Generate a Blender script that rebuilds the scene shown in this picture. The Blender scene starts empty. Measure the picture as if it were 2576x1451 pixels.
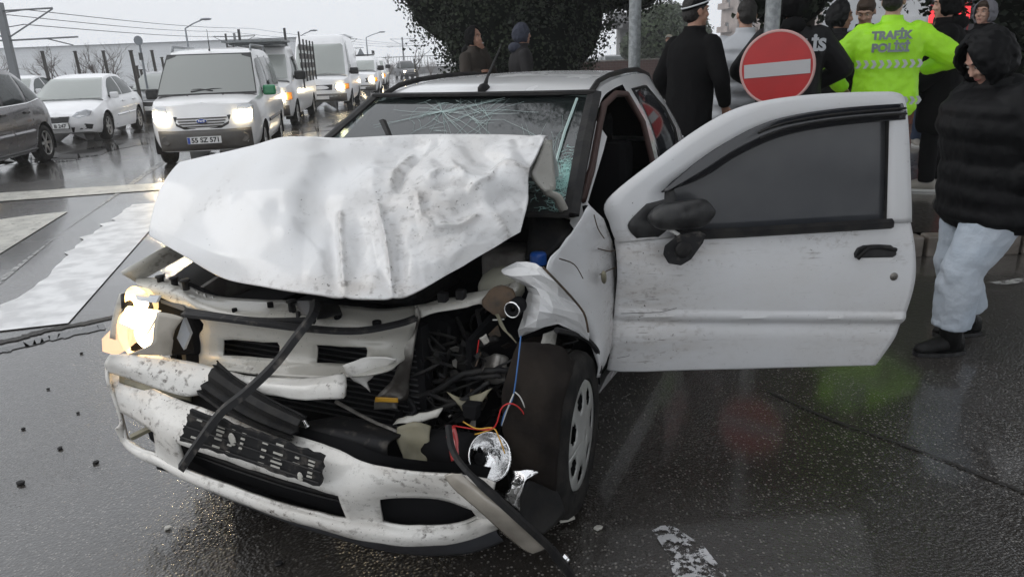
import bpy, bmesh, math, random
from mathutils import Vector, Matrix, noise
R = math.radians
sc = bpy.context.scene
col = sc.collection
# ---------------------------------------------------------------- camera
cam = bpy.data.objects.new('camera', bpy.data.cameras.new('camera')); col.objects.link(cam)
cam.data.sensor_width = 36.0; cam.data.lens = 36.0*1830/2576
cam.data.clip_start = 0.05; cam.data.clip_end = 2000
PITCH = math.atan(579/1830); ROLL = R(2.0)
cam.location = (0, 0, 1.52)
_f = Vector((0, math.cos(PITCH), -math.sin(PITCH))); _r0 = Vector((1,0,0)); _u0 = _r0.cross(_f)
_r = _r0*math.cos(ROLL) - _u0*math.sin(ROLL); _u = _u0*math.cos(ROLL) + _r0*math.sin(ROLL)
cam.rotation_euler = Matrix((_r, _u, -_f)).transposed().to_euler()
sc.camera = cam
# ---------------------------------------------------------------- world: overcast late afternoon
w = bpy.data.worlds.new('World'); sc.world = w; w.use_nodes = True
nt = w.node_tree; N = nt.nodes; bg = N['Background']
sky = N.new('ShaderNodeTexSky'); sky.sky_type = 'NISHITA'; sky.sun_disc = False
sky.sun_elevation = R(35); sky.sun_rotation = R(-110); sky.dust_density = 5; sky.air_density = 1.5
hs = N.new('ShaderNodeHueSaturation'); hs.inputs['Saturation'].default_value = .25
nt.links.new(sky.outputs[0], hs.inputs['Color'])
mx = N.new('ShaderNodeMix'); mx.data_type = 'RGBA'; mx.inputs[0].default_value = .86
nt.links.new(hs.outputs[0], mx.inputs[6]); mx.inputs[7].default_value = (11.6, 12.0, 12.6, 1)
nt.links.new(mx.outputs[2], bg.inputs[0]); bg.inputs[1].default_value = .10
sun = bpy.data.objects.new('sun', bpy.data.lights.new('sun', 'SUN')); col.objects.link(sun)
sun.data.energy = .6; sun.data.angle = R(40); sun.data.color = (1, .97, .93)
sun.rotation_euler = Vector((math.cos(R(35))*-.94, math.cos(R(35))*.1, math.sin(R(35)))).to_track_quat('Z', 'Y').to_euler()
sc.view_settings.view_transform = 'Standard'; sc.view_settings.look = 'None'
sc.view_settings.exposure = 0.0; sc.view_settings.gamma = 1.0
sc.render.engine = 'CYCLES'
sc.cycles.max_bounces = 8; sc.cycles.transparent_max_bounces = 16

# ---------------------------------------------------------------- materials
MATS = {}
def lin(c): return tuple(c) + (1,)
def mat(name, c, rough=.5, metal=0, coat=0, spec=.5, c2=None, nscale=8, nlo=.4, nhi=.6, detail=4,
        bump=0, bscale=30, emis=None, estr=0, alpha=1, ior=1.5, rough2=None, stretch=None, trans=0):
    if name in MATS: return MATS[name]
    m = bpy.data.materials.new(name); m.use_nodes = True; t = m.node_tree; b = t.nodes['Principled BSDF']
    b.inputs['Base Color'].default_value = lin(c); b.inputs['Roughness'].default_value = rough
    b.inputs['Metallic'].default_value = metal; b.inputs['Coat Weight'].default_value = coat
    b.inputs['Coat Roughness'].default_value = .06
    b.inputs['Specular IOR Level'].default_value = spec; b.inputs['IOR'].default_value = ior
    b.inputs['Alpha'].default_value = alpha; b.inputs['Transmission Weight'].default_value = trans
    if emis: b.inputs['Emission Color'].default_value = lin(emis); b.inputs['Emission Strength'].default_value = estr
    if c2 is not None or bump or rough2 is not None:
        tc = t.nodes.new('ShaderNodeTexCoord'); mp = t.nodes.new('ShaderNodeMapping')
        t.links.new(tc.outputs['Object'], mp.inputs[0])
        if stretch: mp.inputs['Scale'].default_value = stretch
    if c2 is not None or rough2 is not None:
        n = t.nodes.new('ShaderNodeTexNoise'); n.inputs['Scale'].default_value = nscale; n.inputs['Detail'].default_value = detail
        r = t.nodes.new('ShaderNodeValToRGB'); r.color_ramp.elements[0].position = nlo; r.color_ramp.elements[1].position = nhi
        t.links.new(mp.outputs[0], n.inputs[0]); t.links.new(n.outputs[0], r.inputs[0])
        if c2 is not None:
            x = t.nodes.new('ShaderNodeMix'); x.data_type = 'RGBA'; x.inputs[6].default_value = lin(c); x.inputs[7].default_value = lin(c2)
            t.links.new(r.outputs[0], x.inputs[0]); t.links.new(x.outputs[2], b.inputs['Base Color'])
        if rough2 is not None:
            y = t.nodes.new('ShaderNodeMapRange'); y.inputs[3].default_value = rough; y.inputs[4].default_value = rough2
            t.links.new(r.outputs[0], y.inputs[0]); t.links.new(y.outputs[0], b.inputs['Roughness'])
    if bump:
        n2 = t.nodes.new('ShaderNodeTexNoise'); n2.inputs['Scale'].default_value = bscale; n2.inputs['Detail'].default_value = 3
        bp = t.nodes.new('ShaderNodeBump'); bp.inputs['Strength'].default_value = bump; bp.inputs['Distance'].default_value = .01
        t.links.new(mp.outputs[0], n2.inputs[0]); t.links.new(n2.outputs[0], bp.inputs['Height']); t.links.new(bp.outputs[0], b.inputs['Normal'])
    MATS[name] = m; return m

def dirty_paint(name, base=(.78,.78,.78), amount=.5, mud=(.06,.045,.032), specks=True, rough=.32, scr=False):
    """white paint with mud film, dark specks and (optionally) drawn-out scrape streaks"""
    m = bpy.data.materials.new(name); m.use_nodes = True; t = m.node_tree; b = t.nodes['Principled BSDF']
    L = t.links.new; nn = t.nodes.new
    tc = nn('ShaderNodeTexCoord')
    def noisemask(scale, lo, hi, detail=5, sc3=(1,1,1), rough_=.6):
        mp = nn('ShaderNodeMapping'); mp.inputs['Scale'].default_value = sc3; L(tc.outputs['Object'], mp.inputs[0])
        n = nn('ShaderNodeTexNoise'); n.inputs['Scale'].default_value = scale; n.inputs['Detail'].default_value = detail; n.inputs['Roughness'].default_value = rough_
        r = nn('ShaderNodeValToRGB'); r.color_ramp.elements[0].position = lo; r.color_ramp.elements[1].position = hi
        L(mp.outputs[0], n.inputs[0]); L(n.outputs[0], r.inputs[0]); return r.outputs[0]
    def mixc(f, a, c2):
        x = nn('ShaderNodeMix'); x.data_type = 'RGBA'
        if isinstance(f, float): x.inputs[0].default_value = f
        else: L(f, x.inputs[0])
        if isinstance(a, tuple): x.inputs[6].default_value = lin(a)
        else: L(a, x.inputs[6])
        x.inputs[7].default_value = lin(c2); return x.outputs[2]
    def mul(a, k):
        q = nn('ShaderNodeMath'); q.operation = 'MULTIPLY'; L(a, q.inputs[0])
        if isinstance(k, float): q.inputs[1].default_value = k
        else: L(k, q.inputs[1])
        return q.outputs[0]
    at_ = nn('ShaderNodeAttribute'); at_.attribute_name = 'dirt'  # on the bonnet this attribute also carries painted shading
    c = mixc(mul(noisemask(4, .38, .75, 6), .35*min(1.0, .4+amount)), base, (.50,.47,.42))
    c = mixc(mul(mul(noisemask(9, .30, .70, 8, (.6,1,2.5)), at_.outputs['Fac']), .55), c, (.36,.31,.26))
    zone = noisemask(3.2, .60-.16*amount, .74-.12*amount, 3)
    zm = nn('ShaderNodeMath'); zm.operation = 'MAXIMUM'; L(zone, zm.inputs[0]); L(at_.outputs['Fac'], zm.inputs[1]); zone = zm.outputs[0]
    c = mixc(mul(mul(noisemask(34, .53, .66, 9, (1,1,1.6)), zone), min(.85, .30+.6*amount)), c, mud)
    if specks:
        c = mixc(noisemask(120, .755-.05*amount, .775-.05*amount, 2), c, (.035,.03,.025))
        c = mixc(mul(noisemask(60, .68-.03*amount, .72-.03*amount, 3), zone), c, (.05,.04,.03))
    if scr:
        c = mixc(mul(noisemask(26, .60, .70, 6, (.35,2,3.5)), zone), c, (.12,.10,.085))
    L(c, b.inputs['Base Color']); b.inputs['Roughness'].default_value = rough
    b.inputs['Coat Weight'].default_value = .6; b.inputs['Coat Roughness'].default_value = .08
    rr = nn('ShaderNodeMapRange'); rr.inputs[3].default_value = rough; rr.inputs[4].default_value = .75
    L(zone, rr.inputs[0]); L(rr.outputs[0], b.inputs['Roughness'])
    n2 = nn('ShaderNodeTexNoise'); n2.inputs['Scale'].default_value = 55; n2.inputs['Detail'].default_value = 4
    bp = nn('ShaderNodeBump'); bp.inputs['Strength'].default_value = .10*amount; bp.inputs['Distance'].default_value = .01
    L(tc.outputs['Object'], n2.inputs[0]); L(n2.outputs[0], bp.inputs['Height']); L(bp.outputs[0], b.inputs['Normal'])
    MATS[name] = m; return m

def glass(name, tint, rough=.03, transp=.3, tcol=(.5,.6,.6)):
    """dark tinted sheet glass: reflecting coat over a partly see-through tint"""
    m = bpy.data.materials.new(name); m.use_nodes = True; t = m.node_tree; b = t.nodes['Principled BSDF']
    b.inputs['Base Color'].default_value = lin(tint); b.inputs['Roughness'].default_value = rough
    b.inputs['Specular IOR Level'].default_value = .6
    tr = t.nodes.new('ShaderNodeBsdfTransparent'); tr.inputs[0].default_value = lin(tcol)
    fr = t.nodes.new('ShaderNodeFresnel'); fr.inputs[0].default_value = 1.5
    mr = t.nodes.new('ShaderNodeMapRange'); mr.inputs[3].default_value = transp; mr.inputs[4].default_value = 0
    ms = t.nodes.new('ShaderNodeMixShader')
    t.links.new(fr.outputs[0], mr.inputs[0]); t.links.new(mr.outputs[0], ms.inputs[0])
    t.links.new(b.outputs[0], ms.inputs[1]); t.links.new(tr.outputs[0], ms.inputs[2])
    t.links.new(ms.outputs[0], t.nodes['Material Output'].inputs[0])
    MATS[name] = m; return m

# ---------------------------------------------------------------- mesh helpers
def V(*a): return Vector(a)
def catmull(pts, n):
    """points -> n samples of a Catmull-Rom curve (any dimension)"""
    m = len(pts)-1; out = []
    for k in range(n):
        t = k/(n-1)*m; i = min(int(t), m-1); u = t-i
        p0 = pts[max(i-1,0)]; p1 = pts[i]; p2 = pts[i+1]; p3 = pts[min(i+2,m)]
        out.append(tuple(.5*((2*b)+(-a+c)*u+(2*a-5*b+4*c-d)*u*u+(-a+3*b-3*c+d)*u**3) for a,b,c,d in zip(p0,p1,p2,p3)))
    return out
def lerp(a, b, t): return a+(b-a)*t
def interp(xs, ys, x):
    if xs[0] > xs[-1]: xs = xs[::-1]; ys = ys[::-1]
    if x <= xs[0]: return ys[0]
    for i in range(len(xs)-1):
        if x <= xs[i+1]:
            t = (x-xs[i])/(xs[i+1]-xs[i]); return ys[i]+(ys[i+1]-ys[i])*t
    return ys[-1]
class MB:
    def __init__(s): s.v = []; s.f = []
    def add(s, vs, fs):
        o = len(s.v); s.v += [tuple(p) for p in vs]; s.f += [tuple(o+i for i in f) for f in fs]; return s
    def box(s, c, d, m=None):
        x,y,z = d[0]/2, d[1]/2, d[2]/2
        vs = [V(a*x,b*y,e*z) for a in (-1,1) for b in (-1,1) for e in (-1,1)]
        if m is not None: vs = [m @ p for p in vs]
        vs = [p+V(*c) for p in vs]
        return s.add(vs, [(0,1,3,2),(4,6,7,5),(0,4,5,1),(2,3,7,6),(0,2,6,4),(1,5,7,3)])
    def tube(s, pts, r, n=8, caps=True, flat=1.0):
        P = [V(*p) for p in pts]; m = len(P); rs = r if isinstance(r, (list,tuple)) else [r]*m
        vs = []; ref = None
        for i in range(m):
            d = (P[min(i+1,m-1)]-P[max(i-1,0)]);
            if d.length < 1e-9: d = V(0,0,1)
            d.normalize()
            if ref is None: ref = V(0,0,1) if abs(d.z) < .9 else V(1,0,0)
            a = (ref - d*ref.dot(d))
            if a.length < 1e-6: a = d.orthogonal()
            a.normalize(); b = d.cross(a); ref = a
            for k in range(n):
                t = 2*math.pi*k/n; vs.append(P[i]+a*(math.cos(t)*rs[i]*flat)+b*(math.sin(t)*rs[i]))
        fs = [(i*n+k, i*n+(k+1)%n, (i+1)*n+(k+1)%n, (i+1)*n+k) for i in range(m-1) for k in range(n)]
        if caps: fs += [tuple(range(n))[::-1], tuple((m-1)*n+k for k in range(n))]
        return s.add(vs, fs)
    def rings(s, rings, caps=True, closed=True):
        n = len(rings[0]); vs = [p for r in rings for p in r]; m = len(rings)
        fs = [(i*n+k, i*n+(k+1)%n, (i+1)*n+(k+1)%n, (i+1)*n+k) for i in range(m-1) for k in range(n if closed else n-1)]
        if caps: fs += [tuple(range(n))[::-1], tuple((m-1)*n+k for k in range(n))]
        return s.add(vs, fs)
    def grid(s, rows):
        n = len(rows[0]); m = len(rows)
        return s.add([p for r in rows for p in r], [(i*n+k, i*n+k+1, (i+1)*n+k+1, (i+1)*n+k) for i in range(m-1) for k in range(n-1)])
    def poly(s, pts): return s.add(pts, [tuple(range(len(pts)))])
    def prism(s, pts, d):
        d = V(*d); n = len(pts); a = [V(*p) for p in pts]; b = [p+d for p in a]
        return s.add(a+b, [tuple(range(n))[::-1], tuple(range(n,2*n))]+[(i,(i+1)%n,n+(i+1)%n,n+i) for i in range(n)])
    def lathe(s, prof, c=(0,0,0), axis='Y', n=32, a0=0, a1=2*math.pi):
        """prof: (radius, offset along axis)"""
        vs = []; full = abs(a1-a0-2*math.pi) < 1e-6; k = n if full else n+1
        for j in range(k):
            t = a0+(a1-a0)*j/n
            for r,o in prof:
                p = {'Y':V(r*math.cos(t),o,r*math.sin(t)),'X':V(o,r*math.cos(t),r*math.sin(t)),'Z':V(r*math.cos(t),r*math.sin(t),o)}[axis]
                vs.append(p+V(*c))
        m = len(prof)
        fs = [(j*m+i, ((j+1)%k)*m+i, ((j+1)%k)*m+i+1, j*m+i+1) for j in range(n) for i in range(m-1)]
        return s.add(vs, fs)
    def ball(s, c, r, n=12, m=None):
        rx,ry,rz = r if isinstance(r,(tuple,list)) else (r,r,r)
        rows = []
        for i in range(n//2+1):
            a = math.pi*i/(n//2)
            row = [V(rx*math.sin(a)*math.cos(2*math.pi*k/n), ry*math.sin(a)*math.sin(2*math.pi*k/n), rz*math.cos(a)) for k in range(n)]
            if m is not None: row = [m @ p for p in row]
            rows.append([p+V(*c) for p in row])
        return s.rings(rows, caps=False)
    def build(s, name, mt, parent=None, smooth=False, bevel=0, sub=0, solid=0, remesh=0, disp=None, angle=None, weld=False, soff=-1):
        me = bpy.data.meshes.new(name); me.from_pydata(s.v, [], s.f)
        bm = bmesh.new(); bm.from_mesh(me)
        if weld: bmesh.ops.remove_doubles(bm, verts=bm.verts, dist=1e-5)
        bmesh.ops.recalc_face_normals(bm, faces=bm.faces); bm.to_mesh(me); bm.free()
        if smooth or sub or remesh:
            me.polygons.foreach_set('use_smooth', [True]*len(me.polygons))
        me.materials.append(MATS[mt] if isinstance(mt, str) else mt)
        if angle is not None:
            try: me.set_sharp_from_angle(angle=R(angle))
            except Exception: pass
        o = bpy.data.objects.new(name, me); col.objects.link(o)
        if parent is not None: o.parent = parent
        if solid:
            q = o.modifiers.new('solid','SOLIDIFY'); q.thickness = solid; q.offset = soff
        if bevel:
            q = o.modifiers.new('bevel','BEVEL'); q.width = bevel; q.segments = 2; q.limit_method = 'ANGLE'; q.angle_limit = R(40)
        if sub:
            q = o.modifiers.new('sub','SUBSURF'); q.levels = sub; q.render_levels = sub
        if remesh:
            q = o.modifiers.new('remesh','REMESH'); q.mode = 'VOXEL'; q.voxel_size = remesh; q.use_smooth_shade = True
        if disp:
            tx = bpy.data.textures.new(name,'CLOUDS'); tx.noise_scale = disp[1]; tx.noise_depth = 2
            q = o.modifiers.new('wrinkle','DISPLACE'); q.texture = tx; q.strength = disp[0]; q.mid_level = .5; q.texture_coords = 'LOCAL'
        return o
def set_dirt(o, vals):
    a = o.data.attributes.new('dirt','FLOAT','POINT'); a.data.foreach_set('value', vals)
def empty(name, loc=(0,0,0), rz=0):
    o = bpy.data.objects.new(name, None); col.objects.link(o); o.location = loc; o.rotation_euler = (0,0,rz)
    o.empty_display_size = .1; return o
def tag(o, label, cat, group=None):
    o['label'] = label; o['category'] = cat
    if group: o['group'] = group
    return o
def struct(o): o['kind'] = 'structure'; return o
def stuff(o): o['kind'] = 'stuff'; return o
_txt = {}
def text_mesh(s, size, depth=.002, bold=0.0):
    k = (s,size,depth,bold)
    if k not in _txt:
        cu = bpy.data.curves.new('text','FONT'); cu.body = s; cu.size = size; cu.extrude = depth; cu.align_x = 'CENTER'; cu.align_y = 'CENTER'; cu.offset = bold; cu.resolution_u = 4
        o = bpy.data.objects.new('text', cu); col.objects.link(o)
        dg = bpy.context.evaluated_depsgraph_get(); me = bpy.data.meshes.new_from_object(o.evaluated_get(dg))
        bpy.data.objects.remove(o); _txt[k] = me
    return _txt[k]
def text(name, s, size, mt, mtx, parent=None, depth=.002, bold=0.0, warp=None):
    me = text_mesh(s, size, depth, bold).copy()
    if warp:
        for v in me.vertices: v.co = warp(v.co)
    me.materials.clear(); me.materials.append(MATS[mt])
    o = bpy.data.objects.new(name, me); col.objects.link(o); o.parent = parent; o.matrix_local = mtx; return o
def frame(origin, xdir, ydir):
    x = V(*xdir).normalized(); z = x.cross(V(*ydir)).normalized(); y = z.cross(x)
    return Matrix.Translation(V(*origin)) @ Matrix((x,y,z)).transposed().to_4x4()
def copy_tree(o, parent=None):
    c = o.copy(); col.objects.link(c); c.parent = parent
    for ch in list(o.children): copy_tree(ch, c)
    return c
# shared materials
mat('tyre', (.012,.012,.012), .85, spec=.15, bump=.3, bscale=60, c2=(.03,.028,.026), nscale=12)
mat('rim', (.45,.45,.44), .3, .85, c2=(.3,.29,.28), nscale=6)
mat('blacktrim', (.014,.014,.015), .40, spec=.35, c2=(.035,.035,.035), nscale=20)
mat('blackmatte', (.010,.010,.011), .9, spec=.1)
mat('darkgrey', (.06,.06,.062), .55)
mat('grille', (.02,.02,.02), .5)
mat('chrome', (.75,.75,.75), .12, 1)
mat('platewhite', (.75,.75,.74), .4)
mat('plateblue', (.03,.08,.4), .4)
mat('ink', (.015,.015,.015), .5)
mat('steel_galv', (.32,.34,.35), .5, .6, c2=(.22,.235,.24), nscale=30, bump=.05, bscale=80)
mat('headlamp_on', (1,.9,.7), .3, emis=(1,.83,.52), estr=34)
mat('headlamp_halo', (1,.85,.6), .4, emis=(1,.78,.45), estr=3.0)
mat('lamp_clear', (.55,.57,.6), .08, .3, coat=1)
mat('amber', (.7,.25,.02), .2, coat=1)
mat('red_on', (.5,.01,.01), .3, emis=(1,.06,.04), estr=6)
glass('carglass', (.05,.06,.06), .05, .45, (.6,.68,.66))
glass('vanglass', (.46,.48,.46), .06, .35, (.8,.85,.82))  # pale base colour stands in for sky reflected in the screens
# ================================================================ SETTING
def asphalt(name, base=(.036,.032,.028), stone=(.30,.285,.26), wet=1.0, sscale=95, tint=(.024,.021,.018)):
    m = bpy.data.materials.new(name); m.use_nodes = True; t = m.node_tree; b = t.nodes['Principled BSDF']; L = t.links.new; nn = t.nodes.new
    tc = nn('ShaderNodeTexCoord')
    def noise_(scale, lo, hi, det=3, rot=None):
        n = nn('ShaderNodeTexNoise'); n.inputs['Scale'].default_value = scale; n.inputs['Detail'].default_value = det
        L(tc.outputs['Object'], n.inputs[0]); r = nn('ShaderNodeMapRange'); r.inputs[1].default_value = lo; r.inputs[2].default_value = hi
        L(n.outputs[0], r.inputs[0]); return r.outputs[0]
    def math_(op, a, c):
        q = nn('ShaderNodeMath'); q.operation = op
        for i,x in enumerate((a,c)):
            if isinstance(x,(int,float)): q.inputs[i].default_value = x
            else: L(x, q.inputs[i])
        return q.outputs[0]
    vo = nn('ShaderNodeTexVoronoi'); vo.inputs['Scale'].default_value = sscale; L(tc.outputs['Object'], vo.inputs[0])
    sp = nn('ShaderNodeSeparateColor'); L(vo.outputs['Color'], sp.inputs[0])
    pick = nn('ShaderNodeMapRange'); pick.inputs[1].default_value = .62; pick.inputs[2].default_value = .95; L(sp.outputs[0], pick.inputs[0])
    shape = nn('ShaderNodeMapRange'); shape.inputs[1].default_value = .48; shape.inputs[2].default_value = .30; L(vo.outputs['Distance'], shape.inputs[0])
    mask = math_('MULTIPLY', math_('MULTIPLY', pick.outputs[0], shape.outputs[0]), noise_(.9, .3, .65))
    x1 = nn('ShaderNodeMix'); x1.data_type = 'RGBA'; x1.inputs[6].default_value = lin(base); x1.inputs[7].default_value = lin(tint); L(noise_(.55,.35,.65,4), x1.inputs[0])
    x2 = nn('ShaderNodeMix'); x2.data_type = 'RGBA'; L(mask, x2.inputs[0]); L(x1.outputs[2], x2.inputs[6]); x2.inputs[7].default_value = lin(stone)
    L(x2.outputs[2], b.inputs['Base Color'])
    pud = noise_(.42, .44, .60, 4)
    rr = nn('ShaderNodeMapRange'); rr.inputs[3].default_value = .30; rr.inputs[4].default_value = .10; L(pud, rr.inputs[0]); L(rr.outputs[0], b.inputs['Roughness'])
    b.inputs['IOR'].default_value = 1.5; b.inputs['Specular IOR Level'].default_value = .8
    b.inputs['Coat Weight'].default_value = .8*wet; b.inputs['Coat Roughness'].default_value = .10; b.inputs['Coat IOR'].default_value = 1.5
    bp = nn('ShaderNodeBump'); bp.inputs['Distance'].default_value = .006
    dd = math_('ADD', math_('MULTIPLY', vo.outputs['Distance'], -.8), noise_(24,0,1,3))
    L(dd, bp.inputs['Height']); st = nn('ShaderNodeMapRange'); st.inputs[3].default_value = .75; st.inputs[4].default_value = .30; L(pud, st.inputs[0]); L(st.outputs[0], bp.inputs['Strength'])
    L(bp.outputs[0], b.inputs['Normal'])
    MATS[name] = m; return m
asphalt('asphalt'); asphalt('plaza_stone', (.050,.044,.038), (.10,.09,.08), sscale=40, tint=(.036,.031,.027))
def road_paint(name, c, lo, hi, scale=14):
    m = mat(name, c, .35, c2=tuple(k*.72 for k in c), nscale=5, spec=.6, bump=.2, bscale=70)
    t = m.node_tree; b = t.nodes['Principled BSDF']; tc = t.nodes.new('ShaderNodeTexCoord')
    n = t.nodes.new('ShaderNodeTexNoise'); n.inputs['Scale'].default_value = scale; n.inputs['Detail'].default_value = 8; n.inputs['Roughness'].default_value = .75
    r = t.nodes.new('ShaderNodeMapRange'); r.inputs[1].default_value = lo; r.inputs[2].default_value = hi
    t.links.new(tc.outputs['Object'], n.inputs[0]); t.links.new(n.outputs[0], r.inputs[0]); t.links.new(r.outputs[0], b.inputs['Alpha']); return m
road_paint('paint_white', (.80,.80,.80), .26, .32); road_paint('paint_worn', (.52,.51,.46), .34, .42); road_paint('paint_faint', (.40,.40,.39), .40, .56); road_paint('paint_flecks', (.55,.55,.56), .505, .525, 26)
mat('kerbstone', (.17,.15,.13), .35, c2=(.10,.085,.07), nscale=7, bump=.3, bscale=40, spec=.6)
mat('puddle', (.03,.03,.03), .04, spec=.7); mat('crackdark', (.018,.016,.014), .6, bump=.6, bscale=60)

def sheet(name, pts, z, mt): return MB().poly([(p[0],p[1],z) for p in pts]).build(name, mt)
struct(sheet('road', [(-500,-60),(500,-60),(500,900),(-500,900)], 0, 'asphalt'))
# raised plaza on the right of the road with its kerb
KL = [(7.0,-30),(7.0,-12),(6.9,-4),(6.6,1.5),(5.9,3.9),(4.5,5.25),(3.1,5.3),(2.0,5.3),(1.4,5.75),(.95,7.2),(.45,9.6),(-.5,13.2),(-1.7,18.5),(-2.9,27),(-4.3,42),(-6.2,70),(-8,110)]
plaza = MB()
top = [(x+.12,y+.09,.15) for x,y in KL]
plaza.add(top+[(120,110,.15),(120,-30,.15),(7.1,-30,.15)], [tuple(range(len(top)+3))])
plaza = struct(plaza.build('pavement', 'plaza_stone'))
kerb = struct(MB().tube([(x+.1,y+.07,.02) for x,y in KL], .05, 4).build('kerb', 'kerbstone'))
ks = MB().box((0,0,.075), (.58,.14,.162)); ks0 = None
d_acc = 0
for i in range(len(KL)-1):
    a, b2 = V(*KL[i],0), V(*KL[i+1],0); d = b2-a; n = max(1, int(d.length/.6)); ang = math.atan2(d.y, d.x)
    if i > 12: n = 0
    for k in range(n):
        p = a+d*((k+.5)/n)
        if ks0 is None: ks0 = ks.build('kerb_stone', 'kerbstone', kerb, bevel=.015); o = ks0
        else: o = ks0.copy(); col.objects.link(o)
        o.location = (p.x, p.y, random.uniform(-.006,.004)); o.rotation_euler = (0,0,ang); o.scale = (d.length/n/.6,1,1)
far = MB()
for i in range(13, len(KL)-1): far.tube([KL[i]+(.07,), KL[i+1]+(.07,)], .1, 4)
struct(far.build('kerb', 'kerbstone'))
# crossing stripes, stop line and lane line
random.seed(4)
def ragged(pts, amp, step=.12):
    out = []
    for i,(p,q,rg) in enumerate(pts):
        a, b2 = V(*p), V(*q); n = max(2, int((b2-a).length/step)) if rg else 1; nrm = V(-(b2-a).y, (b2-a).x).normalized()
        for k in range(n): out.append(a.lerp(b2, k/n)+nrm*((random.uniform(-1,1)*amp*(2.2 if random.random() < .25 else .5)) if (rg and k) else 0))
    return [(p.x,p.y) for p in out]
def marking(pts, z, mt, amp=.0, rag=()):
    n = len(pts); q = [(pts[i], pts[(i+1)%n], i in rag) for i in range(n)]
    return struct(sheet('road_marking', ragged(q, amp), z, mt))
marking([(-7.068,7.489),(-5.803,7.822),(-5.462,8.119),(-5.084,8.321),(-4.564,6.34),(-4.336,4.893)], .008, 'paint_worn', .03, (4,))
marking([(-4.495,8.619),(-4.033,8.735),(-3.51,6.852),(-2.833,4.38),(-3.263,4.26),(-3.447,4.57),(-3.627,5.487),(-4.006,6.55)], .008, 'paint_white', .035, (5,6,7))
marking([(-8.118,9.384),(-6.895,9.868),(-4.766,10.305),(-3.372,10.722),(-3.199,10.139),(-4.5,9.695),(-6.442,9.182),(-7.676,8.843)], .009, 'paint_worn', .01)
marking([(-5.992,13.078),(-6.152,13.12),(-4.032,5.536),(-3.911,5.353),(-4.471,7.096)], .005, 'paint_faint', .01)
marking([(0.439,2.068),(0.511,2.092),(0.588,1.977),(0.624,1.799),(0.456,1.79)], .005, 'paint_flecks', .02, (0,1,2,4))
for k in range(4):
    o = (.0,.155,.31,.465)[k]; a = (3.149,4.557); 
    marking([(a[0]+o*.9,a[1]-o*.75),(a[0]+o*.9+1.6,a[1]-o*.75+.42),(a[0]+o*.9+1.63,a[1]-o*.75+.34),(a[0]+o*.9+.03,a[1]-o*.75-.07)], .007, 'paint_faint', .01, (0,2))
for (p,q,z) in [((-5.2,11.5),(-9.5,40),.005),((-9.2,13),(-14,42),.005)]:
    d = V(q[0]-p[0], q[1]-p[1])
    for k in range(5):
        a = V(*p)+d*(k/5); b2 = a+d*.09
        struct(sheet('road_marking', [(a.x-.06,a.y),(a.x+.06,a.y),(b2.x+.06,b2.y),(b2.x-.06,b2.y)], z, 'paint_faint'))
# broken asphalt edge with standing water on the left, and a repair seam on the right
def strip(name, pts, wd, z, mt, seed=1, amp=.012, hgt=0):
    rnd = random.Random(seed); c = catmull(pts, len(pts)*9); l = []; r = []
    for i,p in enumerate(c):
        q = V(*c[min(i+1,len(c)-1)])-V(*c[max(i-1,0)]); nrm = V(-q.y,q.x).normalized()
        l.append((p[0]+nrm.x*(wd/2+rnd.uniform(-amp,amp)), p[1]+nrm.y*(wd/2+rnd.uniform(-amp,amp)), z+hgt+rnd.uniform(0,hgt)))
        r.append((p[0]-nrm.x*(wd/2+rnd.uniform(-amp,amp)), p[1]-nrm.y*(wd/2+rnd.uniform(-amp,amp)), z))
    return struct(MB().grid([l,r]).build(name, mt))
strip('road_crack', [(-3.516,3.863),(-3.072,4.083),(-2.896,4.266),(-2.647,4.428),(-2.336,4.678)], .07, .006, 'crackdark', 3, .02)
strip('puddle', [(-3.012,3.888),(-2.895,4.029),(-2.737,4.162),(-2.564,4.303)], .10, .005, 'puddle', 5, .03)
strip('road_crack', [(1.172,3.074),(1.354,2.769),(1.561,2.523),(1.794,2.182)], .016, .005, 'crackdark', 7, .006)
strip('puddle', [(-6.337,7.205),(-9.401,13.021),(-9.16,13.743),(-8.399,13.71),(-8.353,16.492)], .9, .005, 'puddle', 9, .15)
strip('puddle', [(-5.157,36.059),(-4.24,21.343),(-4.323,17.798)], .8, .005, 'puddle', 10, .12)
strip('puddle', [(3.2,16),(2.9,13),(2.6,11.2),(3.0,9.6)], 1.0, .155, 'puddle', 12, .14)

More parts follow.
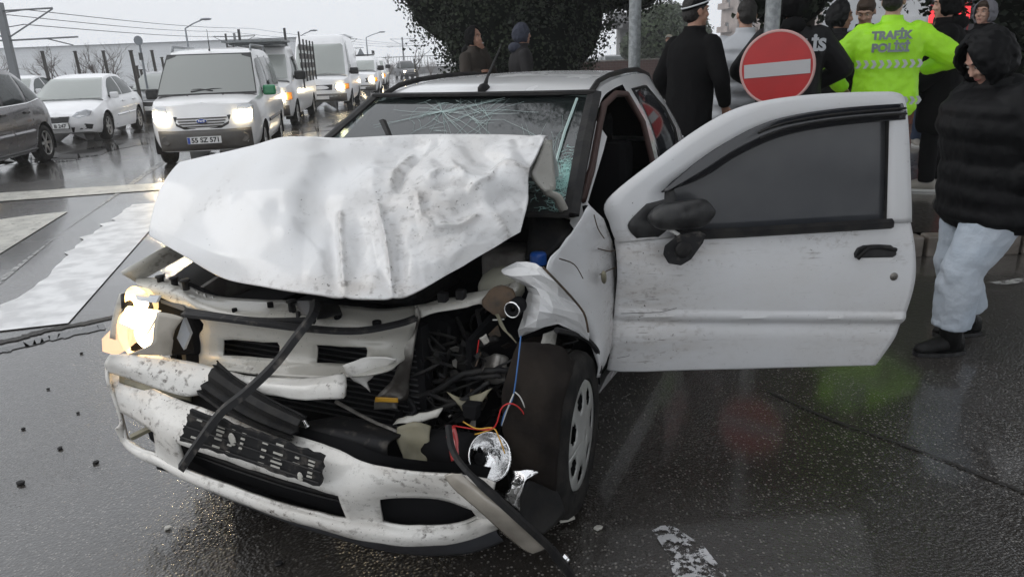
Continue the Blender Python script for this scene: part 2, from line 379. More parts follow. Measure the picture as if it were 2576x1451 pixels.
# ---------------------------------------------------------------- buildings
mat('wall_pink', (.42,.36,.33), .8, c2=(.33,.28,.26), nscale=.6, bump=.1); mat('wall_white', (.55,.56,.57), .7, c2=(.45,.46,.47), nscale=.5)
mat('wall_red', (.50,.035,.04), .5); mat('shop_dark', (.02,.02,.024), .4); mat('win_frame', (.55,.55,.55), .5); mat('blue_awning', (.08,.25,.45), .6)
mat('window_pane', (.05,.06,.07), .08, spec=.7); mat('sign_yellow', (.9,.6,.1), .4, emis=(1,.68,.12), estr=1.6); mat('shop_lit', (.9,.9,.9), .5, emis=(.9,.95,1), estr=1.0); mat('shop_red_lit', (.6,.03,.04), .5, emis=(1,.05,.06), estr=1.2)
def building(name, label, at, wid, dep, hgt, rz, wall, floors, bays, wz=1.3, ww=1.1, f0=3.2, balcony=False, shop=None):
    o = empty(name, (at[0],at[1],.1), rz); tag(o, label, 'building')
    fh = (hgt-f0)/floors; bw = wid/bays
    m = MB()          # wall with real openings: slab bands and piers, plus the block behind
    m.box((wid/2, dep/2+.15, hgt/2), (wid-.01, dep-.3, hgt-.02))
    m.box((wid/2, 0, f0/2), (wid, .3, f0))
    for i in range(floors):
        z0 = f0+i*fh; m.box((wid/2,0,z0+(fh-wz)*.45/2), (wid,.3,(fh-wz)*.45)); m.box((wid/2,0,z0+fh-(fh-wz)*.55/2), (wid,.3,(fh-wz)*.55))
        zc = z0+(fh-wz)*.45+wz/2
        for j in range(bays+1):
            x0 = (j-1)*bw+bw/2+ww/2 if j else 0; x1 = j*bw+bw/2-ww/2 if j < bays else wid
            m.box(((x0+x1)/2, 0, zc), (x1-x0, .297, wz))
    m.build('wall', wall, o)
    MB().box((wid/2,dep/2,hgt+.2), (wid+.5,dep+.5,.35)).build('roof', wall, o)
    pm = None
    for i in range(floors):
        for j in range(bays):
            c = (j*bw+bw/2, .06, f0+i*fh+(fh-wz)*.45+wz/2)
            if pm is None:
                pm = MB().box((0,0,0),(ww-.02,.02,wz-.02)).build('window_pane','window_pane',o)
                fmesh = MB()
                for sx in (-1,0,1): fmesh.box((sx*(ww/2-.04),-.02,0),(.07,.06,wz-.01))
                for sz in (-1,1): fmesh.box((0,-.021,sz*(wz/2-.04)),(ww-.012,.055,.07))
                fm = fmesh.build('window_frame','win_frame',o); p_, f_ = pm, fm
            else:
                p_ = pm.copy(); f_ = fm.copy(); col.objects.link(p_); col.objects.link(f_)
            p_.location = c; f_.location = c
            if balcony and j % 2 == 0:
                bb = MB().box((0,-.55,-wz/2-.15),(bw*.9,1.0,.14)).box((0,-1.03,-wz/2+.3),(bw*.9,.05,.75)).build('balcony', wall, o); bb.location = c
    if shop: shop(o, wid, f0)
    return o
building('apartment_block', 'beige pink apartment block with balconies behind the person in the striped beanie', (35.703,125.821,1.386), 30, 24, 21, R(-76), 'wall_pink', 5, 8, f0=3.4, balcony=True)
def shopB(o, wd, f0):
    MB().box((wd*.5,-.19,1.0),(wd*.8,.06,1.2)).build('shop_window','window_pane',o); MB().box((wd*.25,-.24,1.55),(wd*.3,.05,.35)).build('lit_panel','shop_lit',o)
    MB().prism([(wd*.05,-.16,1.95),(wd*.05,-1.1,1.6),(wd*.05,-1.1,1.52),(wd*.05,-.16,1.82)],(wd*.6,0,0)).build('awning','blue_awning',o)
    MB().box((wd*.5,-.21,2.2),(wd*.96,.1,.4)).build('fascia_board','wall_white',o)
building('white_office_block', 'white office block with a blue awning behind the hooded people', (12.597,30.451,1.627), 3.7, 10, 13, R(-25), 'wall_white', 4, 3, wz=1.5, ww=.8, f0=2.6, shop=shopB)
def shopR(o, wd, f0):
    MB().box((wd*.5,-.2,2.4),(wd*.9,.06,.5)).build('lit_sign','shop_red_lit',o)
    MB().box((wd*.5,-.19,1.2),(wd*.7,.05,1.8)).build('shop_window','window_pane',o)
building('red_shop_building', 'building with a bright red facade behind the traffic officer', (15.852,29.399,1.618), 1.9, 10, 12, R(-31), 'wall_red', 4, 2, wz=1.3, ww=.45, f0=2.3, shop=shopR)
def shopT(o, wd, f0):
    MB().box((wd*.4,-.2,2.85),(wd*.8,.12,.75)).build('sign_board','shop_dark',o)
    text('lettering','TURİ',.36,'sign_yellow',frame((.62,-.28,2.9),(1,0,0),(0,0,1)),o,.02,.012)
    MB().box((wd*.3,-.2,2.36),(wd*.5,.08,.10)).build('light_strip','shop_lit',o); MB().box((wd*.3,-.22,2.12),(wd*.5,.08,.25)).build('lit_sign','shop_red_lit',o)
building('dark_shop_building', 'dark shop front with a yellow lettered sign above', (17.19,28.347,1.607), 7, 10, 14, R(-35), 'shop_dark', 3, 4, f0=5.0, shop=shopT)

# low brick walls
mat('brick', (.24,.085,.05), .6, c2=(.15,.055,.04), nscale=9, bump=.3, bscale=60); mat('brick_dark', (.085,.035,.025), .6, c2=(.05,.025,.02), nscale=9); mat('mortar', (.13,.10,.085), .9)
def brick_wall(name, label, p, rz, ln, courses, mt, bl=.24, bh=.095):
    o = empty(name, (p[0],p[1],.15), rz); tag(o, label, 'wall'); hh = courses*bh
    MB().box((ln/2,.1,hh/2),(ln-.02,.17,hh-.012)).build('mortar_core','mortar',o)
    b0 = None; rnd = random.Random(3)
    for c_ in range(courses):
        k = 0; x = -(bl/2)*(c_ % 2)
        while x < ln-.02:
            x0 = max(x,0); x1 = min(x+bl,ln)
            if x1-x0 > .06:
                if b0 is None: b0 = MB().box((.5,0,0),(1,.2,bh-.012)).build('brick', mt, o); q = b0
                else: q = b0.copy(); col.objects.link(q)
                q.location = (x0+.006, .1+rnd.uniform(-.006,.006), c_*bh+bh/2); q.scale = (x1-x0-.012,1,1)
            x += bl
    MB().box((ln/2,.1,hh+.03),(ln+.06,.28,.055)).build('coping', 'kerbstone', o, bevel=.01)
    return o
brick_wall('brick_planter', 'low red brick planter wall behind the traffic officer', (6.317,13.41,0.146), R(-14), 3.2, 6, 'brick')
brick_wall('brick_wall', 'long dark brick wall in front of the parked cars', (2.529,38.426,0.314), R(2), 6.6, 8, 'brick_dark', .3, .13)

# ---------------------------------------------------------------- foliage
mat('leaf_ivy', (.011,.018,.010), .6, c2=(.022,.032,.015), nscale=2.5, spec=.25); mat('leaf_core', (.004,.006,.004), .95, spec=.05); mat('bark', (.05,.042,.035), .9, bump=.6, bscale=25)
mat('leaf_green', (.05,.075,.03), .6, c2=(.03,.045,.02), nscale=1.5); mat('leaf_palm', (.06,.075,.04), .6); mat('bare_twig', (.14,.12,.11), .9)
def leaf_cloud(mb, ells, n, size, rnd, shell=.2):
    tot = sum(e[1][0]*e[1][1]+e[1][1]*e[1][2]+e[1][0]*e[1][2] for e in ells)
    for ei,(c,r) in enumerate(ells):
        k = int(n*(r[0]*r[1]+r[1]*r[2]+r[0]*r[2])/tot)
        for _ in range(k):
            d = V(rnd.gauss(0,1),rnd.gauss(0,1),rnd.gauss(0,1)).normalized()
            lump = 1+.20*noise.noise(d*2.6+V(*c))+.12*noise.noise(d*6.5+V(*c))
            s = lump*(1-shell*rnd.random()**2+.16*rnd.random()**5)
            p = V(c[0]+d.x*r[0]*s, c[1]+d.y*r[1]*s, c[2]+d.z*r[2]*s)
            if p.z < .15: continue
            if any(j != ei and sum(((p[a]-e[0][a])/e[1][a])**2 for a in range(3)) < .62 for j,e in enumerate(ells)): continue
            nrm = (d+V(rnd.gauss(0,.6),rnd.gauss(0,.6),rnd.gauss(.1,.6))).normalized(); a = nrm.orthogonal().normalized(); a.rotate(Matrix.Rotation(rnd.uniform(0,6.3),3,nrm)); b2 = nrm.cross(a)
            z = size*rnd.uniform(.6,1.3)
            mb.add([p-a*z*.5, p+b2*z*.42-a*.05*z+nrm*z*.1, p+a*z*.6, p-b2*z*.42-a*.05*z+nrm*z*.1], [(0,1,2,3)])
def leafy_tree(name, label, base, trunk, ells, n, size, leafm, core=.84, seed=1, group=None):
    rnd = random.Random(seed); base = (base[0],base[1],.13); o = empty(name, base); tag(o, label, 'tree', group)
    E = [((c[0]-base[0],c[1]-base[1],c[2]-base[2]),r) for c,r in ells]
    t = MB(); zt = trunk[1]; t.tube([(0,0,-.1),(.04,.02,zt*.4),(-.03,.05,zt*.75),(.05,0,zt)],[trunk[0]*1.3,trunk[0],trunk[0]*.85,trunk[0]*.7],10)
    for c,r in E[:6]: t.tube([(0,0,zt*.6),tuple(V(*c)*.6+V(0,0,zt*.3)),c],[trunk[0]*.5,trunk[0]*.3,trunk[0]*.12],6)
    t.build('trunk','bark',o,smooth=True)
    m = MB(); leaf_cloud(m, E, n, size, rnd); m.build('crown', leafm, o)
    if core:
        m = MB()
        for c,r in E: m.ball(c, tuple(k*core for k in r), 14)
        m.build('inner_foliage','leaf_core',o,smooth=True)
    return o
def E_(p, r): return (p, r if isinstance(r,tuple) else (r,r,r))
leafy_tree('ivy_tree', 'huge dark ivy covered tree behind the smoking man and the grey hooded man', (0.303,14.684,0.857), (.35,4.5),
    [E_((0.285,14.86,1.413),(1.4,1.2,2.2)), E_((-0.787,15.328,2.892),(1.28,1.3,1.25)), E_((-0.077,14.862,2.083),(1.2,1.2,1.3)), E_((1.739,15.695,3.39),(1.38,1.4,1.3)), E_((1.062,15.24,2.281),(1.05,1.1,1.3)), E_((2.667,15.788,3.021),(.75,.9,.78)), E_((0.526,16.176,4.578),(2.4,2.2,2.1)), E_((0.691,17.144,6.642),(2.3,2.2,2.0)), E_((2.2,10.2,7.3),(4.0,3.9,1.6))], 100000, .065, 'leaf_ivy', .88, 5)  # last, overhanging crown lobe is out of view, added to darken windscreen and plaza
leafy_tree('street_shade_tree', 'dark evergreen street tree behind the officer in black', (4.15,10.6,.15), (.11,4.0),
    [E_((3.87,10.508,2.244),(.62,.6,.55)), E_((3.6,9.8,4.0),(1.9,1.8,1.5)), E_((4.8,10.4,5.4),(2.2,2.0,1.8)), E_((3.0,10.2,6.6),(2.2,2.0,1.8))], 24000, .085, 'leaf_ivy', .86, 8)  # upper crown lobes sit out of view, added to darken the ground
leafy_tree('evergreen_tree', 'dark evergreen tree behind the youth in the grey hood', (7.114,9.5,0.386), (.2,4.0),
    [E_((7.063,9.951,1.808),(.75,.8,1.3)), E_((7.181,9.448,0.882),(.9,.8,.9)), E_((6.844,10.594,3.178),(1.9,1.8,1.3)), E_((8.8,8.6,6.2),(2.6,2.4,2.2)), E_((6.6,9.6,7.0),(2.2,2.2,1.8))], 26000, .085, 'leaf_ivy', .86, 9)  # two highest crown lobes are unseen, put overhead to darken the ground
leafy_tree('street_shade_tree', 'unseen dark evergreen tree added by the kerb to shade the right side', (8.6,2.6,.15), (.2,4.5), [E_((6.4,2.2,6.6),(3.8,3.4,1.9)), E_((9.5,3.4,7.6),(3.0,3.0,2.0))], 9000, .14, 'leaf_ivy', .88, 31)  # unseen tree, added to block sky light from the right
leafy_tree('street_shade_tree', 'unseen dark evergreen tree added further along the kerb to shade the door side', (8.2,-3.6,.15), (.2,4.5), [E_((5.6,-3.6,6.8),(3.8,3.2,1.9)), E_((9.0,-3.0,7.8),(3.0,3.0,2.0))], 9000, .14, 'leaf_ivy', .88, 32)  # second unseen tree, added to block sky light from right and behind
leafy_tree('round_tree', 'rounded green tree across the plaza beside the grey post', (7.829,39.786,1.296), (.25,2.5), [E_((7.866,40.099,2.285),(1.1,1.2,1.4)), E_((8.31,40.845,2.986),(1.0,1.0,.9))], 5000, .16, 'leaf_green', .8, 11)
leafy_tree('broad_tree', 'pale hazy tree in front of the palms across the plaza', (12.281,54.47,1.297), (.3,3), [E_((12.335,54.941,2.786),(1.6,1.6,1.6)), E_((13.739,55.413,2.619),(1.3,1.3,1.3)), E_((12.029,56.309,3.795),(1.2,1.2,1.2))], 5000, .22, 'leaf_green', .8, 12)
leafy_tree('round_tree', 'dark round shrub tree beside the overpass', (8.105,48.252,1.534), (.2,1.5), [E_((8.168,48.365,1.892),(.7,.7,.9))], 1500, .18, 'leaf_green', .8, 13)
def palm(label, at, h, seed):
    rnd = random.Random(seed); o = empty('palm_tree', (at[0],at[1],.13)); tag(o, label, 'palm', 'palms across the plaza')
    MB().tube([(0,0,0),(.05,0,h*.5),(.1,.05,h)],[.22,.17,.15],8).build('trunk','bark',o,smooth=True)
    for k in range(22):
        a = rnd.uniform(0,6.28); el = rnd.uniform(-.3,1.1); L_ = rnd.uniform(1.3,1.8); m = MB(); pts = []
        for i in range(7):
            t = i/6; pts.append(V(.1+math.cos(a)*L_*t*math.cos(el), .05+math.sin(a)*L_*t*math.cos(el), h+L_*t*math.sin(el)-.9*t*t))
        sd = V(-math.sin(a),math.cos(a),0)
        m.grid([[p+sd*(.16*math.sin(math.pi*(.1+.85*i/6)))+V(0,0,-.06) for i,p in enumerate(pts)],pts,[p-sd*(.16*math.sin(math.pi*(.1+.85*i/6)))+V(0,0,-.06) for i,p in enumerate(pts)]]).build('frond','leaf_palm',o)
for i,(px) in enumerate([(15.394,67.037,1.236),(17.062,71.22,1.195)]): palm('tall palm with drooping fronds beyond the plaza trees', px, (4.9,4.6)[i], i+2)
def bare_tree(name, label, base, h, spread, seed, mt='bare_twig', lev=4, group=None, trunk=.05, multi=4):
    rnd = random.Random(seed); o = empty(name, (base[0],base[1],0)); tag(o, label, 'tree', group); tr = MB(); tw = MB()
    def grow(p, d, ln, r, lv):
        pts = [p]; q = V(*p); dd = d.copy()
        for i in range(3):
            dd = (dd+V(rnd.gauss(0,.13),rnd.gauss(0,.13),rnd.gauss(.05,.1))).normalized(); q = q+dd*(ln/3); pts.append(tuple(q))
        (tr if lv >= lev-1 else tw).tube(pts,[r,r*.85,r*.7,r*.5],5 if lv >= lev-1 else 3,caps=False)
        if lv > 0:
            for k in range(rnd.randint(3,4)):
                t = rnd.randint(1,3); nd = (dd+V(rnd.gauss(0,.55)*spread,rnd.gauss(0,.55)*spread,rnd.gauss(.15,.3))).normalized()
                grow(pts[t], nd, ln*rnd.uniform(.55,.75), r*.5, lv-1)
    for k in range(multi):
        grow((rnd.uniform(-.1,.1),rnd.uniform(-.1,.1),-.05), V(rnd.gauss(0,.3)*spread,rnd.gauss(0,.3)*spread,1).normalized(), h*.42, trunk, lev)
    tr.build('trunk', mt, o); tw.build('crown', mt, o); return o
BT = 'leafless roadside trees beyond the fence'
bare_tree('bare_tree', 'leafless bushy tree right above the white sedan roof beyond the fence', (-18.171,31.468,1.528), 2.9, 1.3, 1, group=BT)
bare_tree('bare_tree', 'leafless bushy tree between the sedan and the round sign', (-16.402,31.45,1.469), 2.9, 1.1, 2, group=BT)
bare_tree('bare_tree', 'leafless tree behind the leaning overhead line mast', (-23.717,35.669,1.545), 3.1, 1.1, 3, group=BT)
bare_tree('bare_tree', 'leafless low tree just left of the van roof rail', (-15.527,35.751,1.804), 2.8, 1.3, 4, group=BT)
bare_tree('bare_tree', 'leafless hazy tree beside the triangular sign', (-14.878,78.659,1.501), 3.4, 1.1, 5, lev=3, group=BT, trunk=.08)
bare_tree('bare_tree', 'leafless hazy bush above the bridge railing', (-12.94,83.898,1.486), 3.0, 1.4, 6, lev=3, group=BT, trunk=.07)
bare_tree('bare_tree', 'tall leafless tree with horizontal limbs beside the far mast', (-7.142,62.956,1.597), 4.2, 1.2, 7, 'bark', lev=3, group=BT, trunk=.12, multi=1)
bare_tree('bare_tree', 'faint leafless shrub close to the ivy tree', (-8.633,89.172,1.579), 2.6, 1.3, 8, lev=3, group=BT, trunk=.06)

# ---------------------------------------------------------------- far left: long hall, fence, railing, overpass
mat('hall_siding', (.78,.80,.82), .6, c2=(.72,.74,.76), nscale=1, stretch=(.02,.02,9)); mat('dark_post', (.05,.045,.04), .7); mat('concrete', (.22,.22,.22), .8, c2=(.16,.16,.16), nscale=2); mat('rail_grey', (.14,.15,.16), .6)
h_ = empty('long_hall', (-75,95,0), R(-4)); tag(h_, 'long pale corrugated hall behind the fence posts', 'building')
MB().box((0,4,2.35),(110,8,4.7)).build('wall','hall_siding',h_)
for k in range(14): MB().box((0,-.012,.35+k*.33),(110,.024,.10)).build('siding_board','hall_siding',h_)
MB().prism([(-55.3,-.4,4.71),(-55.3,8.4,4.71),(-55.3,4,5.0)],(110.6,0,0)).build('roof','hall_siding',h_)
FP = [((-16.3,27.296,1.6),(-16.318,27.51,2.278)),((-15.31,27.602,1.575),(-15.357,27.816,2.249)),((-14.467,27.915,1.57),(-14.515,28.126,2.237)),((-11.106,23.028,1.372),(-11.236,23.254,2.087)),((-12.899,28.325,1.539),(-12.963,28.535,2.203)),((-17.522,27.304,1.627),(-17.569,27.515,2.293)),((-12.026,25.105,1.305),(-12.091,25.216,1.658)),((-12.403,26.154,1.305),(-12.436,26.228,1.541)),((-13.054,29.389,1.588),(-13.101,29.51,1.969))]
for i,(b_,t_) in enumerate(FP):
    hgt = max(.7, t_[2])
    o = tag(MB().box((0,0,hgt/2),(.085 if i < 6 else .07,.085,hgt)).box((0,0,hgt+.015),(.11,.11,.03)).build('fence_post','dark_post'), 'dark upright fence post beyond the road with the pale hall behind', 'fence post', 'fence posts beyond the road')
    o.location = (b_[0],b_[1],0); o.rotation_euler = (0,R(-1.5),.2)
o = empty('parapet_railing', (-17.395,104.72,0.997)); o.location.z = 0; o.rotation_euler = (0,0,R(-12)); tag(o, 'grey metal railing on a concrete parapet along the far bend', 'railing')
MB().box((9,0,.4),(24,.3,.8)).build('parapet','concrete',o); MB().box((9,0,2.15),(24,.09,.10)).build('top_rail','rail_grey',o); MB().box((9,0,.95),(24,.07,.07)).build('bottom_rail','rail_grey',o)
bz = MB().box((0,0,1.5),(.035,.035,1.2)); b0 = None
for k in range(60):
    if b0 is None: b0 = bz.build('baluster','rail_grey',o); q = b0
    else: q = b0.copy(); col.objects.link(q)
    q.location = (-2.8+k*.4,0,0); q.scale = (2.4 if k % 5 == 0 else 1,1,1)
o = empty('overpass', (13.2,66,0)); tag(o, 'curved grey concrete overpass beyond the parked cars', 'bridge')
rows = []
for k in range(13):
    t = k/12; x = -4+t*9; y = 5*t*t-2; z = 3.9-.9*t*t
    rows.append([(x,y,z+.9),(x,y,z+.15),(x,y+.25,z+.1),(x,y+.9,z-.25),(x,y+5,z-.25),(x,y+5,z+.9)])
MB().rings(rows).build('deck','concrete',o)
for x in (-2.2,2.2): MB().box((x,3,1.9),(1.4,2.2,3.8)).build('pier','concrete',o,bevel=.1)
for k in range(7): MB().box((-3.4+k*1.1,-.1+5*(k/8)**2-1.6,3.75-.5*(k/8)**2),(.25,.9,.3)).build('bracket','concrete',o)
# ================================================================ VEHICLES (local X forward, Y left, origin on the ground under the front axle)
def carpaint(name, c, rough=.28, dirt=.5, metal=0.0):
    return mat(name, c, rough, metal, coat=.6, c2=tuple(k*(1-.35*dirt) for k in c), nscale=2.2, nlo=.45, nhi=.8, detail=6, rough2=rough+.25*dirt)
carpaint('paint_silverwhite', (.84,.84,.84), dirt=.3); carpaint('paint_whitecar', (.86,.86,.87), dirt=.2); carpaint('paint_anthracite', (.052,.045,.050), .25, metal=.35)
carpaint('paint_greycar', (.13,.135,.14)); carpaint('paint_blue', (.05,.16,.36)); carpaint('paint_black', (.02,.02,.022)); carpaint('paint_green', (.02,.28,.11)); mat('bumper_grey', (.13,.125,.12), .6, c2=(.10,.09,.08), nscale=3)
class Shape:
    def __init__(s, st, gh, nose, tail, n=18):
        s.st = st; s.gh = gh; s.xs = [q[0] for q in st]; s.gx = [q[0] for q in gh]; s.nose = nose; s.tail = tail; s.n = n
        s.fine = []
        xx = catmull([tuple(q) for q in st], (len(st)-1)*7+1)
        s.fine = sorted(xx, key=lambda q: -q[0]); s.fx = [q[0] for q in s.fine][::-1]
        s.cols = [[q[k] for q in s.fine][::-1] for k in range(7)]
        g = sorted(catmull([tuple(q) for q in gh], (len(gh)-1)*7+1), key=lambda q: -q[0]); s.gf = g; s.ggx = [q[0] for q in g][::-1]; s.gc = [[q[k] for q in g][::-1] for k in range(3)]
    def prm(s, x): return [interp(s.fx, c, x) for c in s.cols]
    def sec(s, x):
        _,zb,zs,zt,w,ws,wb = s.prm(x); h = zs-zb
        return catmull([(0,zb),(wb*.88,zb),(wb,zb+.05*h),(lerp(wb,w,.75),zb+.22*h),(w,zb+.48*h),(w*.997,zb+.72*h),(ws,zs),(ws*.93,zs+.32*(zt-zs)),(ws*.62,zs+.8*(zt-zs)),(0,zt)], s.n)
    def roof(s, x): return interp(s.ggx, s.gc[1], x), interp(s.ggx, s.gc[2], x)
    def side_y(s, x, z):
        p = s.prm(x); zr, wr = s.roof(x); z0 = p[2]-.02; z1 = zr-.05
        t = 0 if z1-z0 < .02 else max(0,min(1,(z-z0)/(z1-z0)))
        return lerp(p[5]*.99, wr, t)+.035*math.sin(math.pi*t)*min(1,(z1-z0)/.3)
    def body_y(s, x, z):
        q = s.sec(x); k = max(range(len(q)), key=lambda i: q[i][0]*1.0)
        zz = [p[1] for p in q]; 
        for i in range(len(q)-1):
            if q[i][1] <= z <= q[i+1][1] and q[i][0] > .3: return lerp(q[i][0], q[i+1][0], (z-q[i][1])/max(1e-6,q[i+1][1]-q[i][1]))
        return q[k][0]
    def front_x(s, y, z):
        x0 = s.xs[0]; w = max(.05, s.body_y(x0, z)); b = interp([q[0] for q in s.nose], [q[1] for q in s.nose], z)
        return x0+b*(1-min(1,abs(y/w))**3.2)
    def rear_x(s, y, z):
        x0 = s.xs[-1]; w = max(.05, s.body_y(x0, z)); b = interp([q[0] for q in s.tail], [q[1] for q in s.tail], z)
        return x0-b*(1-min(1,abs(y/w))**3.2)
def body_mesh(S, wheels, cut=None, dx=.05, ends=(0,-1)):
    m = MB(); xs = []; x = S.xs[0]
    while x > S.xs[-1]: xs.append(x); x -= dx
    xs.append(S.xs[-1])
    secs = [S.sec(x) for x in xs]; n = S.n
    def snap(x, y, z):
        for (wx,wz,wr) in wheels:
            d = math.hypot(x-wx, z-wz)
            if d < wr and y > .35: k = wr/max(d,1e-4); return (wx+(x-wx)*k, wz+(z-wz)*k, True)
        return (x, z, False)
    for sg in (1,-1):
        base = len(m.v); ins = []
        for x,q in zip(xs, secs):
            for (y,z) in q:
                a,b2,i_ = snap(x,y,z); m.v.append((a, sg*y, b2)); ins.append(i_)
        for i in range(len(xs)-1):
            for k in range(n-1):
                f = (i*n+k, i*n+k+1, (i+1)*n+k+1, (i+1)*n+k)
                if all(ins[j] for j in f): continue
                if cut:
                    c = V(0,0,0)
                    for j in f: c += V(*m.v[base+j])/4
                    if cut(c): continue
                m.f.append(tuple(base+j for j in f))
    for end, fn in ((0,S.front_x),(-1,S.rear_x)):
        if end not in ends: continue
        q = secs[end]; rows = []
        for (y,z) in q:
            if y < .02: y = .02
            rows.append([(fn(y*t/8, z) if abs(t) < 8 else xs[end], y*t/8, z) for t in range(-8,9)])
        m.grid(rows)
    return m
def cabin_mesh(S, cut=None):
    m = MB(); n = 9; rows = []
    for (x,zr,wr) in S.gf:
        p = S.prm(x); z0 = p[2]-.02; pts = []
        for k in range(6):
            z = lerp(z0, zr-.05, k/5); pts.append((S.side_y(x,z), z))
        pts += [(wr*.965, zr-.018),(wr*.8, zr-.004),(wr*.4, zr+.006),(0, zr+.01)]
        rows.append([(x,y,z) for y,z in pts])
    for sg in (1,-1):
        base = len(m.v); nn_ = len(rows[0])
        for r in rows: m.v += [(x,sg*y,z) for x,y,z in r]
        for i in range(len(rows)-1):
            for k in range(nn_-1):
                f = (i*nn_+k,i*nn_+k+1,(i+1)*nn_+k+1,(i+1)*nn_+k)
                if cut:
                    c = V(0,0,0)
                    for j in f: c += V(*m.v[base+j])/4
                    if cut(c): continue
                m.f.append(tuple(base+j for j in f))
    return m
def side_window(S, sg, pts_lo, pts_hi, off=.006, n=10):
    """pts_lo / pts_hi: (x,z) polylines from front to rear"""
    lo = catmull(pts_lo, n); hi = catmull(pts_hi, n); rows = []
    for k in range(5):
        t = k/4; rows.append([(lerp(a[0],b2[0],t), sg*(S.side_y(lerp(a[0],b2[0],t), lerp(a[1],b2[1],t))+off), lerp(a[1],b2[1],t)) for a,b2 in zip(lo,hi)])
    return MB().grid(rows)
def shield(S, x0, z0, w0, x1, z1, w1, bow=.07, off=.008, n=9, sgn=1):
    """windscreen or rear window between bottom (x0,z0,half width) and top (x1,z1,half width)"""
    rows = []
    for k in range(7):
        t = k/6; xx = lerp(x0,x1,t); zz = lerp(z0,z1,t)+.02*math.sin(math.pi*t); ww = lerp(w0,w1,t)
        rows.append([(xx+sgn*(bow*(1-(j/n*2-1)**2)+off), ww*(j/n*2-1), zz+off) for j in range(n+1)])
    return MB().grid(rows)
def wheel(parent, x, y, r, sg, width=.19, spokes=6, z=None, rimm='rim', steer=0, sw=1.0, cover=False):
    o = MB().lathe([(r*.62,-.5*width),(r*.93,-.5*width),(r*.985,-.4*width),(r,-.30*width),(r,-.22*width),(r*.965,-.21*width),(r*.965,-.17*width),(r,-.16*width),(r,-.03*width),(r*.965,-.02*width),(r*.965,.02*width),(r,.03*width),(r,.16*width),(r*.965,.17*width),(r*.965,.21*width),(r,.22*width),(r,.30*width),(r*.985,.4*width),(r*.93,.5*width),(r*.68,.5*width),(r*.64,.40*width)], n=36).build('wheel','tyre',parent,smooth=True,angle=50)
    o.location = (x, y, r if z is None else z); o.rotation_euler = (0,0,(0 if sg > 0 else math.pi)+steer)
    rr = r*.66
    if cover:          # pressed plastic wheel cover with oval slots
        n_ = 84; rad = [.001,.03,.06,.085,.105,.12,.135,.15,.163,.176,.186,rr]; yy = [.100,.098,.092,.090,.089,.088,.087,.086,.084,.082,.084,.074]
        rows = [[(q*math.cos(2*math.pi*k/n_), y_*width/.175, q*math.sin(2*math.pi*k/n_)) for k in range(n_+1)] for q,y_ in zip(rad,yy)]
        g = MB().grid(rows); g.f = [f for i,f in enumerate(g.f) if not (4 <= i//n_ < 8 and 2.0+abs(i//n_-5.5)*.8 < (i % n_) % 12 < 10.0-abs(i//n_-5.5)*.8)]
        g.build('wheel_cover', rimm, o, smooth=True, solid=.004)
        MB().lathe([(.001,.055),(rr,.055)], n=24).build('brake_backing','blackmatte',o); return o
    rm = MB()
    rm.lathe([(rr,.30*width),(rr,.50*width),(rr*.93,.47*width),(rr*.90,.30*width)], n=32)
    rm.lathe([(.001,.44*width),(rr*.2,.44*width),(rr*.24,.38*width),(rr*.24,.2*width)], n=16)
    for k in range(spokes):
        a = 2*math.pi*k/spokes; M_ = Matrix.Rotation(-a,3,'Y')
        pts = [M_ @ V(*p) for p in [(rr*.15,.40*width,-rr*.13*sw),(rr*.95,.45*width,-rr*.10*sw),(rr*.95,.45*width,rr*.10*sw),(rr*.15,.40*width,rr*.13*sw)]]
        rm.prism([tuple(p) for p in pts],(0,-.014,0))
    rm.build('rim', rimm, o, smooth=True, angle=35)
    MB().lathe([(.001,.02),(rr*.92,.02)], n=24).build('brake_backing','blackmatte',o)
    return o
def patch(S, poly, off=.01, thick=.03, rear=False):
    fn = S.rear_x if rear else S.front_x; sg = -1 if rear else 1
    a = [(fn(y,z)+sg*off, y, z) for y,z in poly]; return MB().prism(a, (-sg*thick,0,0))
def flankline(S, pts, wd=.012, off=.003, sgs=(1,-1)):
    m = MB()
    for sg in sgs:
        P_ = []
        for x,z in pts:
            p = S.prm(x); y = S.side_y(x,z) if z > p[2]-.01 else S.body_y(x,z)
            P_.append((x, sg*(y+off), z))
        m.tube(P_, wd/2, 4)
    return m
def plate(parent, txt, at, rz0=0, wd=.52):
    p = MB().box((0,0,0),(.012,wd,.11)).build('number_plate','platewhite',parent,bevel=.003); p.location = at; p.rotation_euler = (0,0,rz0)
    MB().box((.0075,-wd/2+.025,0),(.004,.04,.10)).build('blue_band','plateblue',p)
    text('lettering', txt, .105, 'ink', frame((.0075,.02,-.002),(0,1,0),(0,0,1)), p, .001, .0035)
    return p
def mirror(parent, x, y, z, sg, mt, s=1.0):
    o = MB().box((0,sg*.09*s,0),(.12*s,.19*s,.15*s)).build('door_mirror', mt, parent, bevel=.03*s, smooth=False); o.location = (x,y,z)
    MB().box((.0,-sg*.02,-.03),(.05,.10,.05)).build('mirror_arm','blacktrim',o); MB().box((-.062*s,sg*.09*s,0),(.01,.15*s,.11*s)).build('mirror_glass','lamp_clear',o)
def wells(o, wheels, hw):
    for (wx,wz,wr) in wheels:
        for sg in (1,-1):
            y0, y1 = sg*(hw-.30), sg*(hw-.012)
            MB().lathe([(wr*1.0,y0),(wr*1.0,y1)],(wx,0,wz),n=20,a0=-.35,a1=math.pi+.35).lathe([(.01,y0),(wr*1.0,y0)],(wx,0,wz),n=20,a0=-.35,a1=math.pi+.35).build('wheel_arch_liner','blackmatte',o,smooth=True)
